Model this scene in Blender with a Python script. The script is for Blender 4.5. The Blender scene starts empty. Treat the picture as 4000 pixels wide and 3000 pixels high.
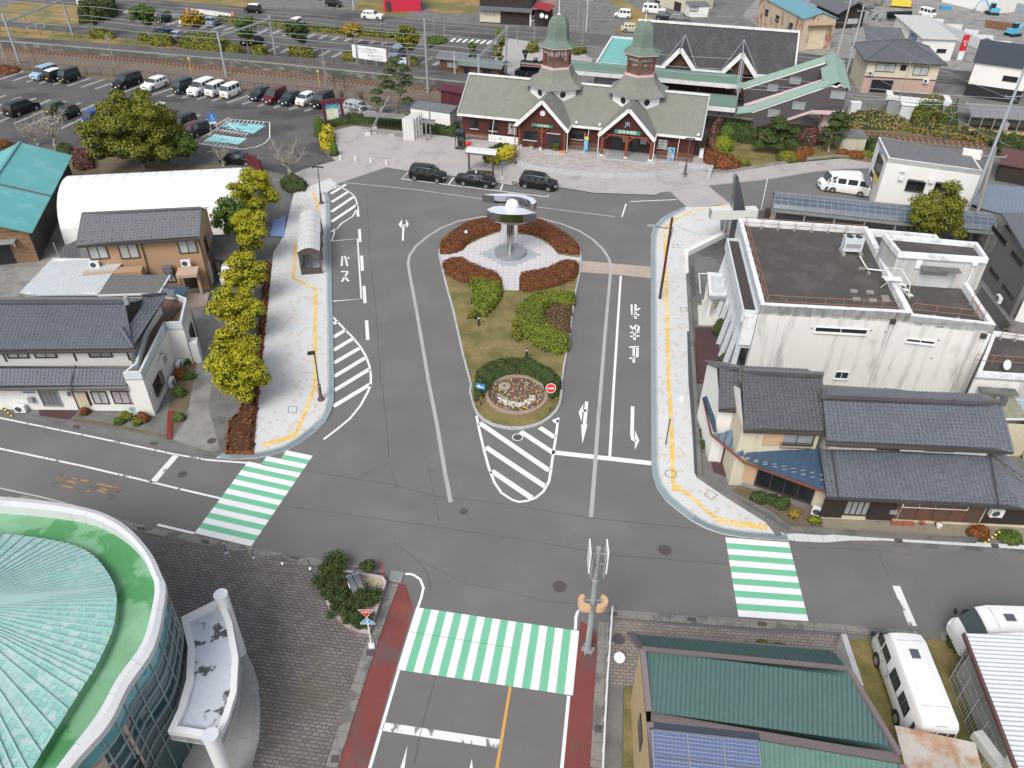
# Station plaza seen from the air. Order: camera, sky, sun, exposure; helpers; ground; vehicles; station; plants; buildings; street furniture.
import bpy,bmesh,math,random
from mathutils import Vector,Matrix
from mathutils.geometry import tessellate_polygon
globals()['VV']=globals()['Vec'+'tor']
C=bpy.context.scene;COL=C.collection;R=math.radians
F=3080.;TH=.6489;CH=37.64;RO=.0144
cd=bpy.data.cameras.new('camera');cam=bpy.data.objects.new('camera',cd);COL.objects.link(cam)
cd.sensor_width=36;cd.lens=36*F/4000;cd.clip_start=.5;cd.clip_end=5000
cam.matrix_world=Matrix.Translation((0,0,CH))@Matrix.Rotation(math.pi/2-TH,4,'X')@Matrix.Rotation(RO,4,'Z')
C.camera=cam
W=bpy.data.worlds.new('World');C.world=W;W.use_nodes=True
nt=W.node_tree;bg=nt.nodes['Background']
sky=nt.nodes.new('ShaderNodeTexSky');sky.sky_type='NISHITA';sky.sun_disc=False
SE,SR=48,205
sky.sun_elevation=R(SE);sky.sun_rotation=R(SR);sky.air_density=1.0;sky.dust_density=3.0;sky.ozone_density=1.0
hs=nt.nodes.new('ShaderNodeHueSaturation');hs.inputs['Saturation'].default_value=.42
nt.links.new(sky.outputs[0],hs.inputs['Color']);nt.links.new(hs.outputs[0],bg.inputs[0]);bg.inputs[1].default_value=.13
sd=bpy.data.lights.new('sun','SUN');sd.energy=1.3;sd.angle=R(26);sd.color=(1,.965,.92)
sun=bpy.data.objects.new('sun',sd);COL.objects.link(sun)
sv=VV((math.sin(R(SR))*math.cos(R(SE)),math.cos(R(SR))*math.cos(R(SE)),math.sin(R(SE))))
sun.rotation_euler=sv.to_track_quat('Z','Y').to_euler()
C.view_settings.view_transform='Standard';C.view_settings.look='None';C.view_settings.exposure=.55;C.view_settings.gamma=1
C.cycles.max_bounces=5;C.cycles.diffuse_bounces=2;C.cycles.glossy_bounces=3;C.cycles.transmission_bounces=4;C.cycles.transparent_max_bounces=6
C.cycles.use_denoising=True
def S(s):
 r=None;out=[]
 for t in s.split():
  if ',' in t:
   a,b=map(float,t.split(','))
   if r=='V':out.append((a*4000/2212,b*4000/2212))
   elif r=='F':out.append((a,b))
   else:
    k=int(r,16);out.append(((k%4)*1000+a/2.212,(k//4)*750+b/2.212))
  else:r=t
 return out
def G(p,z=0.):
 if isinstance(p,str):p=S(p)[0]
 x=(p[0]-2000)/F;y=(1500-p[1])/F
 x,y=x*math.cos(RO)-y*math.sin(RO),x*math.sin(RO)+y*math.cos(RO)
 c,s=math.cos(TH),math.sin(TH);t=(z-CH)/(-s+y*c)
 return VV((x*t,(c+y*s)*t,z))
def g(s,z=0.):return[G(p,z)for p in S(s)]
def lp(a,b,t):return a+(b-a)*t
rnd=random.Random(7)
class M:
 def __init__(s,ang=0):s.v=[];s.f=[];s.m=[];s.mi=0;s.ang=ang;s.uv=None
 def face(s,pts):
  n=len(s.v);s.v+=[VV(p)for p in pts];s.f.append(list(range(n,n+len(pts))));s.m.append(s.mi);return s
 def box(s,c,size,rz=0,tilt=None):
  x,y,z=size[0]/2,size[1]/2,size[2]/2
  Q=Matrix.Rotation(rz,3,'Z')
  if tilt is not None:Q=Q@tilt
  n=len(s.v);c=VV(c)
  for i in(-x,x):
   for j in(-y,y):
    for k in(-z,z):s.v.append(c+Q@VV((i,j,k)))
  for f in((0,1,3,2),(4,6,7,5),(0,4,5,1),(2,3,7,6),(0,2,6,4),(1,5,7,3)):
   s.f.append([n+i for i in f]);s.m.append(s.mi)
  return s
 def bE(s,a,b,w,h,up=(0,0,1)):
  a,b=VV(a),VV(b);d=b-a;L=d.length
  if L<1e-6:return s
  d.normalize();up=VV(up);sd_=d.cross(up)
  if sd_.length<1e-4:sd_=d.cross(VV((0,1,0)))
  sd_.normalize();u=sd_.cross(d)
  n=len(s.v)
  for e in(a,b):
   for i,j in((-1,-1),(1,-1),(1,1),(-1,1)):s.v.append(e+sd_*(i*w/2)+u*(j*h/2))
  for f in((3,2,1,0),(4,5,6,7),(0,1,5,4),(1,2,6,5),(2,3,7,6),(3,0,4,7)):
   s.f.append([n+i for i in f]);s.m.append(s.mi)
  return s
 def pS(s,poly,z0,z1,top=True,bot=False):
  P=[VV((p[0],p[1],0))for p in poly]
  ar=sum(P[i].x*P[(i+1)%len(P)].y-P[(i+1)%len(P)].x*P[i].y for i in range(len(P)))
  if ar<0:P.reverse()
  for i in range(len(P)):
   a,b=P[i],P[(i+1)%len(P)]
   s.face([(a.x,a.y,z0),(b.x,b.y,z0),(b.x,b.y,z1),(a.x,a.y,z1)])
  if top:s.poly([(p.x,p.y,z1)for p in P])
  if bot:s.poly([(p.x,p.y,z0)for p in reversed(P)])
  return s
 def poly(s,pts):
  pts=[VV(p)for p in pts]
  if len(pts)<=4:return s.face(pts)
  n=len(s.v);s.v+=pts
  nrm=VV()
  for i in range(len(pts)):nrm+=pts[i].cross(pts[(i+1)%len(pts)])
  for t in tessellate_polygon([pts]):
   a,b,c=[pts[i]for i in t]
   t=list(t)
   if(b-a).cross(c-a).dot(nrm)<0:t.reverse()
   s.f.append([n+i for i in t]);s.m.append(s.mi)
  return s
 def tB(s,pts,r,k=8,caps=True):
  pts=[VV(p)for p in pts];rs=r if isinstance(r,(list,tuple))else[r]*len(pts)
  n=len(s.v);ref=None
  for i,p in enumerate(pts):
   d=(pts[min(i+1,len(pts)-1)]-pts[max(i-1,0)]).normalized()
   if ref is None:ref=VV((1,0,0))if abs(d.x)<.8 else VV((0,1,0))
   u=(ref-d*ref.dot(d)).normalized();w=d.cross(u);ref=u
   for j in range(k):
    a=2*math.pi*j/k;s.v.append(p+(u*math.cos(a)+w*math.sin(a))*rs[i])
  for i in range(len(pts)-1):
   for j in range(k):
    a=n+i*k+j;b=n+i*k+(j+1)%k;s.f.append([a,b,b+k,a+k]);s.m.append(s.mi)
  if caps:
   s.f.append([n+j for j in reversed(range(k))]);s.m.append(s.mi)
   s.f.append([n+(len(pts)-1)*k+j for j in range(k)]);s.m.append(s.mi)
  return s
 def cyl(s,c,r,h,k=12,r2=None):c=VV(c);return s.tB([c,c+VV((0,0,h))],[r,r if r2 is None else r2],k)
 def lathe(s,c,prof,k=12,a0=0,a1=2*math.pi,sx=1,sy=1,rz=0):
  n=len(s.v);c=VV(c);full=abs(a1-a0-2*math.pi)<1e-6;kk=k if full else k+1
  for r,z in prof:
   for j in range(kk):
    a=a0+(a1-a0)*j/k;x,y=r*math.cos(a)*sx,r*math.sin(a)*sy
    s.v.append(c+VV((x*math.cos(rz)-y*math.sin(rz),x*math.sin(rz)+y*math.cos(rz),z)))
  for i in range(len(prof)-1):
   for j in range(k):
    a=n+i*kk+j;b=n+i*kk+(j+1)%kk;s.f.append([a,b,b+kk,a+kk]);s.m.append(s.mi)
  return s
 def disc(s,c,r,nrm=(0,0,1),k=16):
  q=VV(nrm).to_track_quat('Z','Y');c=VV(c)
  return s.poly([c+q@VV((r*math.cos(2*math.pi*i/k),r*math.sin(2*math.pi*i/k),0))for i in range(k)])
 def ribbon(s,pts,w,z=None,closed=False):
  P=[VV((p[0],p[1],p[2]if z is None else z))for p in pts];L=[];Rr=[];n=len(P)
  for i in range(n):
   a=P[(i-1)%n]if(closed or i)else P[i];b=P[(i+1)%n]if(closed or i<n-1)else P[i]
   d=b-a;d.z=0;d.normalize();o=VV((-d.y,d.x,0))*(w/2);L.append(P[i]+o);Rr.append(P[i]-o)
  for i in range(n if closed else n-1):
   j=(i+1)%n;s.face([Rr[i],Rr[j],L[j],L[i]])
  return s
 def wall(s,pts,z0,z1,t=.2,closed=False):
  P=[VV((p[0],p[1],0))for p in pts];n=len(P)
  for i in range(n if closed else n-1):
   a,b=P[i],P[(i+1)%n];d=(b-a).normalized()
   a2=a-d*(t/2)if(closed or i)else a;b2=b+d*(t/2)if(closed or i<n-2)else b
   if i%2:a2=a+d*(t/2+.001);b2=b-d*(t/2+.001)if(closed or i<n-2)else b
   s.bE(a2+VV((0,0,(z0+z1)/2)),b2+VV((0,0,(z0+z1)/2)),t,z1-z0)
  return s
 def bU(s,name,mt,parent=None,label=None,cat=None,group=None,kind=None,smooth=0,hard=None):
  me=bpy.data.meshes.new(name);off=WL.get(parent.name,VV())if parent else VV()
  me.from_pydata([v-off for v in s.v],[],s.f)
  for m_ in(mt if isinstance(mt,(list,tuple))else[mt]):me.materials.append(m_)
  me.polygons.foreach_set('material_index',s.m)
  ca,sa=math.cos(s.ang),math.sin(s.ang)
  ul=me.uv_layers.new(name='UVMap').data;uv=[0.]*(2*len(ul))
  for p in me.polygons:
   nx,ny,nz=p.normal
   flat=abs(nz)>.985
   if not flat:
    l=math.hypot(nx,ny);tx,ty=-ny/l,nx/l
    vx,vy,vz=-nz*ty,nz*tx,nx*ty-ny*tx
   for li in p.loop_indices:
    co=s.v[me.loops[li].vertex_index]
    if flat:uv[2*li]=co.x*ca+co.y*sa;uv[2*li+1]=-co.x*sa+co.y*ca
    else:uv[2*li]=co.x*tx+co.y*ty;uv[2*li+1]=co.x*vx+co.y*vy+co.z*vz
  ul.foreach_set('uv',uv)
  if smooth:me.polygons.foreach_set('use_smooth',[True]*len(me.polygons))
  me.update();me.validate()
  if smooth and smooth<3:
   try:me.set_sharp_from_angle(angle=smooth)
   except Exception:pass
  o=bpy.data.objects.new(name,me);COL.objects.link(o)
  if parent:o.parent=parent
  WL[o.name]=off
  tag(o,label,cat,group,kind);return o
WL={}
def tag(o,label=None,cat=None,group=None,kind=None):
 if label:o['label']=label
 if cat:o['category']=cat
 if group:o['group']=group
 if kind:o['kind']=kind
 return o
def T(name,label,cat,loc,group=None):
 o=bpy.data.objects.new(name,None);COL.objects.link(o);o.location=VV(loc);WL[o.name]=VV(loc)
 return tag(o,label,cat,group)
KIDS={}
def copy_tree(o,parent=None):
 c=o.copy();COL.objects.link(c)
 if parent:c.parent=parent
 for ch in list(o.children):copy_tree(ch,c)
 return c
class N:
 def __init__(s,m):s.t=m.node_tree;s.n=s.t.nodes;s.l=s.t.links
 def new(s,ty,**k):
  n=s.n.new(ty)
  for a,b in k.items():
   if a.startswith('i_'):n.inputs[a[2:].replace('_',' ')].default_value=b
   else:setattr(n,a,b)
  return n
 def inp(s,sock,v):
  if hasattr(v,'links')or isinstance(v,bpy.types.NodeSocket):s.l.new(v,sock)
  else:sock.default_value=v
 def math(s,op,a,b=0,c=None):
  n=s.n.new('ShaderNodeMath');n.operation=op;s.inp(n.inputs[0],a);s.inp(n.inputs[1],b)
  if c is not None:s.inp(n.inputs[2],c)
  return n.outputs[0]
 def mix(s,f,a,b,bl='MIX'):
  n=s.n.new('ShaderNodeMix');n.data_type='RGBA';n.blend_type=bl;s.inp(n.inputs[0],f)
  s.inp(n.inputs[6],a if not isinstance(a,tuple)else(*a[:3],1));s.inp(n.inputs[7],b if not isinstance(b,tuple)else(*b[:3],1))
  return n.outputs[2]
 def coord(s,k='Object'):
  if not hasattr(s,'tc'):s.tc=s.n.new('ShaderNodeTexCoord')
  return s.tc.outputs[k]
 def map(s,v,sc):
  n=s.n.new('ShaderNodeMapping');n.inputs['Scale'].default_value=sc;s.l.new(v,n.inputs[0]);return n.outputs[0]
 def noise(s,sc,det=3,v=None,ro=.55):
  n=s.n.new('ShaderNodeTexNoise');n.inputs['Scale'].default_value=sc;n.inputs['Detail'].default_value=det;n.inputs['Roughness'].default_value=ro
  s.l.new(v or s.wpos(),n.inputs['Vector']);return n.outputs['Fac']
 def wpos(s):
  if not hasattr(s,'geo'):s.geo=s.n.new('ShaderNodeNewGeometry')
  return s.geo.outputs['Position']
 def ramp(s,v,st,const=False):
  n=s.n.new('ShaderNodeValToRGB');e=n.color_ramp.elements
  if const:n.color_ramp.interpolation='CONSTANT'
  while len(e)<len(st):e.new(.5)
  for i,(p,c)in enumerate(st):e[i].position=p;e[i].color=(*c,1)if len(c)==3 else c
  s.l.new(v,n.inputs[0]);return n.outputs[0]
 def uvx(s,ax):
  if not hasattr(s,'sx'):
   n=s.n.new('ShaderNodeSeparateXYZ');s.l.new(s.coord('UV'),n.inputs[0]);s.sx=n
  return s.sx.outputs[ax]
 def line(s,ax,p,t):
  return s.math('LESS_THAN',s.math('FRACT',s.math('DIVIDE',s.uvx(ax),p)),t)
MC={}
def mat(name,col,rough=.8,var=.12,vs=.6,fine=.06,fs=9,metal=0,spec=.5,pat=None,stain=None,bump=0,alpha=1,coat=0,trans=0,isl=None,emit=0):
 m=bpy.data.materials.new(name);m.use_nodes=True;q=N(m);b=q.n['Principled BSDF']
 c=(*col,1)
 n1=q.noise(vs,4);n2=q.noise(fs,2)
 f=q.math('MULTIPLY',q.math('MULTIPLY_ADD',q.math('SUBTRACT',n1,.5),var*2.6,1),q.math('MULTIPLY_ADD',q.math('SUBTRACT',n2,.5),fine*2.6,1))
 hs_=q.n.new('ShaderNodeHueSaturation');q.l.new(f,hs_.inputs['Value'])
 src=c
 if isl:
  rp=q.ramp(q.n.new('ShaderNodeNewGeometry').outputs['Random Per Island'],[(i/(len(isl)-1)if len(isl)>1 else 0,k)for i,k in enumerate(isl)])
  src=rp
 if pat:
  for p_ in pat:src=p_(q,src)
 if stain:
  sc,am,ss,st=stain
  v=q.map(q.wpos(),(ss,ss,ss*st));n=q.noise(1,5,v,.65)
  src=q.mix(q.math('MULTIPLY',q.ramp(n,[(.5,(0,0,0)),(.68,(1,1,1))]),am),src,sc)
 if isinstance(src,tuple):hs_.inputs['Color'].default_value=src
 else:q.l.new(src,hs_.inputs['Color'])
 q.l.new(hs_.outputs[0],b.inputs['Base Color'])
 b.inputs['Roughness'].default_value=rough;b.inputs['Metallic'].default_value=metal;b.inputs['Specular IOR Level'].default_value=spec
 b.inputs['Alpha'].default_value=alpha;b.inputs['Coat Weight'].default_value=coat;b.inputs['Transmission Weight'].default_value=trans
 if emit:q.l.new(hs_.outputs[0],b.inputs['Emission Color']);b.inputs['Emission Strength'].default_value=emit
 if bump:
  bp=q.n.new('ShaderNodeBump');bp.inputs['Strength'].default_value=bump;bp.inputs['Distance'].default_value=.02
  q.l.new(n2,bp.inputs['Height']);q.l.new(bp.outputs[0],b.inputs['Normal'])
 MC[name]=m;return m
def grid(px,py,t,col,am=1.,tx=None):
 def f(q,s):
  a=q.line(0,px,tx if tx is not None else t)if px else 0;b=q.line(1,py,t)if py else 0
  return q.mix(q.math('MULTIPLY',q.math('MAXIMUM',a,b),am),s,col)
 return f
def bK_(w,h,col2,mort,ms=.012,thr=None,squash=.5):
 def f(q,s):
  n=q.n.new('ShaderNodeTexBrick');n.inputs['Scale'].default_value=1;n.inputs['Brick Width'].default_value=w;n.inputs['Row Height'].default_value=h
  n.inputs['Mortar Size'].default_value=ms;n.inputs['Mortar Smooth'].default_value=.1;n.inputs['Bias'].default_value=0;n.offset=squash
  n.inputs['Color1'].default_value=(0,0,0,1);n.inputs['Color2'].default_value=(1,1,1,1);n.inputs['Mortar'].default_value=(0,0,0,1)
  q.l.new(q.coord('UV'),n.inputs['Vector'])
  k=q.ramp(n.outputs['Color'],[(0,(0,0,0)),(thr,(1,1,1))],True)if thr else n.outputs['Color']
  a=q.mix(k,s,col2)
  return q.mix(n.outputs['Fac'],a,mort)
 return f
def pT(col,sc,lo,hi,am=1.,st=(1,1,1)):
 def f(q,s):
  return q.mix(q.math('MULTIPLY',q.ramp(q.noise(1,5,q.map(q.wpos(),(sc*st[0],sc*st[1],sc*st[2])),.6),[(lo,(0,0,0)),(hi,(1,1,1))]),am),s,col)
 return f
def streak(col,sc,lo,hi,am=1.,k=.15):
 def f(q,s):
  return q.mix(q.math('MULTIPLY',q.ramp(q.noise(1,4,q.map(q.coord('UV'),(sc,sc*k,1)),.6),[(lo,(0,0,0)),(hi,(1,1,1))]),am),s,col)
 return f
def slab(name,pts,z0,z1,mt,ang=0,kind='structure',parent=None,**k):
 return M(ang).pS(pts,z0,z1).bU(name,mt,parent,kind=kind,**k)
def flat(name,pts,z,mt,ang=0,kind='structure',parent=None,**k):
 m=M(ang);P=[VV((p[0],p[1],z))for p in pts]
 if sum(P[i].x*P[(i+1)%len(P)].y-P[(i+1)%len(P)].x*P[i].y for i in range(len(P)))<0:P.reverse()
 return m.poly(P).bU(name,mt,parent,kind=kind,**k)
asphalt=mat("asphalt",(.150,.144,.141),.9,.10,.25,.10,14,pat=[pT((.195,.184,.175),.16,.5,.62,.45),pT((.145,.14,.139),.07,.5,.6,.45,(1,2.2,1))],bump=.3)
asphalt_old=mat('asphalt_old',(.105,.10,.096),.9,.12,.3,.14,10,pat=[pT((.12,.112,.105),.12,.48,.6,.6),pT((.045,.045,.046),.1,.52,.6,.7,(1,2,1))],bump=.3)
asphalt_wet=mat('asphalt_wet',(.098,.092,.09),.7,.12,.3,.12,10,pat=[pT((.05,.049,.052),.1,.50,.58,.8,(1,1.8,1)),pT((.15,.137,.125),.13,.56,.66,.5)])
cN=mat('concrete',(.27,.262,.245),.9,.2,.5,.12,6,stain=((.10,.095,.085),.7,.35,1))
cD=mat('concrete_dark',(.17,.165,.155),.9,.22,.6,.15,6,stain=((.07,.07,.06),.7,.5,1))
cL=mat('concrete_light',(.46,.46,.45),.85,.12,1,.08,8,stain=((.25,.25,.24),.4,.8,1))
kerb_m=mat('kerb_stone',(.43,.44,.445),.8,.1,1,.05,8,pat=[grid(1.0,0,.03,(.2,.2,.2))])
drain_m=mat('drain_strip',(.25,.32,.34),.7,.08,1,.05,6)
tileL=mat('paver_light',(.60,.61,.61),.8,.06,.4,.04,9,pat=[bK_(.3,.3,(.60,.51,.44),(.52,.52,.52),.008,.87,.5)])
tileF=mat('paver_forecourt',(.44,.42,.41),.85,.12,.3,.08,7,pat=[bK_(.3,.2,(.50,.46,.44),(.27,.25,.24),.022),pT((.26,.24,.23),.35,.56,.68,.6)])
tileS=mat('paver_plateau',(.47,.445,.43),.85,.12,.3,.08,7,pat=[bK_(.62,.5,(.38,.33,.31),(.25,.23,.22),.02),pT((.27,.25,.24),.35,.58,.7,.5)])
tileI=mat('paver_island',(.58,.55,.56),.8,.08,.5,.05,7,pat=[grid(.6,.6,.05,(.33,.33,.34)),pT((.36,.33,.33),.4,.6,.72,.5)])
tileB=mat('paver_blue',(.36,.40,.43),.8,.08,.5,.05,7,pat=[grid(.6,.6,.05,(.25,.27,.29))])
brickD=mat('brick_dark',(.155,.132,.125),.85,.2,.35,.15,6,pat=[bK_(.36,.2,(.21,.19,.18),(.07,.06,.06),.022),pT((.10,.10,.055),.16,.52,.66,.45)])
brickT=mat('brick_tan',(.24,.20,.165),.85,.15,.4,.12,6,pat=[bK_(.36,.2,(.29,.25,.22),(.11,.10,.09),.02),pT((.10,.10,.08),.25,.5,.66,.6)])
brickX=mat('brick_crossing',(.50,.40,.34),.85,.1,.4,.08,6,pat=[bK_(.3,.15,(.40,.31,.25),(.33,.29,.26),.015)])
brickR=mat('paver_maroon',(.085,.04,.042),.85,.1,.5,.1,6,pat=[grid(.3,.3,.08,(.05,.03,.03))])
grass_m=mat('lawn',(.13,.12,.035),.95,.25,.5,.3,5,pat=[pT((.24,.185,.075),.45,.40,.6,.8)],bump=1)
grass_w=mat('dry_grass',(.16,.15,.05),.95,.3,.35,.35,4,pat=[pT((.30,.20,.07),.14,.44,.58,.9)],bump=1)
soil=mat('soil',(.16,.12,.08),.95,.25,.8,.3,5,pat=[pT((.10,.11,.04),.6,.5,.6,.7)],bump=1)
ballast_m=mat('ballast',(.15,.125,.105),.95,.15,.4,.5,3.5,pat=[pT((.20,.13,.08),.1,.45,.6,.6,(1,3,1))],bump=1)
paint=mat('road_paint_white',(.80,.80,.79),.6,.05,.6,.05,7)
paint_g=mat('road_paint_grey',(.44,.44,.43),.75,.12,.8,.1,6,pat=[grid(0,2.0,.02,(.2,.2,.2))])
paint_w=mat('road_paint_worn',(.74,.74,.73),.7,.05,.6,.1,7,pat=[pT((.12,.12,.12),1.7,.56,.62,.9,(1,.4,1))])
green_p=mat('road_paint_green',(.17,.50,.31),.65,.06,.5,.05,6,pat=[pT((.30,.55,.40),.8,.6,.72,.3)])
orange_p=mat('road_paint_orange',(.62,.33,.08),.7,.08,.5,.05,6)
orange_w=mat('road_paint_orange_worn',(.45,.26,.07),.7,.1,.5,.1,6,pat=[pT((.10,.095,.09),.9,.44,.52,1)])
red_p=mat('road_red_band',(.19,.05,.045),.85,.12,.4,.12,6,pat=[pT((.11,.085,.08),.35,.50,.62,.8),pT((.30,.09,.07),.2,.55,.7,.5)])
yellow_t=mat('tactile_yellow',(.72,.50,.14),.8,.12,1.2,.08,6,pat=[pT((.78,.64,.36),.9,.5,.56,.8),grid(.3,.3,.06,(.5,.36,.12))])
cyan_p=mat('road_paint_cyan',(.25,.55,.58),.75,.15,.5,.1,5,pat=[pT((.12,.13,.13),.7,.55,.62,.8)])
dM=mat('dark_metal',(.06,.045,.042),.5)
iron=mat('cast_iron',(.09,.07,.075),.8,.2,4,.3,20)
flat('ground',[(-900,-60),(900,-60),(900,1500),(-900,1500)],0,cD)
road=flat('road',g('V -500,820 0,885 250,922 470,980 620,960 680,800 690,400 780,360 1140,403 1500,420 1545,398 1700,372 1890,346 1905,480 1560,500 1450,600 1450,1000 1520,1120 1700,1165 2300,1205 2700,1215 2900,2000 -900,2000'),.004,asphalt,ang=-.1)
car_park=flat('car_park',g('F -400,240 0,288 180,284 400,310 1000,372 1330,408 1480,440 1240,458 1240,520 1250,580 1290,620 1322,628 1500,650 1260,740 1180,700 1000,655 700,640 360,598 290,592 0,560 -400,540'),.008,asphalt_wet)
flat('access_road',g('F -400,60 0,84 300,98 392,62 440,48 620,62 900,92 1300,138 1620,178 1780,152 1960,172 2070,200 2080,300 1700,300 1000,222 500,150 0,105 -400,80'),.010,asphalt_old)
far_road=flat('far_road',g('F -800,-110 0,-36 500,-6 760,12 1023,34 1400,40 1619,78 2000,110 2330,132 3108,205 3348,232 3723,272 4600,380 4600,440 3655,322 3104,263 2362,192 2020,168 1760,146 1000,78 453,32 118,8 -800,-70'),.014,asphalt_old)
flat('gravel_lot',g('F 1700,-60 2300,0 2350,60 2500,80 2650,90 3000,160 3108,205 2330,132 2000,110 1860,95 1900,20 1400,-60'),.006,cD)
flat('far_yard',g('F 2900,60 3000,-60 3400,-60 4400,-40 4400,280 3723,275 3350,232 3108,205'),.006,cN,ang=.3)
flat('roadside_verge',g('F 0,35 60,12 90,2 240,15 420,36 470,48 360,98 300,97 200,96 0,74'),.012,grass_w)
flat('roadside_verge',g('F 1420,-60 1590,-60 1600,60 1480,55 1330,50 1390,30'),.012,grass_w)
flat('roadside_verge',g('F 1640,0 1900,-60 2100,-60 2000,0 1870,20 1870,52 1700,50'),.009,grass_w)
flat('roadside_verge',g('F 2380,0 2420,-10 2560,78 2520,95 2440,130 2400,125 2460,75'),.012,grass_w)
flat('roadside_verge',g('F 450,0 1000,40 1000,0 1000,-80 200,-80 400,0'),.011,grass_w)
flat('planted_bank',g('F 760,66 1000,84 1300,120 1640,164 1600,176 1300,140 900,92 760,80'),.02,soil)
flat('rail_verge',g('F -500,70 0,108 300,136 500,160 1000,226 1700,298 1760,320 1700,325 1000,250 500,200 0,160 -500,120'),.3,grass_w)
flat('railway_ballast',g('F -500,140 0,165 500,215 1000,270 1810,340 2700,455 3300,492 3900,548 4600,625 4600,690 3900,600 3400,545 2700,500 1700,400 1000,357 452,282 68,254 0,250 -500,215'),.02,ballast_m)
flat('rail_verge',g('F 0,252 68,254 452,285 1000,360 1480,395 1480,432 1330,406 1000,370 400,308 180,282 0,288'),.012,soil)
flat('rail_verge',g('F 3280,440 3700,490 4000,510 4600,560 4600,620 3900,555 3380,510 3300,500'),.024,grass_w)
flat('garden_ground',g('F 2740,560 2900,470 3060,500 3270,560 3400,620 3410,640 3280,620 3000,645 2760,675 2735,640'),.14,grass_m)
flat('garden_bank',g('F 1240,560 1330,470 1480,440 1780,440 1780,530 1740,528 1390,490 1300,515 1300,560 1320,610 1290,618 1262,590'),.13,soil)
flat('tree_bed',g('F 290,592 360,598 700,640 900,650 930,690 300,720 250,640'),.02,soil)
flat('tree_bed',g('F -200,560 0,560 60,572 110,590 0,640 -200,640'),.014,soil)
pav_l=slab('pavement',g('5 330,0 1 640,1540 700,1590 5 610,10 640,70 647,420 652,940 660,1100 668,1659 9 667,0 662,150 640,240 600,320 520,400 400,490 270,570 130,610 0,637 8 1990,645 1870,632 1960,590 2190,600 9 0,300 5 30,1659 90,1100 150,520 240,380',.1),0,.1,tileL,ang=-.07)
pav_r=slab('pavement',g('6 1500,130 1390,170 1290,230 1225,300 1205,370 1200,490 1200,900 1205,1659 a 1212,700 1220,800 1250,890 1330,1000 1430,1085 1550,1175 1680,1245 1820,1290 2000,1320 2212,1335 b 180,1350 150,1300 0,1205 a 2000,1060 1590,800 1560,300 1545,0 6 1560,1659 1535,1200 1510,700 1510,505 1830,345 1800,330 1800,240 1890,110 1700,125',.1),0,.1,tileL,ang=-.12)
M().ribbon(g('5 592,0 622,70 628,420 633,940 640,1100 647,1659 9 643,150 620,235 580,310 500,385 380,478 260,553 130,593 0,618 8 1990,628 1900,618',.104),.5,.104).bU('drain_channel',drain_m,pav_l)
M().ribbon(g('5 575,0 603,70 610,420 615,940 620,1100 624,1659 9 618,150 597,225 557,298 480,365 368,455 250,527 130,567 0,592',.106),.14,.108).bU('edging',kerb_m,pav_l)
M().ribbon(g('6 1490,140 1400,180 1310,240 1248,305 1228,370 1222,490 1222,900 1228,1659 a 1235,700 1245,795 1275,880 1352,985 1450,1068 1565,1155 1690,1223 1825,1268 2000,1298 2212,1314 b 170,1328',.104),.5,.104).bU('drain_channel',drain_m,pav_r)
M().ribbon(g('6 1497,160 1412,200 1330,260 1266,320 1246,375 1243,490 1243,900 1252,1659 a 1260,700 1272,790 1300,870 1375,970 1470,1048 1585,1135 1700,1200 1830,1242 2000,1272 2212,1288',.106),.14,.108).bU('edging',kerb_m,pav_r)
def drain_marks(par,pts):
 m=M()
 for o in(-.12,0,.12):
  P=g(pts,.108);Q=[]
  for i,p in enumerate(P):
   d=(P[min(i+1,len(P)-1)]-P[max(i-1,0)]).normalized();Q.append(p+VV((-d.y,d.x,0))*o)
  m.ribbon(Q,.035,.109)
 m.bU('drain_slots',MC['cast_iron'],par)
drain_marks(pav_l,'9 500,385 380,478 260,553 130,593 0,618 8 1990,628')
drain_marks(pav_r,'a 1565,1155 1690,1223 1825,1268 2000,1298 2212,1314 b 170,1328')
m=M(-.12)
for w,s in((.32,'6 1880,105 1700,140 1560,165 1450,215 1370,270 1320,310 1325,600 1335,900 1345,1300 1352,1659 a 1365,100 1380,500 1395,860'),(.3,'a 1470,915 1560,990 1700,1110 1750,1150'),(.55,'a 1755,1165 1900,1200 2080,1220 2205,1240'),(.6,'a 1380,895 1460,905')):
 m.ribbon(g(s,.104),w,.105)
m.bU('tactile_paving',yellow_t,pav_r)
m=M(-.07)
for w,s in((.32,'5 490,0 515,70 532,110 535,165'),(.32,'5 340,430 335,600 322,745'),(.3,'5 322,745 420,790 515,838'),(.32,'5 515,838 512,1100 508,1659 9 505,60'),(.32,'9 495,60 430,230 355,410'),(.5,'9 370,420 250,475 60,530')):
 m.ribbon(g(s,.104),w,.105)
m.bU('tactile_paving',yellow_t,pav_l)
slab('forecourt',g('1 690,1385 640,1340 640,1280 660,1130 720,1112 850,1085 1300,1140 1680,1182 1800,1210 2212,1280 2 0,1300 700,1400 1700,1480 2212,1420 3 300,1400 640,1368 900,1370 890,1450 660,1455 400,1480 0,1545 2 2212,1545 1690,1600 1280,1659 6 1240,18 700,-5 2 500,1620 0,1560 1 2212,1590 1700,1510 1330,1470 1140,1440',.1),0,.1,tileF,ang=-.08)
M().ribbon(g('1 1140,1447 1330,1477 1700,1517 2212,1597 2 60,1575 500,1627 6 700,3 1240,22 1275,5',.1),.22,.112).bU('kerb',kerb_m,kind='structure')
flat('brick_crossing',g('1 690,1388 1143,1440 570,1632 440,1600 330,1500 420,1460',.01),.012,tileF,ang=-.3)
flat('brick_crossing',g('2 1285,1659 1690,1600 6 1760,0 1885,100 1700,122 1510,130 1370,0',.01),.012,tileF,ang=-.3)
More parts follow.
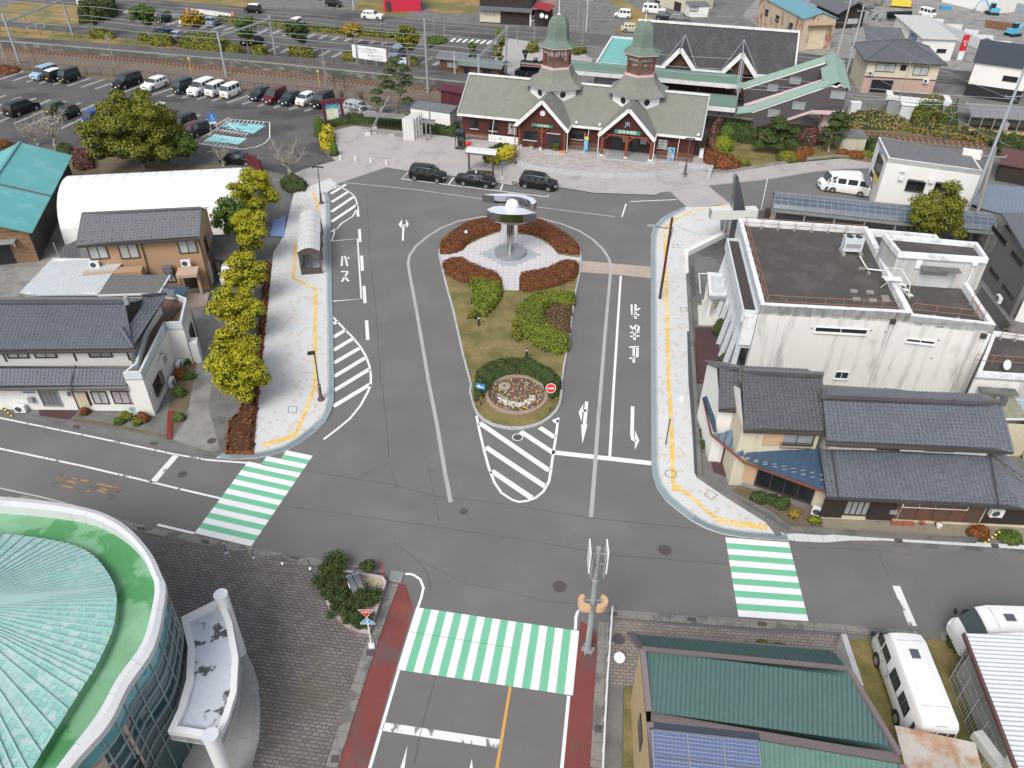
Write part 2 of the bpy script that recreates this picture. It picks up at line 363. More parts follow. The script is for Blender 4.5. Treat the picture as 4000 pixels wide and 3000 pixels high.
flat('brick_crossing',g('6 600,592 845,615 1200,645 1200,745 860,710 590,692',.01),.012,brickX,ang=-.1)
st=g('2 -400,1215 -250,1300 0,1415 200,1470 500,1515 850,1538 1200,1530 1500,1490 1725,1455',.1)
for i,z in enumerate((.22,.34,.46)):
 F_=[VV((p.x,p.y+.4*i,0))for p in st]
 slab('station_step' if i<2 else 'station_plateau',F_+[F_[-1]+VV((.8,2.2,0)),VV((24.5,97.2,0)),VV((-3.5,104.5,0)),F_[0]+VV((-.8,1.5,0))],.1,z,kerb_m if i<2 else tileS,ang=-.25)
flat('dark_brick_paving',g('8 1390,1320 2212,1452 9 0,1462 600,1582 d 1140,60 950,620 590,1659 V 700,2000 0,2000 340,1160'),.05,brickD,ang=-.12)
flat('tan_brick_paving',g('e 850,375 2212,500 f 640,520 800,950 900,1200 e 1060,1400 1050,960 850,960 840,700'),.05,brickT,ang=-.06)
flat('gravel_strip',g('e 845,960 960,960 950,1700 790,1700'),.055,cD)
flat('grass_strip',g('e 970,960 1060,960 1080,1700 960,1700'),.057,grass_m)
flat('parking_verge',g('f 680,560 900,540 1320,480 1700,500 2212,900 2212,2000 500,2000 1000,1400 800,950'),.045,grass_m)
m=M(-.1)
for w,s in((.55,'8 -300,890 0,950 500,1060 1180,1240 1680,1345 2170,1440 9 0,1450 600,1560 1100,1640'),(.55,'e 840,325 1500,375 2212,425 f 400,440 900,480 1500,520 2212,540'),(.6,'d 1190,70 1130,230 1040,470 940,760 810,1170 650,1659'),(.6,'e 790,400 780,740 755,1100 730,1659')):
 m.ribbon(g(s,.02),w,.06)
m.bU('gutter',mat('gutter_concrete',(.24,.225,.205),.9,.2,.8,.12,6,pat=[grid(.9,.9,.03,(.08,.08,.08)),pT((.11,.11,.10),.8,.5,.56,.8)]),kind='structure')
flat('gutter',g('8 -300,180 0,235 600,330 1450,470 1850,600 1870,632 1790,625 1450,560 700,390 0,262 -300,210'),.02,cD)
flat('kerb_path',g('b 150,1300 230,1293 480,1310 700,1290 900,1310 1300,1335 1800,1370 2212,1395 2700,1430 2700,1480 2212,1432 1800,1405 1300,1375 1000,1355 700,1355 500,1372 250,1362 180,1350'),.03,mat('kerb_path_stone',(.60,.60,.59),.8,.08,1,.05,6,pat=[grid(.9,0,.03,(.3,.3,.3))]),ang=-.05)
flat('driveway',g('4 1640,930 2080,900 2120,1000 2030,1100 1960,1400 1830,1659 8 1800,200 1900,560 1850,590 1480,500 1620,300 1660,0 4 1700,1400 1720,1250'),.006,cN)
flat('yard',g('4 0,610 330,590 500,560 560,590 400,700 150,900 0,950'),.006,cN)
flat('yard',g('6 1560,520 1840,600 1840,340'),.006,asphalt_old)
flat('entrance_paving',g('6 1570,570 1800,600 1850,1659 a 1760,100 1640,50 6 1600,1659 1580,1200'),.008,cD)
flat('entrance_paving',g('6 1580,1170 1780,1170 1810,1659 a 1720,80 1640,0 6 1590,1659'),.012,brickR)
flat('front_paving',g('8 330,205 560,200 680,230 600,310 520,300 345,275'),.024,brickR)
flat('garden_soil',g('8 640,300 900,330 1430,440 1450,250 1500,0 4 1540,1450 1660,1430 1700,1500 8 1640,150 1560,330 1480,460 1430,475 1000,370 620,320'),.022,soil)
def lines(name,mt,items,z=.010,parent=road):
 m=M()
 for w,s in items:m.ribbon(g(s,z),w,z)
 return m.bU(name,mt,parent)
def crosswalk(name,tl,tr,br,bl,n,par=road,greens=True,z=.012):
 a,b,c,d=[G(p,z)for p in(tl,tr,br,bl)];w,gr=M(),M()
 for i in range(n):
  q=[lp(a,d,i/n),lp(b,c,i/n),lp(b,c,(i+1)/n),lp(a,d,(i+1)/n)]
  if i%2==0:w.face(list(reversed(q)))
  elif greens:gr.face(list(reversed(q)))
 o=w.bU(name,paint,par)
 if greens:gr.bU('green_stripes',green_p,o)
crosswalk('crosswalk','e 580,475','e 525,1032','d 1218,808','d 1385,270',21)
crosswalk('crosswalk','a 1843,1325','b 180,1368','f 350,390','e 1957,350',13)
a,b=G('9 490,620',.012),G('8 2170,1402',.012);u=(G('9 265,573',.012)-a);w_,gr=M(),M()
u2=G('8 2142,668',.012)-lp(a,b,4/19);u3=G('8 1680,1288',.012)-b
for i in range(19):
 p,q=lp(a,b,i/19),lp(a,b,(i+1)/19)
 if i<2:e0=e1=u
 elif i<4:e0=e1=G('9 95,623',.012)-lp(a,b,2/19)
 else:e0,e1=lp(u2,u3,(i-4)/15),lp(u2,u3,(i-3)/15)
 (w_ if i%2==0 else gr).face([p,p+e0,q+e1,q])
o=w_.bU('crosswalk',paint,road);gr.bU('green_stripes',green_p,o)
lines('lane_lines',paint,[(.15,'8 1790,655 2140,682'),(.16,'8 1560,908 1905,988'),(.18,'8 1360,1215 1680,1290'),(.15,'9 1290,1640 1340,1642 d 1370,-5 1420,30 1447,100 1430,180 1398,275'),(.16,'d 1232,815 977,1680'),(.16,'e 605,280 565,312 552,360 547,465'),(.17,'e 490,1035 428,1680'),(.2,'6 940,725 880,1659 a 845,625'),(.45,'a 370,592 1210,685'),(.15,'1 1318,1485 1255,1545 2020,1640 6 305,42 315,25'),(.15,'1 1708,1532 1665,1592'),(.15,'1 2135,1582 2112,1645'),(.15,'6 1025,82 1425,65'),(.15,'6 985,102 950,215')])
lines('lane_lines',paint_w,[(.15,'8 -300,238 0,293 700,435 1500,605 1790,655'),(.16,'8 -300,498 0,558 700,705 1300,845 1560,908'),(.45,'8 1525,612 1318,850'),(.45,'d 1098,1300 2105,1450'),(.45,'f 1107,85 1252,430')])
lines('faded_lines',paint_g,[(.12,'8 -300,840 0,900 350,975 640,1050'),(.15,'1 750,1575 1400,1640 5 2080,78'),(.15,'6 180,125 890,212')])
lines('orange_line',orange_p,[(.15,'d 2198,950 2078,1680')])
lines('gutter_line',mat('gutter_line',(.40,.395,.385),.8,.08,.8,.06,6,pat=[grid(2.2,0,.012,(.15,.15,.15))]),[(.28,'5 2130,203 1950,215 1750,250 1600,310 1480,385 1380,470 1325,550 1315,620 1330,720 1380,985 1430,1275 1495,1659 9 1560,330 1635,775 1682,1020'),(.28,'6 60,205 260,232 430,275 580,335 700,410 790,500 835,570 858,640 850,720 825,985 800,1270 770,1659 a 745,310 715,745 683,1150')],.0135)
lines('bus_bay',paint,[(.15,'5 648,424 877,403 910,922 652,944')])
lines('dashed_lines',paint,[(.28,'5 '+s)for s in('893,320 900,432','912,550 920,680','933,812 942,960','955,1110 966,1278','875,120 883,213')])
lines('zebra_area',paint,[(.16,'1 575,1640 705,1600 810,1659 5 850,35 872,90 870,150 835,210 740,270 680,340 655,420')]+[(.42,s)for s in('1 608,1655 695,1610','5 648,15 775,-65','5 650,88 800,-5','5 650,172 845,40','5 652,257 868,112','5 654,345 690,318')])
lines('zebra_area',paint,[(.18,'5 660,1075 760,1180 830,1250 900,1335 950,1420 980,1500 992,1580 992,1659 9 985,20 965,70 900,190 810,300 700,390 585,478')]+[(.42,'5 '+s)for s in('667,1140 700,1118','668,1255 772,1192','670,1368 835,1268','672,1478 895,1348','674,1595 945,1432','675,1715 980,1530','668,1852 988,1660')])
lines('zebra_area',paint,[(.18,'9 1905,275 1930,400 1975,590 2010,720 2060,850 2120,940 2212,1000 a 60,1018 130,1010 200,985 270,930 320,840 335,750 350,640 380,450 400,290')]+[(.42,s)for s in('9 1930,335 a 322,748','9 1985,545 a 285,885','9 2035,750 a 170,985','a 75,410 365,600','a 240,375 368,460','a 362,305 392,332')])
def glyph(name,strokes,polys=(),mt=paint,z=.010,par=road):
 m=M()
 for w,s in strokes:m.ribbon(g(s,z),w,z)
 for s in polys:
  P=g(s,z)
  if sum(P[i].x*P[(i+1)%len(P)].y-P[(i+1)%len(P)].x*P[i].y for i in range(len(P)))<0:P.reverse()
  m.poly(P)
 return m.bU(name,mt,par)
glyph('bus_lettering',[(.2,'5 '+s)for s in('746,555 740,640','768,553 790,640','733,688 797,687','793,690 742,775','766,728 800,772')]+[(.15,'5 '+s)for s in('782,566 782,580','800,563 800,578')])
glyph('direction_arrow',[(.2,'5 1275,285 1268,420'),(.2,'5 1258,278 1276,288 1300,278')],['5 1232,280 1262,235 1260,315','5 1320,278 1297,235 1299,312'])
glyph('direction_arrow',[(.26,'a 645,152 627,350'),(.22,'a 612,240 640,222')],['a 597,350 652,352 608,518','a 575,242 618,170 601,325'])
glyph('direction_arrow',[(.26,'a 1042,193 1037,440 1045,480 1070,492')],['a 1062,400 1100,488 1062,568'])
glyph('stop_lettering',[(.2,'6 '+s)for s in('1033,972 1036,1062 1102,1003','1068,970 1068,1095','1050,1072 1102,1058','1022,1155 1040,1178 1062,1200 1090,1195 1098,1165 1075,1150 1058,1165','1060,1165 1058,1278','1020,1215 1102,1210','1020,1248 1102,1243','1012,1340 1098,1335','1085,1335 1083,1425 1040,1420','1052,1340 1052,1475','1012,1435 1052,1438')])
glyph('direction_arrow',[],['d 1308,1465 1238,1690 1280,1690','d 1865,1578 1835,1700 1878,1700'],paint_w)
glyph('speed_numerals',[(.12,'8 '+s)for s in('560,795 510,788 500,812 545,830','555,830 800,890 970,928 1020,935 1048,918 1030,895 980,890 560,800','510,852 450,860 445,880 480,885','500,868 660,905 680,920','740,930 830,915 985,965 975,995 930,990')],mt=orange_w)
m=M()
m.poly(list(reversed(g('d 1235,60 1180,200 1080,470 990,760 860,1170 705,1659 700,1680 958,1680 1200,815 1360,290 1300,80'))))
m.poly(list(reversed(g('e 590,380 580,475 525,1030 500,1040 450,1480 440,1700 690,1700 720,1100 750,740 720,470'))))
for v in m.v:v.z=.007
m.bU('red_band',red_p,road)
def manhole(s,r,mt='cast_iron',z=.016,ring=None):
 m=M();c=G(s,z);m.disc(c,r,k=20)
 o=m.bU('manhole_cover',MC[mt],None,kind='structure')
 if ring:M().lathe(c,[(r,-.002),(r+ring,-.002)],20).bU('manhole_rim',paint,o)
for s,r in(('8 1575,780',.33),('8 1830,490',.33),('9 1795,1100',.28),('a 1322,1435',.42),('e 410,90',.42),('e 922,545',.36)):manhole(s,r,z=.06 if s=='e 922,545' else .016)
manhole('a 48,460',.33,ring=.07)
def frame_lid(pts,z=.11,w=.05):
 M().ribbon(g(pts,z),w,z,closed=True).bU('inspection_lid',iron,None,kind='structure')
for s in('5 318,122 370,125 372,145 320,145','5 203,428 260,428 258,452 202,452','9 280,195 355,193 353,245 277,248','6 1385,450 1440,452 1438,478 1383,475','6 1455,995 1517,997 1518,1030 1457,1030','a 1657,955 1708,915 1775,958 1722,998'):frame_lid(s)
M().ribbon([G('a 1370,785')+VV((.38*math.cos(a/10*math.pi),.38*math.sin(a/10*math.pi),0))for a in range(20)],.05,.112,closed=True).bU('inspection_lid',iron,None,kind='structure')
for s in('8 1185,1230 1255,1240 1250,1268 1182,1260','8 1740,1340 1812,1352 1806,1384 1735,1372','9 300,1485 375,1497 368,1525 297,1512','9 850,1580 915,1592 905,1610 845,1600','9 1050,1625 1112,1632 1110,1650 1045,1642','e 840,305 912,312 910,345 838,338','e 1515,350 1590,358 1588,395 1513,388','e 2122,392 2200,400 2200,434 2120,428','d 955,628 1025,632 1018,692 950,692','d 655,1545 725,1548 712,1615 640,1612','e 718,1285 783,1285 778,1355 712,1350','8 640,352 690,358 678,386 625,378','8 1305,497 1362,507 1352,528 1295,520','b 1090,1332 1160,1340 1168,1375 1100,1368','b 1925,1375 1990,1382 1998,1418 1935,1412'):
 M().poly(list(reversed(g(s,.066)))).bU('drain_grate',iron,None,kind='structure')
def bays(mt,items,z=.014,parent=car_park,w=.09,gap=.34):
 m=M()
 for s in items:
  a,b=g(s,z);d=(b-a).normalized();o=VV((-d.y,d.x,0))*gap/2
  m.ribbon([a+o,b+o],w,z);m.ribbon([a-o,b-o],w,z);m.ribbon([a+o*1.25,a-d*.12,a-o*1.25],w,z)
 return m.bU('bay_lines',mt,parent)
it=[]
fr=[(10,683),(120,695),(235,708),(350,720),(470,730),(590,742),(708,752),(830,765),(952,778),(1077,793),(1203,806),(1327,818),(1453,832),(1583,843),(1710,857),(1840,870),(1970,885),(2105,898),(2237,915),(2372,930),(2507,943),(2642,957),(-110,672),(-230,660)]
for x,y in fr:it.append('0 %g,%g %g,%g'%(x,y,x+190,y-66))
for k in range(-4,12):it.append('0 %g,%g %g,%g'%(130+k*131,1065+k*15,566+k*129,873+k*13))
bays(paint,it)
m=M()
for s in('1690,1222 2000,1030 2212,1045 2330,1055 2330,1190 2290,1235 2212,1270 2080,1288 1715,1240','1880,1120 2150,1160','1950,1045 2050,1130','1830,1170 2130,1195','1700,1215 1880,1110'):
 m.ribbon(g('0 '+s,.014),.13,.014)
for i in range(9):
 m.ribbon(g('0 %g,%g %g,%g'%(1790+i*33,1218+i*6,1745+i*34,1243+i*5),.014),.1,.014)
 m.ribbon(g('0 %g,%g %g,%g'%(1900+i*30,1105+i*6,1870+i*30,1130+i*6),.014),.1,.014)
 m.ribbon(g('0 %g,%g %g,%g'%(2010+i*34,1030+i*3,1990+i*34,1052+i*3),.014),.1,.014)
 m.ribbon(g('0 %g,%g %g,%g'%(1830+i*34,1150+i*6,1800+i*34,1172+i*6),.014),.1,.014)
m.bU('hatched_bay',paint,car_park)
flat('accessible_bay',g('0 1990,1055 2300,1082 2190,1155 1905,1100'),.011,cyan_p,kind=None,parent=car_park)
flat('accessible_bay',g('0 1860,1160 2130,1200 2060,1250 1760,1215'),.011,cyan_p,kind=None,parent=car_park)
fl=[(.15,'F -200,-38 500,1 762,20 1023,43 1320,66'),(.15,'F 1500,78 1619,86 2000,122 2100,130'),(.15,'F -200,-22 118,0 305,12 453,25 925,63 1000,70 1760,136'),(.15,'F 2020,158 2130,166'),(.15,'F 2249,174 2362,184'),(.15,'F 3104,218 3348,244'),(.15,'F 3655,275 3723,283'),(.15,'F 3104,256 3350,280 3655,314 3710,320'),(.13,'F 3200,240 3350,256 3720,298'),(.13,'F 500,14 1000,54 2000,140 2300,160')]
lines('lane_lines',paint_g,fl,.018,far_road)
m=M()
for i in range(8):m.ribbon(g('1 %g,%g %g,%g'%(1682+i*52,360+i*3.5,1722+i*52,330+i*3.5),.018),.5,.018)
for i in range(9):m.ribbon(g('0 %g,%g %g,%g'%(1065+i*38,112+i*3.5,1110+i*38,92+i*3.5),.018),.5,.018)
m.bU('crosswalk',paint,far_road)
it=['1 %g,%g %g,%g'%(x,y,x+78,y-42)for x,y in((445,325),(550,335),(660,345),(770,355),(875,363),(985,373),(1092,383),(1200,392),(25,290),(130,300),(240,308))]
it+=['1 %g,%g %g,%g'%(x,y,x+85,y-45)for x,y in((110,442),(222,452),(335,462),(445,470),(552,482),(665,492),(1540,560),(1430,545),(0,430))]
it+=['0 %g,%g %g,%g'%(x,y,x+105,y-38)for x,y in((1440,218),(1538,228),(1640,235),(1740,243),(1835,254),(1937,263))]
bays(paint,it,.016,far_road,.12,.4)
def cpaint(n,c,r=.28):return mat('car_paint_'+n,c,r,0,1,0,1,spec=.35)
CP={'white':cpaint('white',(.78,.78,.77)),'cream':cpaint('cream',(.66,.60,.47)),'black':cpaint('black',(.012,.013,.016)),'navy':cpaint('navy',(.02,.028,.045)),'dgreen':cpaint('dark_green',(.012,.022,.022)),'silver':cpaint('silver',(.38,.40,.42)),'lblue':cpaint('light_blue',(.30,.43,.55)),'blue':cpaint('blue',(.025,.07,.25)),'maroon':cpaint('maroon',(.11,.015,.03)),'olive':cpaint('olive',(.07,.075,.035)),'grey':cpaint('grey',(.13,.14,.15)),'sand':cpaint('sand',(.5,.44,.30)),'bgrey':cpaint('blue_grey',(.16,.22,.28))}
glassM=mat('car_glass',(.035,.05,.052),.06,0,1,0,1,spec=.8)
tyreM=mat('tyre_rubber',(.018,.018,.018),.8,0,1,0,1);rimM=mat('wheel_rim',(.42,.43,.44),.35,0,1,0,1,metal=.7)
lampM=mat('headlight_glass',(.75,.77,.78),.15,0,1,0,1);tailM=mat('taillight_glass',(.35,.02,.02),.2,0,1,0,1)
plateW=mat('plate_white',(.75,.76,.74),.5,0,1,0,1);plateY=mat('plate_yellow',(.80,.62,.02),.5,0,1,0,1);trimM=mat('black_trim',(.02,.02,.022),.5,0,1,0,1);chromeM=mat('chrome',(.6,.61,.62),.2,0,1,0,1,metal=.9)
TY={'kei_van':(3.4,1.48,1.88,.92,1.05,.22,.62,.12,.04,.27,.62,.62),'kei_box':(3.4,1.48,1.75,.88,1.0,.62,1.1,.14,.05,.27,.55,.45),'minivan':(4.85,1.85,1.88,.95,1.08,.95,1.75,.25,.06,.34,.9,1.0),'mid_van':(4.3,1.7,1.82,.9,1.02,.75,1.4,.2,.06,.31,.8,.75),'suv':(4.45,1.82,1.6,.92,1.02,1.15,1.85,.55,.22,.34,.85,.85),'hatch':(3.9,1.7,1.5,.82,.95,.85,1.55,.45,.12,.3,.72,.62),'kei_hatch':(3.4,1.48,1.6,.85,.98,.6,1.2,.35,.1,.27,.55,.5),'sedan':(4.65,1.76,1.45,.78,.95,1.3,2.0,1.25,.7,.31,.85,1.0),'wagon':(4.6,1.75,1.48,.8,.95,1.15,1.85,.5,.12,.31,.85,.9),'taxi_sedan':(4.7,1.7,1.5,.85,.97,1.35,1.95,1.3,.95,.31,.85,1.05),'taxi_van':(4.4,1.7,1.74,.88,1.02,.95,1.6,.3,.1,.31,.8,.75),'hiace':(4.8,1.7,2.05,1.0,1.15,.35,1.0,.15,.04,.32,.75,1.0),'coupe':(4.2,1.75,1.3,.72,.88,1.35,2.0,1.2,.5,.31,.8,.85)}
PROTO={}
def car_rings(ty):
 L,Wd,H,hf,hb,a,b,c,d,wr,wf,wb=TY[ty];f=L/2;r=-L/2;hw=Wd/2;rw=hw*(.80 if H<1.7 else .86)
 st=[(f,.32,hf*.72,hw*.70,0,0),(f-.07,.2,hf*.9,hw*.88,0,0),(f-.2,.18,hf,hw*.96,0,0)]
 if a>.5:st.append((f-a*.6,.18,lp(hf,hb,.7),hw,0,0))
 st+=[(f-a,.18,hb,hw,0,0),(f-b,.18,hb,hw,H-.05,rw),(lp(f-b,r+c,.3),.18,hb,hw,H,rw*1.01),(lp(f-b,r+c,.65),.18,hb+.01,hw,H,rw*1.01),(r+c,.18,hb+.02,hw*.99,H-.05,rw*.97),(r+d,.2,hb+.0,hw*.96,0,0)]
 if d>.15:st.append((r+.12,.22,hb-.03,hw*.93,0,0))
 st.append((r,.34,hb-.12,hw*.84,0,0))
 rings=[]
 for x,zb,zs,w,zt,rw_ in st:
  if zt:h=[(w*.9,zb),(w,zb+.2),(w,(zb+zs)/2+.08),(w*.99,zs-.05),(w*.955,zs),(rw_+.02,zt-.11),(rw_-.05,zt-.025),(rw_*.55,zt+.01),(0,zt+.02)]
  else:h=[(w*.9,zb),(w,zb+.2),(w,(zb+zs)/2+.08),(w*.99,zs-.05),(w*.955,zs),(w*.90,zs+.012),(w*.8,zs+.02),(w*.45,zs+.035),(0,zs+.04)]
  rings.append([(x,y,z)for y,z in h]+[(x,-y,z)for y,z in reversed(h[:-1])])
 return st,rings
def car_proto(ty):
 if ty in PROTO:return PROTO[ty]
 L,Wd,H,hf,hb,a,b,c,d,wr,wf,wb=TY[ty];f,r,hw=L/2,-L/2,Wd/2
 st,rings=car_rings(ty);m=M();n=len(rings[0])
 for R_ in rings:m.v+=[VV(p)for p in R_]
 for i in range(len(rings)-1):
  for j in range(n-1):m.f.append([i*n+j,(i+1)*n+j,(i+1)*n+j+1,i*n+j+1]);m.m.append(0)
  m.f.append([i*n+n-1,(i+1)*n+n-1,(i+1)*n,i*n]);m.m.append(0)
 m.f.append(list(range(n)));m.m.append(0);m.f.append([(len(rings)-1)*n+j for j in reversed(range(n))]);m.m.append(0)
 root=T('parked_car','','car',(0,0,0));root['ty']=ty
 body=m.bU('body',CP['white'],root,smooth=.5)
 ia=[i for i,s_ in enumerate(st)if abs(s_[0]-(f-a))<1e-6][0]
 def pane(q,ins=.07,off=.012,iu=None):
  q=[VV(p)for p in q];ce=sum(q,VV())/4;nn=(q[2]-q[0]).cross(q[3]-q[1]).normalized()
  if nn.dot(ce-VV((ce.x*.6,0,H*.45)))<0:nn=-nn
  u0,u1=(ins,1-ins)if iu is None else iu
  def at(u,v):return lp(lp(q[0],q[1],u),lp(q[3],q[2],u),v)+nn*off
  return[at(u0,ins),at(u1,ins),at(u1,1-ins),at(u0,1-ins)]
 w=M()
 for k in range(5,11):
  A,B=rings[ia],rings[ia+1];p0,p1=[lp(VV(A[j]),VV(B[j]),.1)for j in(k,k+1)];q0,q1=[lp(VV(A[j]),VV(B[j]),.93)for j in(k,k+1)]
  o=VV((.5,0,.8)).normalized()*.018;w.face([p0+o,p1+o,q1+o,q0+o])
 w.bU('windscreen',glassM,root)
 w=M();ie=[i for i,s_ in enumerate(st)if s_[4]][-1]
 for k in range(5,11):
  A,B=rings[ie],rings[ie+1];p0,p1=[lp(VV(A[j]),VV(B[j]),.06)for j in(k,k+1)];q0,q1=[lp(VV(A[j]),VV(B[j]),.88)for j in(k,k+1)]
  o=VV((-.8,0,.5)).normalized()*.02;w.face([p1+o,p0+o,q0+o,q1+o])
 w.bU('rear_window',glassM,root)
 for sgn,(k0,k1)in((1,(4,5)),(-1,(12,11))):
  for i in range(ia,ie+1):
   A,B=rings[i],rings[i+1]
   q=[A[k0],B[k0],B[k1],A[k1]]
   if sgn<0:q=[B[k0],A[k0],A[k1],B[k1]]
   M().face(pane(q,.1 if ia<i<ie else .16)).bU('side_window',glassM,root)
 for x in(f-wf,r+wb):
  for s_ in(1,-1):
   M().lathe((x,s_*(hw+.003),wr+.0),[(wr+.05,0),(.0,0)],18).bU('wheel_arch',trimM,None)
   o=bpy.data.objects[-1]if 0 else COL.objects[-1];me=o.data
   for v in me.vertices:yy=v.co-VV((x,s_*(hw+.003),wr));v.co=VV((x+yy.x,s_*(hw+.004),wr+.02+yy.y))
   o.parent=body
   t=M();y0,y1=s_*(hw-.14),s_*(hw+.012);t.tB([(x,y0,wr),(x,y1-s_*.02,wr),(x,y1,wr)],[wr,wr,wr*.93],18)
   wh=t.bU('wheel',tyreM,root,smooth=.6)
   t=M();t.tB([(x,y1-s_*.01,wr),(x,y1+s_*.008,wr),(x,y1+s_*.008,wr)],[wr*.66,wr*.62,wr*.2],12);t.bU('rim',rimM,wh)
 z=hf*.80
 for s_ in(1,-1):
  M().box((f-.09,s_*hw*.70,z),(.16,hw*.30,.15),s_*-.25).bU('headlight',lampM,root)
  M().box((r+.05,s_*hw*.80,hb-.2 if H<1.7 else hb-.1),(.1,hw*.16,.24 if H<1.7 else .45)).bU('taillight',tailM,root)
  M().box((f-a-.25,s_*(hw+.08),hb+.06),(.14,.2,.15)).bU('wing_mirror',CP['white'],root)
  for hx in(.1,.62):M().box((lp(f-b,r+c,hx)-.25,s_*(hw+.004),hb-.16),(.18,.02,.035)).bU('door_handle',chromeM,root)
  dl=M()
  for hx in(.0,.42,.8):dl.box((lp(f-b,r+c,hx),s_*(hw+.0),hb-.36),(.012,.008,.62))
  dl.bU('door_seam',trimM,body)
 M().box((f-.025,0,z-.03),(.08,hw*.8,.13)).bU('grille',trimM,root)
 M().box((f-.0,0,.34),(.06,hw*1.1,.13)).bU('bumper_intake',trimM,root)
 kei=L<3.5
 M().box((f+.03,0,.46),(.03,.34,.17)).bU('number_plate',plateY if kei else plateW,root);M().box((r-.02,0,.62),(.03,.34,.17)).bU('number_plate',plateY if kei else plateW,root)
 PROTO[ty]=[root,False];return PROTO[ty]
def setmat(o,m):o.material_slots[0].link='OBJECT';o.material_slots[0].material=m
def car(ty,col,label,s=None,loc=None,head=None,group=None,roof=None,name='parked_car',cat='car',z=.01,sc=1,wheels=True):
 """s: two traced ground points, rear wheel and front wheel on the side seen; side=+1 when that is the car's left"""
 pr=car_proto(ty);r=pr[0]if not pr[1]else copy_tree(pr[0]);pr[1]=True
 L,Wd=TY[ty][:2]
 if s:
  side,pts=s;a,b=g(pts,z);d=b-a;ang=math.atan2(d.y,d.x);nrm=VV((-math.sin(ang),math.cos(ang),0))
  wx=(TY[ty][10]-TY[ty][11])/2
  mid=(a+b)/2-nrm*side*Wd/2+VV((math.cos(ang),math.sin(ang),0))*wx;loc,head=mid,ang
 r.location=(loc[0],loc[1],z);r.rotation_euler=(0,0,head);r.name=name;r.scale=(sc,sc,sc)
 for ch in r.children:
  if ch.name.split('.')[0]=='body':setmat(ch,CP[col])
  if ch.name.split('.')[0]=='wing_mirror':setmat(ch,CP[roof or col])
 if roof:
  st,rings=car_rings(ty);rf=M();ia=[i for i,s_ in enumerate(st)if s_[4]]
  for i in ia[:-1]:
   for k in range(5,11):rf.face([VV(rings[i][k])+VV((0,0,.012)),VV(rings[i+1][k])+VV((0,0,.012)),VV(rings[i+1][k+1])+VV((0,0,.012)),VV(rings[i][k+1])+VV((0,0,.012))])
  o=rf.bU('roof_panel',CP[roof]);o.parent=r
 tag(r,label,cat,group);return r
def carp(ty,col,label,pt,ang,z=.01,group=None,**k):
 """pt: traced ground point below the middle of the car, ang: heading in degrees"""
 p=G(pt,z);return car(ty,col,label,None,p,R(ang),group,z=z,**k)
BACK='cars in the back row of the station car park';FRT='cars in the double row of the station car park';FAR='cars in the car park beyond the railway';TAX='taxis waiting in front of the station'
a_,b_=g('0 590,742 780,676');STALL=math.degrees(math.atan2((a_-b_).y,(a_-b_).x))
def bay(ty,col,label,fx,fy,back=1,flip=0,group=BACK,**k):
 p=G('0 %g,%g'%(fx,fy));u=VV((math.cos(R(STALL)),math.sin(R(STALL)),0));c=p-u*back
 return car(ty,col,label,None,c,R(STALL+(180 if flip else 0)),group,**k)
bay('mid_van','lblue','light blue minivan, leftmost of the back row',303,700,2.0)
bay('kei_box','black','black boxy kei car with a white roof, beside the light blue minivan',415,715,1.7,1,roof='white')
bay('kei_van','dgreen','dark green-black kei van with chrome headlights and yellow plate, third in the back row',540,722,1.5)
bay('minivan','black','large black minivan parked left of the white sport utility car',1012,780,2.3)
bay('suv','white','white sport utility car with black grille between two bays',1265,795,2.0)
bay('kei_van','navy','dark navy kei van beside the big white minivan',1518,822,1.8)
bay('minivan','white','large white minivan, between the navy kei van and the white kei vans',1655,840,2.4)
bay('kei_van','white','white kei van with dark front bumper, left of its twin',1795,850,1.9)
bay('kei_van','white','white kei van with white bumper, right one of the pair',1925,865,1.9)
bay('hatch','navy','dark navy hatchback left of the maroon boxy car',2190,880,1.8)
bay('mid_van','maroon','maroon boxy car with a chrome grille',2315,905,1.9)
bay('hatch','navy','dark blue-black rounded hatchback right of the maroon boxy car',2450,920,1.8)
bay('kei_hatch','white','small white kei hatchback near the end of the back row',2582,930,1.8)
bay('mid_van','black','black boxy minivan closing the back row by the silver wagon',2725,945,2.0)
car('wagon','silver','silver station wagon with roof rails behind the map board',(-1,'1 760,960 950,1000'),group=BACK)
car('sedan','silver','silver grey sedan behind the bare shrubs beside the map board',(-1,'1 800,1010 960,1040'),group=BACK)
bay('minivan','black','long black minivan seen from behind, alone in the double row',330,930,-2.5,1,group=FRT)
bay('kei_hatch','olive','low olive and black kei car behind the small black one',600,935,-2.0,1,group=FRT)
bay('kei_hatch','black','small black retro kei car with round headlights',500,1055,1.9,group=FRT)
bay('kei_van','blue','bright blue kei van with yellow plate beside the big camphor tree',750,1098,1.7,group=FRT)
bay('hatch','silver','silver hatchback half hidden behind the camphor crown',930,1110,1.9,group=FRT)
bay('minivan','white','long white minivan behind the top of the camphor crown',1230,985,-2.6,1,group=FRT)
bay('kei_van','white','white kei truck-like van beyond the long white minivan',1470,975,-2.6,group=FRT)
bay('minivan','black','black minivan seen from behind, left of the black hatchback',1490,1040,-2.5,1,group=FRT)
bay('mid_van','navy','dark blue van largely hidden behind the camphor crown',1370,1130,1.6,group=FRT)
bay('mid_van','black','black boxy hatchback between the black minivan and the maroon wagon',1650,1062,-2.1,1,group=FRT)
bay('mid_van','black','black van facing the camera behind the rounded black hatchback',1500,1155,2.0,group=FRT)
bay('wagon','maroon','maroon estate car beside the wheelchair parking sign',1800,1098,-2.0,1,group=FRT)
bay('hatch','black','rounded black hatchback at the end of the row by the hatched bay',1640,1195,1.8,group=FRT)
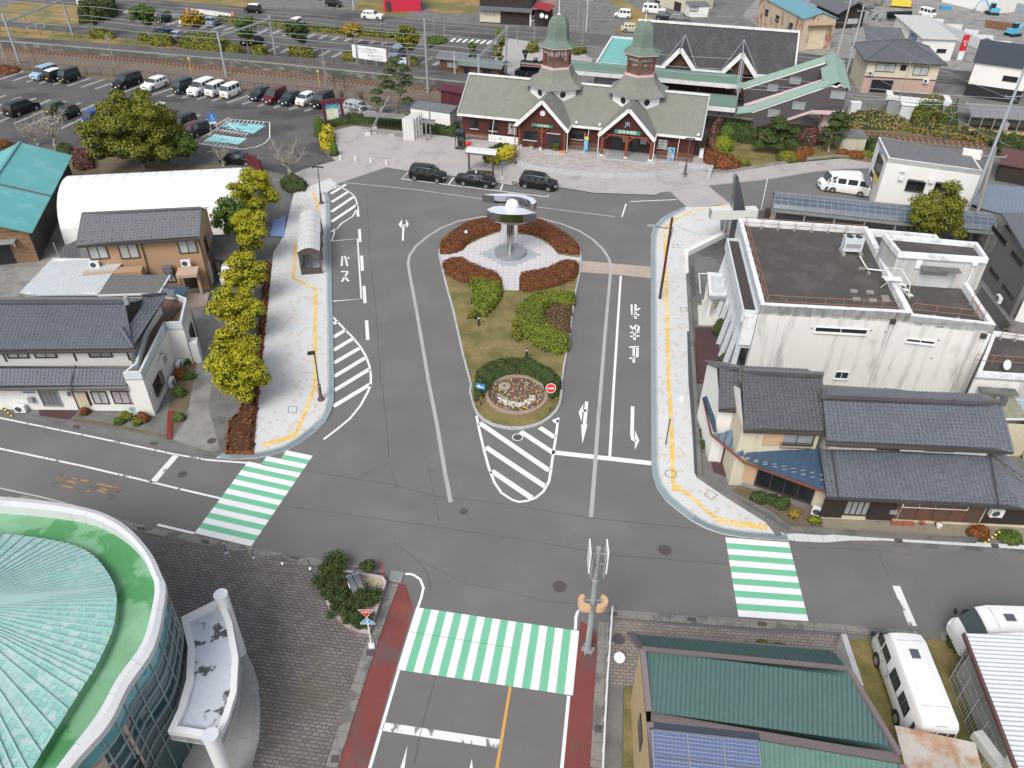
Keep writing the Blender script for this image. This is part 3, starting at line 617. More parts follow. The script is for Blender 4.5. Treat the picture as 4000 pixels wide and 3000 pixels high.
t1=car('taxi_van','black','tall black taxi at the head of the rank, leftmost of three',(-1,'1 1372,1562 1560,1585'),group=TAX,name='taxi',cat='taxi')
t2=car('taxi_sedan','black','black saloon taxi with a roof lamp below the curved canopy',(-1,'1 1790,1610 1985,1634'),group=TAX,name='taxi',cat='taxi')
t3=car('taxi_van','black','tall black taxi nearest the steel sculpture',(-1,'2 115,1632 305,1659'),group=TAX,name='taxi',cat='taxi')
t4=car('sedan','black','black car entering beside the bare tree, partly behind the maroon board',(-1,'0 1960,1425 2120,1440'),group=TAX,name='taxi',cat='taxi')
def addon(root,name,m,mt):
 o=m.bU(name,mt);o.parent=root;return o
addon(t2,'roof_lamp',M().box((.1,0,1.58),(.16,.4,.14)),plateW);addon(t1,'roof_lamp',M().box((.55,0,1.8),(.16,.4,.12)),CP['navy']);addon(t3,'roof_lamp',M().box((.55,0,1.8),(.16,.4,.12)),CP['navy'])
car('kei_box','cream','cream kei car standing under the lean-to of the brown house',None,G('4 1985,800')+VV((0,1.0,0)),R(-86),name='parked_car')
car('hiace','white','white high-roof van parked beside the white bank building',(1,'3 740,1659 500,1659'),name='parked_van',cat='van')
car('hiace','white','white van nearer the glass-roofed shelter, partly behind the other van',(1,'7 770,40 570,10'),name='parked_van',cat='van')
e1,e2=g('0 1440,218 1545,180');FA=math.degrees(math.atan2((e1-e2).y,(e1-e2).x))
for ty,col,s,dl,lab in(('kei_van','dgreen','0 1420,192',0,'dark kei van left of the verge tree in the far car park'),('kei_box','white','0 1620,205',0,'white boxy kei car behind the yellowing tree'),('hatch','bgrey','0 1735,205',0,'blue-grey hatchback between the white kei car and the small truck'),('hatch','blue','0 1420,300',180,'blue hatchback behind the hedge of the far car park'),('sedan','silver','0 1545,335',180,'silver saloon behind the olive hedge'),('kei_hatch','bgrey','0 1860,350',180,'dark grey hatchback behind the tall hedge'),('wagon','black','0 2170,375',180,'black estate car beyond the gantry'),('kei_box','white','1 345,240',0,'white kei car behind the dark green tree'),('kei_hatch','black','1 5,385',180,'small black car at the end of the far lane'),('mid_van','bgrey','1 1220,500',0,'slate grey van behind the small white sign')):
 p=G(s);carp(ty,col,lab,S(s)[0],FA+dl,group=FAR)
ra,rb=g('F 1023,60 1619,108');RD=math.degrees(math.atan2((rb-ra).y,(rb-ra).x))
carp('suv','white','white sport utility car driving along the far road','1 1010,165',RD,name='driving_car',z=.02)
carp('kei_box','black','black boxy car driving at the top edge of the far road','0 2190,110',RD+180,name='driving_car',z=.02)
carp('kei_box','black','black kei car parked before the houses beyond the far road','1 675,55',RD,z=.02)
carp('kei_box','white','white kei car at the very top edge beside the black one','1 600,5',RD+180,z=.02)
carp('mid_van','silver','grey-silver compact car beside the black timber house','2 245,215',RD+10)
carp('kei_box','white','white boxy kei car on the gravel lot','2 955,155',RD+178)
carp('minivan','white','large white minivan parked before the beige house','2 1225,115',RD)
carp('hatch','navy','dark blue car behind the ridge of the dark-roofed hall','2 1325,170',RD);carp('suv','grey','grey wagon beside the dark blue car behind the hall ridge','2 1450,190',RD);carp('suv','sand','sand coloured sport utility car left of the hall ridge','2 1040,275',RD+8)
carp('kei_van','white','small white van in the contractor yard','3 1370,150',RD-48,name='parked_van',cat='van')
kt=carp('kei_van','lblue','pale blue kei pickup truck with an open bed','0 1850,222',FA,group=FAR,name='pickup_truck',z=.01);kt['category']='truck'
for ch in list(kt.children):
 if ch.name.split('.')[0]in('side_window','rear_window','windscreen','door_handle','taillight'):bpy.data.objects.remove(ch)
for ch in[c for c in kt.children if c.name.split('.')[0]=='body']:
 for c2 in list(ch.children_recursive)+[ch]:bpy.data.objects.remove(c2)
addon(kt,'cab',M().pS([(.6,-.7),(.6,.7),(1.55,.7),(1.55,-.7)],.3,1.1).pS([(.6,-.64),(.6,.64),(1.4,.64),(1.4,-.64)],1.1,1.75),CP['lblue'])
addon(kt,'windscreen',M().box((1.41,0,1.42),(.03,1.14,.5)),glassM);addon(kt,'side_window',M().box((1.0,.65,1.4),(.6,.02,.42)),glassM);addon(kt,'side_window',M().box((1.0,-.65,1.4),(.6,.02,.42)),glassM)
addon(kt,'bed',M().box((-.55,0,.62),(2.2,1.4,.1)).box((-.55,.7,.78),(2.2,.05,.3)).box((-.55,-.7,.78),(2.2,.05,.3)).box((-1.65,0,.78),(.05,1.4,.3)),CP['grey'])
def minibus(label,p0,p1,seam=True,wide=2.0):
 """p0: rear nearside bottom corner, p1: front nearside bottom corner (vehicle's left side)"""
 a,b=g(p0+' '+p1.split(' ',1)[1]if 0 else p0)+g(p1);d=(b-a);ang=math.atan2(d.y,d.x);u=VV((math.cos(ang),math.sin(ang),0));nn=VV((-u.y,u.x,0));L=d.length
 return u,nn,L,a
def build_bus(label,loc,head,L=6.6,Wd=2.0,H=2.6):
 r=T('minibus',label,'minibus',(0,0,0),'white minibuses by the brown-gabled shed');f,q=L/2,Wd/2;wm=CP['white']
 st=[(f,.45,.95,q*.8),(f-.08,.35,1.15,q*.93),(f-.3,.3,1.35,q*.98)]
 m=M();rings=[]
 def ring(x,zb,zs,w,zt,rw):
  h=[(w*.94,zb),(w,zb+.15),(w,zs-.1),(w*.985,zs),(rw+.03,zt-.22),(rw-.06,zt-.06),(rw*.6,zt),(0,zt+.03)]
  rings.append([(x,y,z)for y,z in h]+[(x,-y,z)for y,z in reversed(h[:-1])])
 ring(f,.4,.9,q*.84,1.02,q*.7);ring(f-.1,.32,1.1,q*.95,1.25,q*.85);ring(f-.28,.3,1.2,q,1.5,q*.88);ring(f-.95,.3,1.3,q,H-.12,q*.86);ring(f-1.5,.3,1.3,q,H,q*.9)
 ring(0,.3,1.3,q,H,q*.9);ring(-f+.25,.3,1.3,q,H,q*.9);ring(-f+.06,.34,1.3,q*.97,H-.1,q*.86);ring(-f,.4,1.2,q*.94,H-.25,q*.8)
 n=len(rings[0])
 for R_ in rings:m.v+=[VV(p)for p in R_]
 for i in range(len(rings)-1):
  for j in range(n-1):m.f.append([i*n+j,(i+1)*n+j,(i+1)*n+j+1,i*n+j+1]);m.m.append(0)
 m.f.append(list(range(n)));m.m.append(0);m.f.append([(len(rings)-1)*n+j for j in reversed(range(n))]);m.m.append(0)
 body=m.bU('body',wm,r,smooth=.5)
 def sidewin(x0,x1,z0,z1,s_,name='side_window',mt=glassM):
  y=lambda z:s_*(lp(q*.985,q*.9+.03,max(0,(z-1.3)/(H-1.52)))+.012)
  w=M().face([(x0,y(z0),z0),(x1,y(z0),z0),(x1,y(z1),z1),(x0,y(z1),z1)][::(-1 if s_>0 else 1)]);o=w.bU(name,mt,r);return o,y
 for s_ in(1,-1):
  for x0,x1,fr in((f-1.15,f-.5,0),(f-2.15,f-1.25,0),(f-3.6,f-2.75,1),(-f+1.2,-f+2.1,1),(-f+.3,-f+.55,0)):
   if fr:M().box(((x0+x1)/2,s_*(q*.955+.005),1.65),(x1-x0+.12,.05,.78),0,Matrix.Rotation(s_*.1,3,'X')).bU('window_frame',trimM,r)
   o,y=sidewin(x0,x1,1.35,1.98,s_)
   if fr:o.location.y+=s_*.03;M().box(((x0+x1)/2,y(1.7)+s_*.03,1.66),(.03,.02,.62),0,Matrix.Rotation(s_*.1,3,'X')).bU('glazing_bar',chromeM,o)
  M().box((f-.12,s_*q*.72,.82),(.2,.36,.2),-s_*.3).bU('headlight',lampM,r)
  M().box((-f+.0,s_*q*.85,1.0),(.08,.16,.4)).bU('taillight',tailM,r)
  M().box((f-1.7,s_*(q+.002),1.0),(.14,.03,.05)).box((f-2.6,s_*(q+.002),1.0),(.14,.03,.05)).bU('door_handle',trimM,r)
  M().box((f-1.25,s_*(q+.002),.85),(.015,.01,.9)).box((f-2.45,s_*(q+.002),.85),(.015,.01,.9)).box((f-2.0,s_*(q+.002),1.22),(3.9,.01,.02)).bU('door_seam',trimM,body)
  for x in(f-1.25,-f+1.6):
   M().tB([(x,s_*(q+.001),.40),(x,s_*(q+.006),.40)],[.44,.44],20).bU('wheel_arch',trimM,body)
   w=M().tB([(x,s_*(q-.2),.36),(x,s_*(q+.01),.36),(x,s_*(q+.03),.36)],[.36,.36,.33],20).bU('wheel',tyreM,r,smooth=.6)
   M().tB([(x,s_*(q+.01),.36),(x,s_*(q+.04),.36),(x,s_*(q+.035),.36)],[.24,.22,.08],14).bU('rim',rimM,w)
 ws=M();A,B=[VV(p)for p in rings[2]],[VV(p)for p in rings[3]]
 for k in range(4,10):
  o=VV((.75,0,.5)).normalized()*.02;ws.face([lp(A[k],B[k],.05)+o,lp(A[k+1],B[k+1],.05)+o,lp(A[k+1],B[k+1],.92)+o,lp(A[k],B[k],.92)+o])
 ws.bU('windscreen',glassM,r)
 for y0,y1 in((-.8,-.5),(-.42,.0),(.08,.45),(.53,.8)):
  M().box((-f-.005,(y0+y1)/2,1.75),(.05,y1-y0,.62),0,Matrix.Rotation(.12,3,'Y')).bU('rear_window',glassM,r)
 M().box((-f+.12,0,H-.13),(.16,.5,.06)).bU('brake_lamp',trimM,r)
 M().box((f-2.3,.02,H+.06),(.52,.42,.05)).bU('roof_hatch',mat('hatch_grey',(.09,.10,.12),.3),r)
 rb=M()
 for y in(-.5,-.25,0,.25,.5):rb.box((-.6,y,H+.028),(L*.55,.02,.012))
 rb.bU('roof_rib',wm,body)
 for x in(f-1.5,-f+1.0):M().box((x,0,H+.022),(.03,q*1.3,.012)).bU('roof_seam',CP['silver'],body)
 M().box((f-.35,-q-.2,1.45),(.1,.22,.3)).box((f-.35,q+.2,1.45),(.1,.22,.3)).bU('wing_mirror',trimM,r)
 r.location=(loc[0],loc[1],.05);r.rotation_euler=(0,0,head);return r
A=G('f 880,700',.05);
wf_,wr_=G('f 918,765',.05),G('f 1085,1265',.05);d_=(wf_-wr_);an=math.atan2(d_.y,d_.x);u_=VV((math.cos(an),math.sin(an),0));n_=VV((-u_.y,u_.x,0))
Lb=d_.length+1.25+1.6
mid=wr_+u_*(-1.6+Lb/2)-n_*1.0
mb=build_bus('white minibus converted with two small framed side windows and a roof hatch',mid,an,L=Lb)
p_=G('f 1560,720',.05);an2=math.pi+math.atan2(-.02,1)
mb2=build_bus('white minibus mostly hidden behind the corrugated white shed roof',p_+VV((3.7,.8,0)),an2,L=6.6)
def ray(p):
 if isinstance(p,str):p=S(p)[0]
 a,b=G(p,0.),G(p,10.);return a,b-a
class Fr:
 def __init__(s,o,deg):
  s.o=VV((o[0],o[1],0));s.a=R(deg);s.x=VV((math.cos(s.a),math.sin(s.a),0));s.y=VV((-math.sin(s.a),math.cos(s.a),0))
 def w(s,x,y,z=0.):return s.o+s.x*x+s.y*y+VV((0,0,z))
 def loc(s,p,z):q=G(p,z)-s.o;return q.dot(s.x),q.dot(s.y)
 def onY(s,p,y):a,v=ray(p);k=(y-(a-s.o).dot(s.y))/v.dot(s.y);q=a+v*k;return(q-s.o).dot(s.x),q.z
 def onX(s,p,x):a,v=ray(p);k=(x-(a-s.o).dot(s.x))/v.dot(s.x);q=a+v*k;return(q-s.o).dot(s.y),q.z
def fr2(s,z=0.,off=0):
 a,b=g(s,z);return Fr(a,math.degrees(math.atan2((b-a).y,(b-a).x))+off),(b-a).length
def s3_(m,pts,t=.12):
 P=[VV(p)for p in pts];n=VV()
 for i in range(len(P)):n+=P[i].cross(P[(i+1)%len(P)])
 if n.z<0:P.reverse()
 m.poly(P);B=[p-VV((0,0,t))for p in P];m.poly(list(reversed(B)))
 for i in range(len(P)):j=(i+1)%len(P);m.face([B[i],B[j],P[j],P[i]])
 return m
def tI(pts,pitch=.27,row=.25,amp=.03,step=.045,kind='tile',m=None,seg=4):
 """corrugated or tiled surface covering a sloped convex polygon"""
 P=[VV(p)for p in pts];n=VV()
 for i in range(len(P)):n+=P[i].cross(P[(i+1)%len(P)])
 n.normalize()
 if n.z<0:n=-n;P.reverse()
 u=VV((-n.y,n.x,0)).normalized();v=n.cross(u)
 if v.z<0:u,v=-u,-v
 o=P[0];Q=[((p-o).dot(u),(p-o).dot(v))for p in P];v0,v1=min(q[1]for q in Q),max(q[1]for q in Q)
 def span(t):
  xs=[]
  for i in range(len(Q)):
   a,b=Q[i],Q[(i+1)%len(Q)]
   if(a[1]-t)*(b[1]-t)<=0 and abs(a[1]-b[1])>1e-9:xs.append(a[0]+(b[0]-a[0])*(t-a[1])/(b[1]-a[1]))
  return(min(xs),max(xs))if len(xs)>1 else None
 m=m or M();nr=max(1,round((v1-v0)/row));e=1e-4*(v1-v0);du=pitch/seg
 def prof(x):
  f=(x/pitch)%1
  if kind=='tile':return amp*(math.sin(f*2*math.pi)if f<.75 else-1+0*f)
  if kind=='wave':return amp*math.sin(f*2*math.pi)
  if kind=='seam':return amp if f<.12 else 0
  return 0
 for k in range(nr):
  t0,t1=lp(v0,v1,k/nr),lp(v0,v1,(k+1)/nr);s0,s1=span(max(t0,v0+e)),span(min(t1,v1-e))
  if not s0 or not s1:continue
  lo,hi=min(s0[0],s1[0]),max(s0[1],s1[1]);i0,i1=math.ceil(lo/du-1e-6),math.floor(hi/du+1e-6)
  us=[lo]+[i*du for i in range(i0,i1+1)if lo+.01<i*du<hi-.01]+[hi];base=len(m.v)
  for x in us:
   for t,s_,h in((t0,s0,step),(t1,s1,0)):
    xx=min(max(x,s_[0]),s_[1]);m.v.append(o+u*xx+v*t+n*(prof(x)+h+amp))
  for i in range(len(us)-1):
   a=base+2*i;m.f.append([a,a+2,a+3,a+1]);m.m.append(m.mi)
  if step:
   for x in us:xx=min(max(x,s0[0]),s0[1]);m.v.append(o+u*xx+v*t0+n*(prof(x)-.01+amp))
   b2=base+2*len(us)
   for i in range(len(us)-1):m.f.append([b2+i,b2+i+1,base+2*i+2,base+2*i]);m.m.append(m.mi)
 return m
class Wl:
 def __init__(s,p0,p1):
  s.p0=VV((p0[0],p0[1],0));s.p1=VV((p1[0],p1[1],0));s.L=(s.p1-s.p0).length;s.d=(s.p1-s.p0)/s.L;s.n=VV((s.d.y,-s.d.x,0))
  if s.n.dot(s.p0)>0:s.n=-s.n
 def hit(s,p):
  a,v=ray(p);k=(s.p0-a).dot(s.n)/v.dot(s.n);q=a+v*k;return(q-s.p0).dot(s.d),q.z
 def at(s,u,z,o=0.):return s.p0+s.d*u+s.n*o+VV((0,0,z))
 def rect(s,px):
  P=[s.hit(q)for q in S(px)];return min(q[0]for q in P),max(q[0]for q in P),min(q[1]for q in P),max(q[1]for q in P)
 def qD(s,m,u0,u1,z0,z1,o,t=0.):
  if t:return m.bE(s.at((u0+u1)/2,z0,o),s.at((u0+u1)/2,z1,o),t,abs(u1-u0),up=s.n)if False else m.box(s.at((u0+u1)/2,(z0+z1)/2,o),(abs(u1-u0),t,z1-z0),math.atan2(s.d.y,s.d.x))
  q=[s.at(u0,z0,o),s.at(u1,z0,o),s.at(u1,z1,o),s.at(u0,z1,o)]
  if s.d.cross(VV((0,0,1))).dot(s.n)<0:q.reverse()
  return m.face(q)
def window(wl,px,parent,fm,gm,bars=1,w=.07,sill=None,name='window',hb=0,rect=None,o=.0):
 u0,u1,z0,z1=rect or wl.rect(px);f=M()
 wl.qD(f,u0-w,u1+w,z1,z1+w,.04+o,.1);wl.qD(f,u0-w,u1+w,z0-w,z0,.04+o,.1)
 wl.qD(f,u0-w,u0,z0,z1,.04+o,.1);wl.qD(f,u1,u1+w,z0,z1,.04+o,.1)
 for i in range(1,bars+1):c=lp(u0,u1,i/(bars+1));wl.qD(f,c-w*.4,c+w*.4,z0,z1,.03+o,.05)
 for i in range(1,hb+1):c=lp(z0,z1,i/(hb+1));wl.qD(f,u0,u1,c-w*.3,c+w*.3,.034+o,.04)
 fo=f.bU(name,fm,parent);wl.qD(M(),u0,u1,z0,z1,.015+o,.01).bU('pane',gm,fo)
 if sill:wl.qD(M(),u0-w*1.5,u1+w*1.5,z0-w-.06,z0-w,.08+o,.18).bU('sill',sill,fo)
 return fo
def wbox(wl,px,parent,name,mt,t=.1,o=.05,rect=None,**k):
 u0,u1,z0,z1=rect or wl.rect(px);return wl.qD(M(),u0,u1,z0,z1,o+t/2-.05,t).bU(name,mt,parent,**k)
def text_on(wl,txt,u,z,h,mt,parent,o=.1,name='lettering',sx=1.):
 """lettering lying on a wall plane; turned to a mesh, rows read left to right"""
 c=bpy.data.curves.new(name,'FONT');c.body=txt;c.size=h;c.align_x='CENTER';c.align_y='CENTER';c.extrude=.008
 ob=bpy.data.objects.new(name,c);COL.objects.link(ob);d=wl.d if VV((0,0,1)).cross(wl.d).dot(wl.n)<0 else-wl.d
 mx=Matrix((d,VV((0,0,1)),d.cross(VV((0,0,1))))).transposed().to_4x4()
 me=bpy.data.meshes.new_from_object(ob);bpy.data.objects.remove(ob)
 P=wl.at(u,z,o);off=WL.get(parent.name,VV())
 for v in me.vertices:v.co.x*=sx;v.co=mx@v.co+P-off
 me.materials.clear();me.materials.append(mt);o2=bpy.data.objects.new(name,me);COL.objects.link(o2);o2.parent=parent;WL[o2.name]=off;return o2
def aircon(wl,px,parent_label,group='air conditioner units on the houses',rect=None,o=.25,ledge=True):
 u0,u1,z0,z1=rect or wl.rect(px);c=(u0+u1)/2;zb=z0;p=wl.at(c,zb,o)
 r=T('air_conditioner',parent_label,'air conditioner',p,group);an=math.atan2(wl.d.y,wl.d.x)
 M().box(p+VV((0,0,.32)),(.8,.3,.6),an).bU('casing',wM,r);fn=wl.n
 m=M();q=fn.to_track_quat('Z','Y');cc=p+VV((0,0,.33))+fn*.155+wl.d*(-.08)
 for rr in(.24,.16,.08):m.tB([cc+q@VV((rr*math.cos(i*math.pi/8),rr*math.sin(i*math.pi/8),0))for i in range(17)],.008,4,False)
 m.bU('fan_grille',gM,r);M().disc(cc-fn*.002,.25,fn,18).bU('fan',dG,r)
 M().box(p+VV((0,0,.01))-wl.d*.28,(.06,.34,.06),an).box(p+VV((0,0,.01))+wl.d*.28,(.06,.34,.06),an).bU('foot',gM,r)
 return r
wW=mat('white_render',(.74,.73,.69),.85,.04,.4,.04,6)
white_plain=mat('white_siding',(.76,.76,.73),.8,.03,.4,.03,6,pat=[grid(0,.42,.03,(.55,.55,.53))])
wM=mat('white_metal',(.74,.75,.75),.5,.04,1,.03,9);gM=mat('grey_metal',(.30,.32,.34),.5,.08,1,.05,9)
galv=mat('galvanised_steel',(.36,.39,.41),.45,.1,.8,.08,9,metal=.3);rust_red=mat('rusty_rail',(.36,.15,.08),.8,.25,2,.3,12)
dG=mat('dark_glass',(.02,.024,.028),.08,0,1,0,1,spec=.6);curtain=mat('curtained_glass',(.46,.48,.46),.25,.12,3,.05,9,spec=.6,pat=[streak((.30,.32,.32),3,.5,.56,.6,.05)])
teal_glass=mat('teal_glass',(.10,.33,.36),.06,.12,.5,0,1,spec=.9);bZ=mat('bronze_frame',(.06,.045,.04),.5,.1,2,.05,9)
wood_red=mat('red_brown_boards',(.085,.020,.013),.7,.14,.8,.12,8,pat=[grid(0,.18,.12,(.035,.01,.007))]);wood_post=mat('worn_post',(.20,.055,.025),.7,.25,3,.2,9)
wD=mat('dark_wood',(.035,.024,.02),.75,.2,2,.2,9,pat=[grid(.2,0,.1,(.02,.014,.012))]);wood_plank=mat('weathered_planks',(.26,.15,.08),.8,.2,1,.2,7,pat=[grid(0,.2,.12,(.07,.04,.03)),pT((.12,.09,.07),1.2,.5,.6,.7,(1,1,4))])
picket=mat('picket_brown',(.15,.075,.045),.75,.15,2,.15,9)
fS=mat('white_fascia',(.74,.73,.72),.6,.06,1,.05,9,stain=((.42,.38,.34),.5,1.2,1));pink=mat('pale_pink_trim',(.62,.46,.43),.7,.06,1,.05,9)
shingle=mat('grey_green_shingle',(.195,.20,.17),.9,.09,.5,.12,7,pat=[bK_(.45,.28,(.215,.22,.185),(.145,.15,.125),.012),pT((.15,.16,.14),.35,.56,.7,.5)])
copper=mat('verdigris_shingle',(.135,.185,.145),.85,.1,.8,.1,7,pat=[bK_(.4,.22,(.15,.20,.16),(.10,.14,.115),.01)])
canopy_green=mat('green_canopy_sheet',(.125,.205,.155),.75,.08,.5,.08,7,pat=[bK_(.9,.3,(.14,.22,.17),(.09,.15,.12),.012)])
sign_green=mat('sign_green',(.03,.22,.16),.5,0,1,0,1);sW=mat('sign_white',(.8,.8,.8),.5,0,1,0,1);sBl=mat('sign_blue',(.05,.22,.55),.5,0,1,0,1)
sR=mat('sign_red',(.62,.02,.03),.5,0,1,0,1);sign_yellow=mat('sign_yellow',(.72,.55,.05),.5,0,1,0,1);bI=mat('black_ink',(.02,.02,.02),.6,0,1,0,1)
kawara=mat('kawara_tile',(.12,.125,.14),.42,.12,.7,.2,5,spec=.6,pat=[grid(0,.25,.09,(.045,.05,.06))])
kawara_b=mat('kawara_blue',(.13,.145,.17),.42,.14,.6,.22,5,spec=.7,pat=[grid(0,.25,.09,(.05,.06,.08))])
kawara_g=mat('kawara_grey',(.12,.117,.128),.42,.14,.6,.22,5,spec=.6,pat=[grid(0,.25,.09,(.05,.05,.058))])
def ridge_tiles(m,a,b,r=.14,h=.3):
 a,b=VV(a),VV(b);m.bE(a+VV((0,0,h/2)),b+VV((0,0,h/2)),r*1.3,h);m.tB([a+VV((0,0,h)),b+VV((0,0,h))],r,8)
 m.bE(a+VV((0,0,h*.5)),b+VV((0,0,h*.5)),r*1.9,.04);return m
def downpipe(m,a,b,r=.045):m.tB([a,b],r,6);return m
ST=Fr(G('1 1740,985',3.2),-14.5);LN=31.7;ZB=.46
st_=T('station_building','long red-brown timber station with grey-green shingle roof and two bell towers','building',ST.w(16,5,ZB))
w=ST.w
m=M(ST.a)
m.pS([w(.5,.5),w(31.0,.5),w(31.0,10.7),w(.5,10.7)],.1,3.0,top=False)
for x in(.5,31.0):m.face([w(x,.5,3.0),w(x,10.7,3.0),w(x,5.6,6.45)])
m.bU('wall',wood_red,st_)
m=M()
m.pS([w(8.9,-1.7),w(14.9,-1.7),w(14.9,.48),w(8.9,.48)],.3,3.3,top=False)
for x0,x1,y in((8.9,14.9,-1.7),(19.75,25.6,-1.55)):
 c=(x0+x1)/2;a=3.25;m.face([w(x0-.2,y,a),w(x1+.2,y,a),w(c,y,6.35)])if x0<10 else m.poly([w(x0-.2,y,3.1),w(x1+.2,y,3.1),w(x1+.2,y,3.3),w(c,y,6.35),w(x0-.2,y,3.3)])
m.bU('porch_wall',wood_red,st_)
def rf(name,pts,mt=shingle,t=.16,par=st_):return s3_(M(),pts,t).bU(name,mt,par)
rf('roof',[w(0,0,3.25),w(31.7,0,3.25),w(31.7,5.6,6.75),w(0,5.6,6.75)]);rf('roof',[w(0,11.2,3.25),w(31.7,11.2,3.25),w(31.7,5.61,6.75),w(0,5.61,6.75)])
for c in(11.87,22.7):
 for sg in(-1,1):
  rf('porch_roof',[w(c,-2.35,6.72),w(c,5.4,6.72),w(c+sg*3.45,0.05,3.3),w(c+sg*3.45,-2.35,3.3)],t=.14)
  M().bE(w(c,-2.42,6.62),w(c+sg*3.5,-2.42,3.15),.1,.42).bU('bargeboard',fS,st_)
  M().bE(w(c+sg*3.5,-2.4,3.25),w(c+sg*3.5,0,3.25),.12,.28).bU('fascia',fS,st_)
for a,b in((0,8.35),(15.4,19.2),(26.2,31.7)):
 M().bE(w(a,-.05,3.16),w(b,-.05,3.16),.12,.3).bE(w(a,-.2,3.12),w(b,-.2,3.12),.2,.06).bU('fascia',fS,st_)
M().bE(w(-.1,5.6,6.86),w(31.8,5.6,6.86),.45,.16).bU('ridge_cap',fS,st_)
M().bE(w(0,0,3.32),w(0,5.6,6.82),.14,.16).bE(w(31.7,0,3.32),w(31.7,5.6,6.82),.14,.16).bU('verge_trim',mat('verge_trim',(.40,.45,.41),.6),st_)
def hexp(R_,z,c,cy=5.6,k=6,ph=-90):return[w(c+R_*math.cos(R(ph+i*360/k)),cy+R_*math.sin(R(ph+i*360/k)),z)for i in range(k)]
for c in(11.87,22.7):
 def loft(prof,name,mt,smooth=0):
  m=M()
  for(r0,z0),(r1,z1)in zip(prof,prof[1:]):
   A,B=hexp(r0,z0,c),hexp(r1,z1,c)
   for i in range(6):j=(i+1)%6;m.face([A[i],A[j],B[j],B[i]])
  return m.bU(name,mt,tw)
 tw=M().pS(hexp(3.45,0,c),3.6,6.72).bU('tower',wW,st_)
 for i in(4,5,0,1):
  A,B=hexp(3.45,0,c)[i],hexp(3.45,0,c)[(i+1)%6];wl=Wl(A,B);o_=wl.at(wl.L/2,6.0);nn=(o_-w(c,5.6,0));nn.z=0;nn.normalize()
  q=nn.to_track_quat('Z','Y');m=M();m.tB([o_+nn*.03+q@VV((.44*math.cos(k*math.pi/12),.44*math.sin(k*math.pi/12),0))for k in range(25)],.035,5,False)
  rw=m.bU('round_window',wM,tw);M().disc(o_+nn*.02,.43,nn,24).bU('round_pane',dG,tw)
 loft([(3.5,6.62),(4.15,6.72),(4.15,6.82),(3.3,7.25),(2.6,7.9),(2.15,8.75)],'skirt_roof',shingle)
 loft([(4.18,6.70),(4.2,6.8),(4.1,6.81)],'gutter',gM)
 loft([(2.02,8.72),(2.1,8.72),(2.1,8.98),(1.9,8.98),(0.01,8.98)],'cage_base',pink)
 P0=hexp(1.82,8.98,c);P1=hexp(1.82,11.35,c);m=M()
 for a,b in zip(P0,P1):m.bE(a,b,.17,.17)
 m.bU('cage_post',wood_post,tw)
 m=M();m2=M()
 for i in range(6):
  j=(i+1)%6
  for z in(9.12,10.25):m.bE(lp(P0[i],P0[j],.04)+VV((0,0,z-8.98)),lp(P0[i],P0[j],.96)+VV((0,0,z-8.98)),.08,.08)
  for k in range(1,10):
   p=lp(P0[i],P0[j],k/10);m.bE(p+VV((0,0,.15)),p+VV((0,0,1.25)),.08,.05);m2.tB([p+VV((0,0,1.5)),p+VV((0,0,1.7)),p+VV((0,0,2.1)),p+VV((0,0,2.35))],[.02,.06,.03,.05],6)
 m.bU('cage_railing',picket,tw);m2.bU('hanging_spindle',mat('pale_spindle',(.55,.5,.44),.6),tw)
 m=M();A,B=hexp(2.25,11.35,c),hexp(2.25,11.05,c)
 for i in range(6):
  j=(i+1)%6
  for k in range(12):
   a,b=lp(A[i],A[j],k/12),lp(A[i],A[j],(k+.85)/12);m.face([a,b,b-VV((0,0,.28+.06*(k%2))),a-VV((0,0,.28+.06*(k%2)))])
 m.bU('valance',picket,tw)
 loft([(1.9,11.3),(2.52,11.3),(2.55,11.42)],'cap_trim',pink)
 loft([(2.56,11.42),(1.95,11.75),(1.55,12.15),(1.46,12.6),(1.42,13.6),(1.30,14.15),(1.05,14.6),(.65,14.88),(.2,14.98),(0.01,15.0)],'cap_roof',copper)
 M().cyl(w(c,5.6,14.95),.22,.1,10).cyl(w(c,5.6,15.0),.05,2.3,6).bU('finial',wM,tw)
for x in(19.68,22.75,25.85):
 M().box(w(x,-1.85,1.95),(.3,.3,2.7),ST.a).bU('porch_post',wood_post,st_);M().box(w(x,-1.85,.55),(.42,.42,.22),ST.a).bU('post_base',wM,st_)
m=M()
for x,sg in((19.68,1),(22.75,-1),(22.75,1),(25.85,-1)):m.bE(w(x,-1.8,2.45),w(x+sg*.85,-1.8,3.15),.14,.16)
for x,sg in((11.87,-1),(11.87,1)):m.bE(w(x+sg*.1,-1.85,2.6),w(x+sg*.75,-1.85,3.15),.14,.14)
m.bE(w(19.6,-1.75,3.2),w(26,-1.75,3.2),.2,.2).bU('brace',wood_post,st_)
M().box(w(11.87,-1.78,1.9),(.3,.16,3.0),ST.a).box(w(8.95,-1.76,1.9),(.22,.16,3.0),ST.a).box(w(14.85,-1.76,1.9),(.22,.16,3.0),ST.a).bU('porch_pilaster',wood_post,st_)
slab('porch_floor',[w(19.3,-2.9),w(26.6,-2.9),w(26.6,.45),w(19.3,.45)],.4,.50,cL,kind=None,parent=st_);slab('porch_floor',[w(20.4,-2.6),w(25.5,-2.6),w(25.5,.46),w(20.4,.46)],.4,.506,mat('porch_floor_grey',(.30,.31,.31),.7),kind=None,parent=st_)
WF=Wl(w(0,.5),w(31,.5));WP=Wl(w(8.9,-1.7),w(14.9,-1.7))
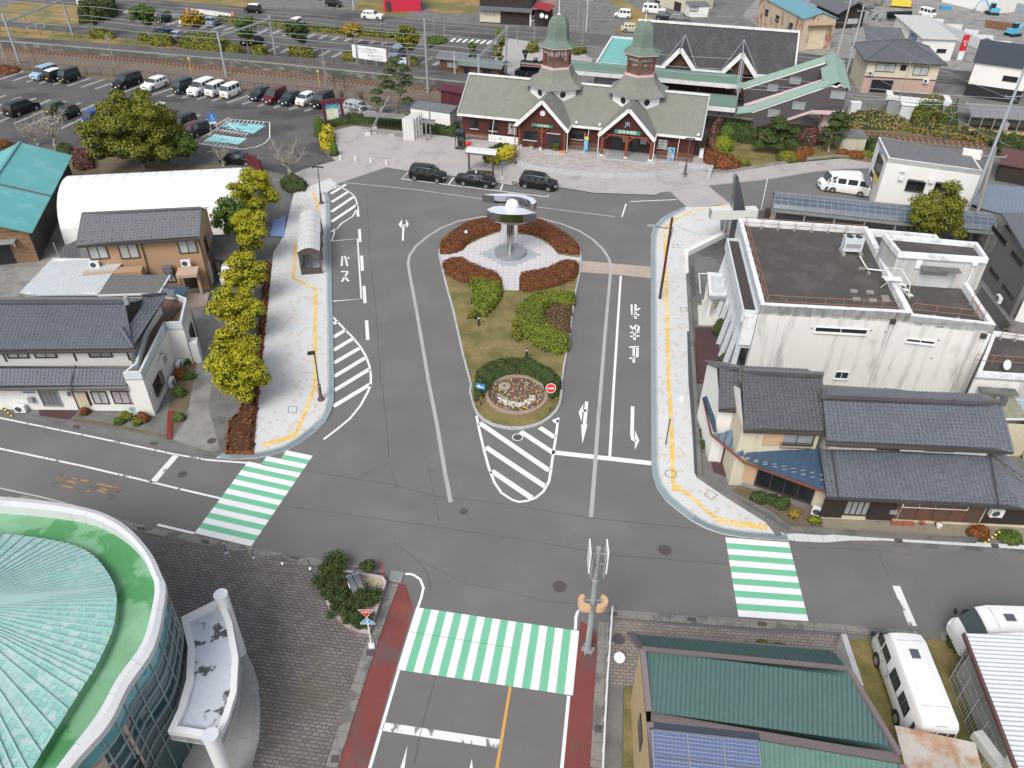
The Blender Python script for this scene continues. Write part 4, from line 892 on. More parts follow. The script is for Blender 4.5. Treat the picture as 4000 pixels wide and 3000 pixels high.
for x0,x1,dk in((20.5,21.75,1),(21.75,22.6,0),(22.95,23.9,1),(23.9,25.2,0)):
 M().box(w((x0+x1)/2,.5,1.65),(x1-x0-.06,.12,2.2),ST.a).bU('doorway' if dk else 'door',dG if dk else wD,st_)
 if not dk:M().box(w((x0+x1)/2,.42,2.1),((x1-x0)*.6,.03,.95),ST.a).cyl(w(0,0,-50),.01,.01,4).bU('door_pane',gM,st_)
window(WF,'1 1855,1040 1920,1110',st_,bZ,dG,1,.05,sW);window(WF,'1 2015,1055 2085,1130',st_,bZ,dG,1,.05,sW)
window(WF,'1 2180,1060 2250,1150',st_,bZ,curtain,1,.05,sW,hb=2)
window(WF,'2 515,1125 615,1205',st_,bZ,dG,1,.05,sW);window(WF,'2 1265,1200 1340,1280',st_,bZ,curtain,1,.06,sW,hb=2)
WP=Wl(w(8.9,-1.7),w(14.9,-1.7));window(WP,'2 103,1125 215,1212',st_,bZ,dG,0,.04,sW,o=.03)
dr=wbox(WP,'2 308,1158 415,1308',st_,'door',wD,.12,.06);wbox(WP,'2 318,1165 358,1240',dr,'door_pane',dG,.04,.15);wbox(WP,'2 365,1170 408,1245',dr,'door_pane',dG,.04,.15);wbox(WP,'2 300,1148 420,1158',st_,'lintel',sW,.14,.07)
cc=w(11.87,-1.78,5.0);nn=-ST.y;M().tB([cc+nn*-.1,cc+nn*.04],.36,24).bU('clock',mat('clock_rim',(.45,.43,.4),.5),st_)
ck=COL.objects[-1];M().disc(cc+nn*.05,.31,nn,24).bU('clock_face',sW,ck)
m=M();m.bE(cc+nn*.06,cc+nn*.06+VV((0,0,-.2)),.035,.01,nn).bE(cc+nn*.06,cc+nn*.06-ST.x*.16+VV((0,0,.05)),.03,.01,nn)
for i in range(12):a=i*math.pi/6;d=ST.x*math.cos(a)+VV((0,0,math.sin(a)));m.bE(cc+nn*.06+d*.23,cc+nn*.06+d*.28,.02,.01,nn)
m.bU('clock_hand',bI,ck)
WPy=Wl(w(8.9,-1.95),w(26,-1.95))
def board(x0,x1,z0,z1,txt,wl=WPy,h=.3):
 b=wl.qD(M(),x0,x1,z0,z1,0,.06).bU('name_board',sign_green,st_);text_on(wl,txt,(x0+x1)/2,(z0+z1)/2,h,sW,b,.05);return b
board(1.65,4.35,3.3,3.68,'一品京会館',h=.36)
board(12.2,15.4,3.5,3.98,'若狭本郷駅',h=.46)
text_on(WPy,'JR',13.75,4.75,.75,mat('jr_blue',(.25,.42,.65),.4),st_,.1)
m=M()
for x,y in((8.45,-2.35),(15.3,-2.35),(19.25,-2.35),(26.2,-2.35)):m.tB([w(x,y,3.15),w(x,y,.5)],.05,6)
for x in(5.0,17.6,29.0):m.tB([w(x,-.02,3.05),w(x,-.9,1.5),w(x,-.9,.5)],.035,6)
m.bU('downpipe',wM,st_)
for i,x in enumerate((15.9,18.9,31.2)):M().lathe(w(x,.1,3.45),[(.0,0),(.12,.02),(.2,.15),(.16,.32),(0,.4)],10).bU('eave_lamp',wM,st_)
def pickets(label,a,b,y=-.95,z0=.46,h=1.05):
 r=T('picket_fence',label,'fence',w((a+b)/2,y,z0),'picket fences along the station front');m=M();n=int((b-a)/.16)
 for i in range(n):m.box(w(a+(i+.5)*(b-a)/n,y,z0+h/2+.05),(.085,.03,h),ST.a)
 m.bU('pickets',picket,r);M().box(w((a+b)/2,y+.04,z0+.35),(b-a,.05,.08),ST.a).box(w((a+b)/2,y+.04,z0+.9),(b-a,.05,.08),ST.a).bU('rail',picket,r)
pickets('brown picket fence behind the information banner, leftmost along the station',1.0,8.3,z0=.2);pickets('brown picket fence between the two station porches',15.3,19.2);pickets('brown picket fence at the right end of the station',26.4,31.0)
p0,p1=w(4.6,-1.15),w(9.1,-1.15);WB=Wl(p0,p1);bn=T('information_banner','long white information banner hung on the picket fence','banner',p0+VV((0,0,.4)))
WB.qD(M(),0,4.0,.45,1.35,0,.05).bU('panel',sW,bn)
for i,(x,z,a,b,c)in enumerate(((1.35,.95,.5,.3,(.25,.55,.6)),(1.6,.75,.7,.35,(.75,.68,.4)),(2.2,.9,.3,.4,(.6,.6,.62)))):WB.qD(M(),x,x+a,z-b/2,z+b/2,.035,.01).bU('picture',mat('banner_print',c,.6),bn)
m=M()
for i in range(9):
 for k in range(2):WB.qD(m,.15+k*.5,.55+k*.5,.55+i*.085,.57+i*.085,.035,.01)
 for k in range(3):
  if i%2:WB.qD(m,2.75+k*.42,3.05+k*.42,.55+i*.085,.575+i*.085,.035,.01)
m.bU('print_lines',mat('banner_grey',(.45,.42,.42),.6),bn)
fl=T('banner_flag','tall yellow and blue nobori flag standing before the fence','flag',G('2 620,1312',ZB));p=fl.location.copy();WN=Wl(p,p+ST.x)
M().cyl(p,.02,2.5,6).bU('pole',wM,fl);M().cyl(p,.22,.1,10).bU('base',mat('flag_base',(.25,.55,.75),.4),fl);WN.qD(M(),.03,.5,.6,2.45,0,.012).bU('cloth',mat('flag_cloth',(.06,.35,.62),.7),fl)
WN.qD(M(),.03,.5,2.05,2.45,.01,.012).bU('cloth_top',sign_yellow,fl);text_on(WN,'観\n光\n案\n内',.2,1.35,.24,sW,fl,.03)
sb=T('standing_sign','tall blue notice board with yellow writing right of the entrance','sign',G('2 1365,1390',ZB));p=sb.location.copy();WN=Wl(p-ST.x*.35,p+ST.x*.35);WN.qD(M(),0,.72,.25,2.1,0,.05).bU('panel',sBl,sb)
WN.qD(M(),-.03,.0,0,2.15,0,.06).qD if 0 else None
m=M();WN.qD(m,-.04,0,0,2.12,0,.05);WN.qD(m,.72,.76,0,2.12,0,.05);WN.qD(m,-.04,.76,2.1,2.14,0,.05);m.bU('frame',wM,sb);text_on(WN,'若\n狭\n観\n光',.25,1.15,.34,sign_yellow,sb,.04);text_on(WN,'ご\n案\n内',.55,1.15,.26,sW,sb,.04)
def lfM(n,cols):return mat(n,(.1,.1,.1),.7,.10,.5,0,1,isl=cols,spec=.25)
LY=lfM('leaves_yellow_green',[(.22,.23,.012),(.34,.33,.016),(.46,.41,.02),(.28,.29,.014)])
LO=lfM('leaves_olive',[(.08,.10,.014),(.14,.15,.018),(.22,.20,.02),(.17,.175,.018)])
LD=lfM('leaves_dark_green',[(.03,.055,.018),(.05,.085,.02),(.075,.11,.03)])
LG=lfM('leaves_green',[(.055,.10,.018),(.09,.15,.025),(.12,.18,.03)])
LP=lfM('needles_pine',[(.05,.08,.035),(.08,.11,.045),(.11,.14,.06)])
LR=lfM('leaves_rust',[(.15,.042,.014),(.24,.068,.022),(.32,.105,.03),(.18,.08,.024),(.10,.035,.012)])
LGo=lfM('leaves_golden',[(.26,.16,.015),(.38,.25,.02),(.22,.19,.02)])
LLi=lfM('leaves_lime',[(.11,.16,.012),(.19,.24,.018),(.28,.28,.02)])
LYb=lfM('leaves_bright_yellow',[(.48,.40,.02),(.6,.5,.03),(.40,.36,.02)])
LTw=lfM('twig_haze',[(.20,.16,.12),(.14,.11,.08)])
bark=mat('bark',(.16,.12,.09),.9,.25,3,.2,12);bark_pale=mat('bark_pale',(.30,.27,.22),.9,.25,3,.25,10)
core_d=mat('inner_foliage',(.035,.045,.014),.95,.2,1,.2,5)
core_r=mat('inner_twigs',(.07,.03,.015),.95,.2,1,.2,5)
def rv():
 while 1:
  v=VV((rnd.uniform(-1,1),rnd.uniform(-1,1),rnd.uniform(-1,1)))
  if .05<v.length<1:return v.normalized()
def leaf(m,c,n,s,asp=.7):
 n=(n+rv()*.55).normalized();u=n.cross(rv())
 if u.length<.05:return
 u.normalize();v=n.cross(u)*s*asp;u=u*s;k=len(m.v)
 m.v+=[c-u-v*.4,c+u*.2-v,c+u+v*.3,c-u*.2+v];m.f.append([k,k+1,k+2,k+3]);m.m.append(m.mi)
def clump(m,c,r,n,s,fl=.8,lo=-.35):
 for _ in range(n):
  d=rv()
  if d.z<lo:d.z=-d.z*.5
  leaf(m,c+VV((d.x*r,d.y*r,d.z*r*fl))*rnd.uniform(.75,1.05),d,s*rnd.uniform(.7,1.3))
def limb(m,a,b,r0,r1,k=6,wob=.12,n=4):
 a,b=VV(a),VV(b);L=(b-a).length;pts=[a]
 for i in range(1,n):t=i/n;pts.append(lp(a,b,t)+VV((rnd.uniform(-1,1),rnd.uniform(-1,1),rnd.uniform(-.5,.5)))*L*wob*.5)
 pts.append(b);m.tB(pts,[lp(r0,r1,i/n)for i in range(n+1)],k,False);return pts
def tree(name,label,base,h,rx,ry,mt,group=None,leaves=2600,cl=26,cr=.9,ls=.14,trunk=.18,tk=bark,cat='tree',z0f=.35,lean=(0,0),flat=.75,shell=.55,gap=0):
 base=VV(base);r=T(name,label,cat,base,group);cz=h*(z0f+1)/2;rz=h*(1-z0f)/2;C0=base+VV((lean[0],lean[1],cz))
 cs=[];t=0
 while len(cs)<cl and t<4000:
  t+=1;d=rv()*(rnd.uniform(1.0,1.28)if t%5==0 else rnd.uniform(shell,.95))
  p=C0+VV((d.x*max(rx-cr*.8,.1),d.y*max(ry-cr*.8,.1),d.z*max(rz-cr*.6,.1)))
  if all((p-q).length>cr*(.75+gap)for q,_ in cs):cs.append((p,cr*rnd.uniform(.75,1.2)))
 m=M();
 for p,q in cs:clump(m,p,q,int(leaves/len(cs)),ls,flat)
 m.bU('crown',mt,r)
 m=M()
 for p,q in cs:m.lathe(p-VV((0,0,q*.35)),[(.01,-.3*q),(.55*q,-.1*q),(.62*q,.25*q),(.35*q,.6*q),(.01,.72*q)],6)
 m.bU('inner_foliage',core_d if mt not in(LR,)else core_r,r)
 m=M();top=base+VV((lean[0]*.5,lean[1]*.5,h*z0f*.95));limb(m,base-VV((0,0,.1)),top,trunk,trunk*.7,8,.08)
 for p,q in sorted(cs,key=lambda a:-a[1])[:9]:limb(m,top,p,trunk*.5,.03,5)
 m.bU('trunk',tk,r);return r
def inpoly(x,y,P):
 c=False;j=len(P)-1
 for i in range(len(P)):
  if(P[i].y>y)!=(P[j].y>y)and x<(P[j].x-P[i].x)*(y-P[i].y)/(P[j].y-P[i].y)+P[i].x:c=not c
  j=i
 return c
def edged(x,y,P):
 b=1e9;q=VV((x,y))
 for i in range(len(P)):
  a,c=P[i].xy,P[(i+1)%len(P)].xy;d=c-a;t=max(0,min(1,(q-a).dot(d)/max(d.length_squared,1e-9)));b=min(b,(q-a-d*t).length)
 return b
def hedge(name,label,pts,h,mt,z0=0.,dens=70,ls=.07,rnd_r=.35,cat='hedge',group=None,core=None,kind=None,lump=.08,cell=.3,parent=None):
 P=[VV((p[0],p[1],0))for p in pts];x0,x1=min(p.x for p in P),max(p.x for p in P);y0,y1=min(p.y for p in P),max(p.y for p in P)
 f1,f2,f3=rnd.uniform(0,6),rnd.uniform(0,6),rnd.uniform(.8,1.3)
 def H(x,y):
  d=edged(x,y,P);t=min(1,d/rnd_r);return z0+h*math.sqrt(max(0,1-(1-t)**2))*(1+lump*math.sin(x*2.1*f3+f1)*math.sin(y*2.4+f2)+lump*.6*math.sin(x*5+y*4.2+f1))
 base=VV(((x0+x1)/2,(y0+y1)/2,z0));r=T(name,label,cat,base,group)if label else parent
 if kind:r['kind']=kind
 m=M();ar=(x1-x0)*(y1-y0);area=0;idx={}
 nx,ny=max(2,int((x1-x0)/cell)),max(2,int((y1-y0)/cell))
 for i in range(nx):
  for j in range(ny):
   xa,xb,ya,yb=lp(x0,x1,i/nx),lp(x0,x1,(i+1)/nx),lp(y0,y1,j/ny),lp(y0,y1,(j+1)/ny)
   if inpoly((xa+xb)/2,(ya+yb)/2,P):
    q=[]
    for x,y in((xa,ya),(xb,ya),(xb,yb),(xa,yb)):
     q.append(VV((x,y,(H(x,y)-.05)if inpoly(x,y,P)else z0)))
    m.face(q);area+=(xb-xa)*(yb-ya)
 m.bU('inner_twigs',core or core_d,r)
 m=M();n=int(area*dens+edged_len(P)*h*dens*.8);k=0;t=0
 while k<n and t<n*8:
  t+=1
  if rnd.random()<.38:
   i=rnd.randrange(len(P));a,b=P[i],P[(i+1)%len(P)];u=rnd.random()
   if rnd.random()>(b-a).length/3:continue
   p=lp(a,b,u);z=z0+rnd.uniform(.02,.85)*h;q=VV((p.x,p.y,z));e=.05
   nn=VV((b.y-a.y,a.x-b.x,0)).normalized()
   if inpoly(p.x+nn.x*e,p.y+nn.y*e,P):nn=-nn
   leaf(m,q-nn*rnd.uniform(0,rnd_r*.5*(z-z0)/max(h,.01)),(nn+VV((0,0,.5))).normalized(),ls*rnd.uniform(.7,1.4));k+=1;continue
  x,y=rnd.uniform(x0,x1),rnd.uniform(y0,y1)
  if inpoly(x,y,P):
   z=H(x,y);e=.12;nn=VV((H(x-e,y)-H(x+e,y),H(x,y-e)-H(x,y+e),2*e)).normalized();leaf(m,VV((x,y,z+rnd.uniform(-.03,.04))),nn,ls*rnd.uniform(.7,1.4));k+=1
 m.bU('foliage',mt,r);return r
def edged_len(P):return sum((P[i]-P[(i+1)%len(P)]).length for i in range(len(P)))
def blob(c,rx,ry=None,k=10,a=0):ry=ry or rx;return[VV((c[0]+rx*math.cos(i*2*math.pi/k)*math.cos(a)-ry*math.sin(i*2*math.pi/k)*math.sin(a),c[1]+rx*math.cos(i*2*math.pi/k)*math.sin(a)+ry*math.sin(i*2*math.pi/k)*math.cos(a),0))for i in range(k)]
isl=slab('traffic_island',g('5 1575,522 1582,570 1625,760 1700,1040 1780,1400 1850,1659 9 1840,60 1870,180 1905,255 1960,312 2050,357 2150,380 2212,387 a 80,385 180,367 260,337 330,292 390,232 420,170 434,100 6 437,1659 457,1500 502,1260 547,900 592,700 603,590 598,520 580,480 520,405 400,335 250,258 120,240 50,236 5 2110,236 2000,230 1850,275 1700,352 1605,440 1573,510',.12),.0,.14,kerb_m)
flat('island_lawn',g('5 1592,530 1600,570 1642,760 1718,1040 1797,1400 1865,1659 9 1857,60 1888,180 1920,245 1970,297 2055,338 2150,360 2212,366 a 80,364 175,348 250,320 315,278 372,222 402,165 414,100 6 420,1659 440,1500 487,1260 532,900 577,700 588,590 580,520 560,485 505,420 390,352 245,277 120,260 50,256 5 2110,256 2000,250 1860,293 1712,368 1625,450 1590,515',.15),.15,grass_m,kind=None,parent=isl)
flat('island_paving',g('5 1592,545 1660,530 1790,500 1830,460 1950,400 2110,345 2112,268 2212,268 6 50,272 50,365 160,375 250,410 350,480 400,540 590,570 577,620 430,600 300,680 80,710 60,850 5 2212,850 2140,845 2120,745 1900,655 1800,585 1612,605',.15),.156,tileI,kind=None,parent=isl,ang=-.02)
cI=G('V 1102,549',.15);PL=Fr(cI,-1)
m=M()
for i in range(-5,6):
 hw_=(5.5-abs(i))*.6*.72;y=i*.45
 m.face([PL.w(-hw_*1.05-.6,y-.225,.160),PL.w(hw_*1.05+.6,y-.225,.160),PL.w(hw_*1.05+.6,y+.225,.160),PL.w(-hw_*1.05-.6,y+.225,.160)])
m.bU('blue_paving',tileB,isl)
HG='clipped azalea beds round the sculpture'
hedge('azalea_hedge','curved rust-red azalea bed behind and left of the sculpture, with a small lamp in it',g('5 1585,500 1600,420 1700,340 1830,265 1960,235 2080,232 2112,260 2112,315 2000,345 1900,385 1820,430 1780,490 1690,515 1620,520',.4),.6,LR,.15,150,.055,.4,group=HG,core=core_r)
hedge('azalea_hedge','curved rust-red azalea bed behind and right of the sculpture',g('6 50,235 130,228 250,245 370,305 480,370 560,440 588,500 575,525 470,515 400,500 330,420 240,365 150,345 50,325',.4),.6,LR,.15,150,.055,.4,group=HG,core=core_r)
hedge('azalea_hedge','rust-red azalea bed left below the sculpture, joined to the lime green bush',g('5 1610,610 1680,580 1790,575 1860,620 1960,660 2080,700 2125,755 2120,800 1990,790 1860,760 1800,770 1700,735 1630,680',.4),.65,LR,.15,150,.055,.45,group=HG,core=core_r)
hedge('azalea_hedge','rust-red azalea bed right below the sculpture, with a dry thin corner',g('6 72,710 200,685 300,665 420,605 500,595 572,615 570,690 530,745 400,790 250,830 110,845 62,825',.4),.65,LR,.15,150,.055,.45,group=HG,core=core_r)
hedge('lime_hedge','wedge-shaped lime green bush below the left azalea bed',g('5 1845,750 1960,765 2125,795 2135,850 2100,940 2040,1010 1980,1060 1915,1050 1875,990 1860,850',.4),.75,LLi,.15,150,.052,.35,cat='bush')
hedge('lime_hedge','large C-shaped lime green hedge around the brown mound',g('6 545,880 545,950 520,960 400,955 320,970 280,1020 275,1090 310,1140 390,1210 495,1255 500,1330 470,1370 400,1385 300,1360 200,1310 110,1230 60,1160 30,1080 50,1000 120,920 230,880 400,870',.4),.7,LLi,.15,150,.052,.35,cat='hedge')
hedge('brown_mound','round mound of browned low azalea inside the lime hedge',g('6 520,975 400,965 330,985 295,1030 290,1090 320,1140 400,1205 495,1245 505,1150',.3),.35,lfM('leaves_brown',[(.16,.11,.05),(.22,.15,.07),(.12,.10,.04)]),.15,85,.06,.6,cat='hedge',core=core_r)
hedge('juniper_bed','dark green low juniper ring around the round flower bed',g('9 1900,150 1885,40 5 1900,1560 1990,1490 2120,1455 2212,1440 6 60,1440 150,1440 240,1490 330,1530 400,1590 430,1650 a 420,20 400,90 350,120 280,60 260,0 6 230,1640 130,1590 0,1570 5 2212,1570 2130,1600 2060,1640 9 2030,40 1980,90',.3),.45,LD,.15,130,.07,.4,cat='shrub',lump=.25)
hedge('small_bush','little dark bush beside the lime wedge',blob(G('5 1870,1070',.2),.45),.45,LO,.15,120,.06,.3,cat='bush');hedge('small_bush','loose olive bush left of the C-shaped hedge',g('6 0,1110 60,1130 100,1260 50,1285 0,1230',.3),.4,LO,.15,80,.08,.35,cat='bush')
fc=G('9 2212,110',.15)+VV((.35,.25,0));fb=T('flower_bed','round stone-rimmed bed of white, yellow, red and purple pansies','flower bed',fc)
m=M();pr=[(2.45,.0),(2.45,.16),(2.2,.18),(2.15,.05)];m.lathe(fc,pr,32).bU('rim',mat('bed_rim_stone',(.33,.24,.19),.9,.2,2,.2,8),fb);M().disc(fc+VV((0,0,.06)),2.2,k=32).bU('soil',soil,fb);M().lathe(fc+VV((-.95,.9,.06)),[(.5,0),(.48,.12),(.1,.14)],16).bU('round_slab',mat('bed_slab',(.36,.29,.23),.9,.2,2,.1,8),fb)
for nm,col in(('white',(.75,.76,.70)),('yellow',(.62,.45,.03)),('purple',(.16,.06,.24)),('red',(.35,.03,.06)),('cream',(.62,.50,.36))):
 m=M()
 for _ in range({'white':240,'yellow':110,'purple':90,'red':120,'cream':120}[nm]):
  a,q=rnd.uniform(0,6.28),math.sqrt(rnd.random())*2.05
  if nm=='white':a=rnd.uniform(3.0,5.2)+q*.5;q=rnd.choice((1.25,1.38,1.5))+rnd.uniform(-.2,.2)*(.3 if a<3.6 else 1)
  p=fc+VV((q*math.cos(a),q*math.sin(a),.13));
  if(p-fc-VV((-.95,.9,.13))).length<.55:continue
  for _k in range(3):leaf(m,p+rv()*.05,VV((0,0,1)),.055)
 m.bU('pansies',mat('petals_'+nm,col,.6,.1,3,0,1),fb)
m=M()
for _ in range(700):
 a,q=rnd.uniform(0,6.28),math.sqrt(rnd.random())*2.1;leaf(m,fc+VV((q*math.cos(a),q*math.sin(a),.09)),VV((0,0,1)),.05)
m.bU('leaves',LD,fb)
MG='yellow-green street trees along the left pavement'
for lab,p,h,rx,ry,n,c_,mt in(('yellow-green street tree nearest the left crossing, with a white label on its trunk','9 -75,200',5.0,1.75,1.7,5200,34,LY),('yellow-green street tree, second from the left crossing','5 -120,1650',4.6,1.6,1.6,3400,28,LY),('bright yellow-green street tree with a side branch over the drive','5 -110,1290',4.6,1.9,1.6,3600,30,LY),('yellow-green street tree beside the cream kei car','5 -30,960',4.8,1.7,1.5,3400,26,LY),('thin yellow-green street tree with visible grey limbs, farther up the row','5 0,620',5.2,1.8,1.6,3300,26,LY),('tallest street tree of the row, yellow-green with bare twigs near the top','5 60,330',6.4,2.1,1.9,4200,34,LY)):
 pp=G(p,0);tree('street_tree',lab,pp,h*1.05,rx*1.18,ry*1.18,mt,MG,int(n*1.9),int(c_*1.15),.72,.085,.12,bark_pale,z0f=.26,gap=.12)
tree('street_tree','darker green tree between the brown house and the tent hall',G('4 2040,470',0),5.2,1.9,1.7,LG,MG,3800,26,.75,.11,.14,bark,z0f=.2)
hedge('azalea_hedge','long rust-red azalea strip below the street trees',g('8 1950,600 2185,600 9 0,300 5 30,1659 85,1100 130,620 85,600 25,1100 -45,1659 8 2060,250 1975,330',.2),.4,LR,.02,60,.09,.3,core=core_r,cell=.4)
tree('camphor_tree','huge round olive-green camphor tree by the station car park',G('0 1210,1500',0)+VV((0,1.5,0)),8.6,5.8,4.8,LO,None,26000,85,1.25,.13,.4,bark,z0f=.08,shell=.5)
tree('small_tree','smaller green tree right beside the huge camphor',G('0 1640,1440',0),4.2,1.9,1.7,LG,None,2600,18,.8,.12,.1,bark,z0f=.25)
def bare(label,base,h,sp,n=16,mt=bark_pale,name='bare_tree',lean=(0,0),tr=.28):
 base=VV(base);r=T(name,label,'tree',base,'leafless gnarled trees by the station');m=M();fork=base+VV((lean[0]*.3,lean[1]*.3,h*.3));limb(m,base,fork,tr,tr*.8,8,.25);m.bU('trunk',mt,r);m=M()
 for i in range(7):
  a=i*.9+rnd.uniform(-.3,.3);e=fork+VV((math.cos(a)*sp*rnd.uniform(.4,.8)+lean[0]*.5,math.sin(a)*sp*rnd.uniform(.4,.8),h*rnd.uniform(.25,.55)));P=limb(m,fork,e,tr*.45,.05,6,.3)
  for q in P[2:]:
   for _ in range(3):
    e2=q+VV((rnd.uniform(-1,1),rnd.uniform(-1,1),rnd.uniform(.1,.9)))*sp*.38;P2=limb(m,q,e2,.035,.012,4,.25,3)
    for q2 in P2[1:]:limb(m,q2,q2+VV((rnd.uniform(-1,1),rnd.uniform(-1,1),rnd.uniform(0,.8)))*sp*.18,.012,.006,3,.2,2)
 m.bU('branches',mt,r);return r
bare('gnarled leafless tree on the corner by the maroon board',G('1 300,1560',.1),5.0,2.6);bare('leafless leaning tree left of the camphor, propped by a pole',G('0 490,1290',0),5.2,2.8,lean=(.6,0),tr=.22);bare('leafless tree nearest the teal roof',G('0 330,1260',0),3.6,2.4,tr=.2);bare('stump-like leafless tree beside the black car',G('0 1930,1440',0),2.6,1.6,tr=.2)
hedge('shrub','green shrub round the foot of the gnarled corner tree',g('1 205,1580 280,1545 400,1560 440,1600 420,1650 300,1659 230,1630',.2),.7,LD,.1,70,.1,.4,cat='shrub',lump=.3)
hedge('shrub','dark clipped bush at the foot of the leafless trees',g('0 480,1290 540,1250 620,1270 650,1310 600,1330 500,1320',.3),.8,LD,0,60,.1,.5,cat='shrub')
hedge('camellia_hedge','reddish camellia hedge between the teal roof and the camphor',g('0 620,1350 700,1320 800,1340 810,1440 700,1460 640,1440',.3),1.2,lfM('leaves_camellia',[(.05,.06,.03),(.14,.05,.04),(.30,.06,.09)]),0,45,.1,.5)
hedge('camellia_hedge','reddish camellia hedge behind the teal roof at the left edge',g('0 -60,1255 60,1250 140,1270 100,1310 0,1340 -60,1330',.3),1.2,LR,0,45,.1,.5)
def pine(label,base,h,pads,mt=LP,tk=bark,name='pine_tree',ls=.13,n=260,group='garden pines around the station',tr=.16):
 base=VV(base);r=T(name,label,'tree',base,group);m=M();t=M();top=base+VV((pads[-1][0],pads[-1][1],h));P=limb(t,base,top,tr,.05,7,.15,6);c=M()
 for dx,dy,z,q in pads:
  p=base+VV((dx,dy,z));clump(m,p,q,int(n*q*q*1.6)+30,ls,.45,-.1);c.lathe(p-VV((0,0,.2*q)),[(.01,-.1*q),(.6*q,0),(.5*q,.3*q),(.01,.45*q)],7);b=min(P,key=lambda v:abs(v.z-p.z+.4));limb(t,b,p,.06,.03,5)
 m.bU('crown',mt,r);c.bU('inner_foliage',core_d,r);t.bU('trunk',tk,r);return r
pine('tall airy pine left of the white utility hut',G('1 1225,980',.1),7.6,[(-2.2,0,1.4,.9),(-2.8,.4,2.8,.9),(1.5,0,1.8,.9),(.9,-.5,3.2,.7),(-1.0,0,4.2,.9),(1.7,.3,4.9,.8),(-.8,.4,5.6,.9),(1.0,0,6.3,1.0),(-.5,0,6.7,1.0),(.3,.2,7.3,.9),(-3.0,0,1.9,.8),(0,.5,3.4,1.0),(1.4,.5,4.0,.9),(-1.8,.4,3.6,.9),(.6,-.4,5.2,1.0),(-1.6,-.3,5.0,.8),(1.6,0,6.0,.7)],n=260,ls=.11)
hedge('bank_hedge','dark green hedge behind the forecourt pergola',g('1 620,1110 700,1080 850,1060 1000,1065 1280,1110 1500,1130 1700,1165 1760,1150 1750,1080 1500,1040 1250,1010 950,1000 800,1020 640,1060',.3),.8,LD,.1,45,.12,.4,cell=.5)
for i,(s,h)in enumerate((('1 860,1010',2.2),('1 980,1000',1.8),('1 1590,1100',2.0),('1 1650,1095',2.2),('1 1450,1010',1.6),('1 1530,1020',1.6),('1 740,840',1.2),('1 910,850',1.2))):
 b_=G(s,.2);r=T('bare_shrub','leafless tan shrub of upright twigs along the bank','shrub',b_,'leafless shrubs on the bank');m=M()
 for _ in range(46):a=rnd.uniform(0,6.28);q=rnd.uniform(.2,1.1)*h*.5;limb(m,b_+VV((math.cos(a)*.2,math.sin(a)*.2,0)),b_+VV((math.cos(a)*q,math.sin(a)*q*.8,h*rnd.uniform(.6,1))),.02,.008,3,.15,3)
 m.bU('twigs',LTw,r)
for s,w_,h,mt,lab in(('1 555,1170',.75,2.4,LG,'tall clipped green conifer by the map board'),('1 577,1150',.6,1.7,LG,'second clipped conifer right of the tall one'),('1 680,1340',.55,1.6,LG,'small clipped conifer at the end of the planting bed')):
 hedge('clipped_conifer',lab,blob(G(s,.1),w_),h,mt,.1,300,.08,.9*w_,cat='shrub',cell=.2)
hedge('golden_shrub','loose bright yellow shrub in the corner bed',g('1 545,1180 600,1120 670,1130 675,1210 640,1270 560,1270',.6),1.3,LYb,.1,70,.1,.6,cat='shrub',lump=.35)
pl_=T('raised_planter','concrete planter with clipped yellow and green hedge by the canopy','planter',G('2 0,1400',.1))
M().pS(g('1 1955,1390 2010,1440 2110,1450 2212,1400 2 60,1350 60,1300 1 2150,1300 1990,1340',.1),.1,.62).bU('box',cL,pl_)
hedge('hedge',None,g('1 1990,1385 2080,1410 2212,1365 2 45,1325 40,1290 1 2150,1290 2000,1345',.9),.9,LYb,.6,130,.07,.25,parent=pl_);hedge('hedge',None,g('1 1955,1350 1985,1385 2010,1345 2130,1280 2 -20,1262 1 2100,1270 1980,1320',.9),.95,LD,.6,110,.07,.25,parent=pl_)
GG='shrubs of the small garden right of the station'
hedge('azalea_hedge','large rust-red azalea mass at the garden corner',g('2 1650,1310 1700,1285 1800,1330 1900,1370 1965,1410 1960,1440 1850,1445 1700,1425 1650,1400',.5),.8,LR,.14,60,.1,.4,core=core_r,group=GG,lump=.2);hedge('azalea_hedge','dark olive clipped strip behind the rust-red mass',g('2 1730,1270 1780,1265 1920,1350 1900,1375 1800,1340 1720,1300',.5),.7,LO,.14,60,.09,.3,group=GG)
for s,w_,h,mt,lab in(('2 1855,1195',1.3,1.7,LG,'round bright green bush behind the others'),('2 1810,1280',1.6,1.6,LLi,'broad bright green bush beside the camellia'),('2 1940,1400',.6,.7,LO,'small dark ball bush next to the rust-red mass'),('2 2005,1415',.8,.9,LO,'dark brown-green ball bush on the lawn'),('3 160,1375',1.4,1.1,LO,'dark olive dome bush near the garden kerb'),('3 240,1365',1.4,.9,LR,'reddish dome bush joined to the dark one'),('3 335,1320',.9,.8,LR,'small reddish bush in front of the flower hedge'),('3 645,1330',.8,.7,LR,'little red bush before the concrete shed'),('3 760,1345',1.3,.6,LR,'flat red bush right of the concrete shed'),('3 850,1340',1.0,.6,LO,'dark low bush at the end of the verge')):
 hedge('round_bush',lab,blob(G(s,.2),w_,w_*.9),h,mt,.14,70,.1,.95*w_,cat='bush',group=GG,cell=.25)
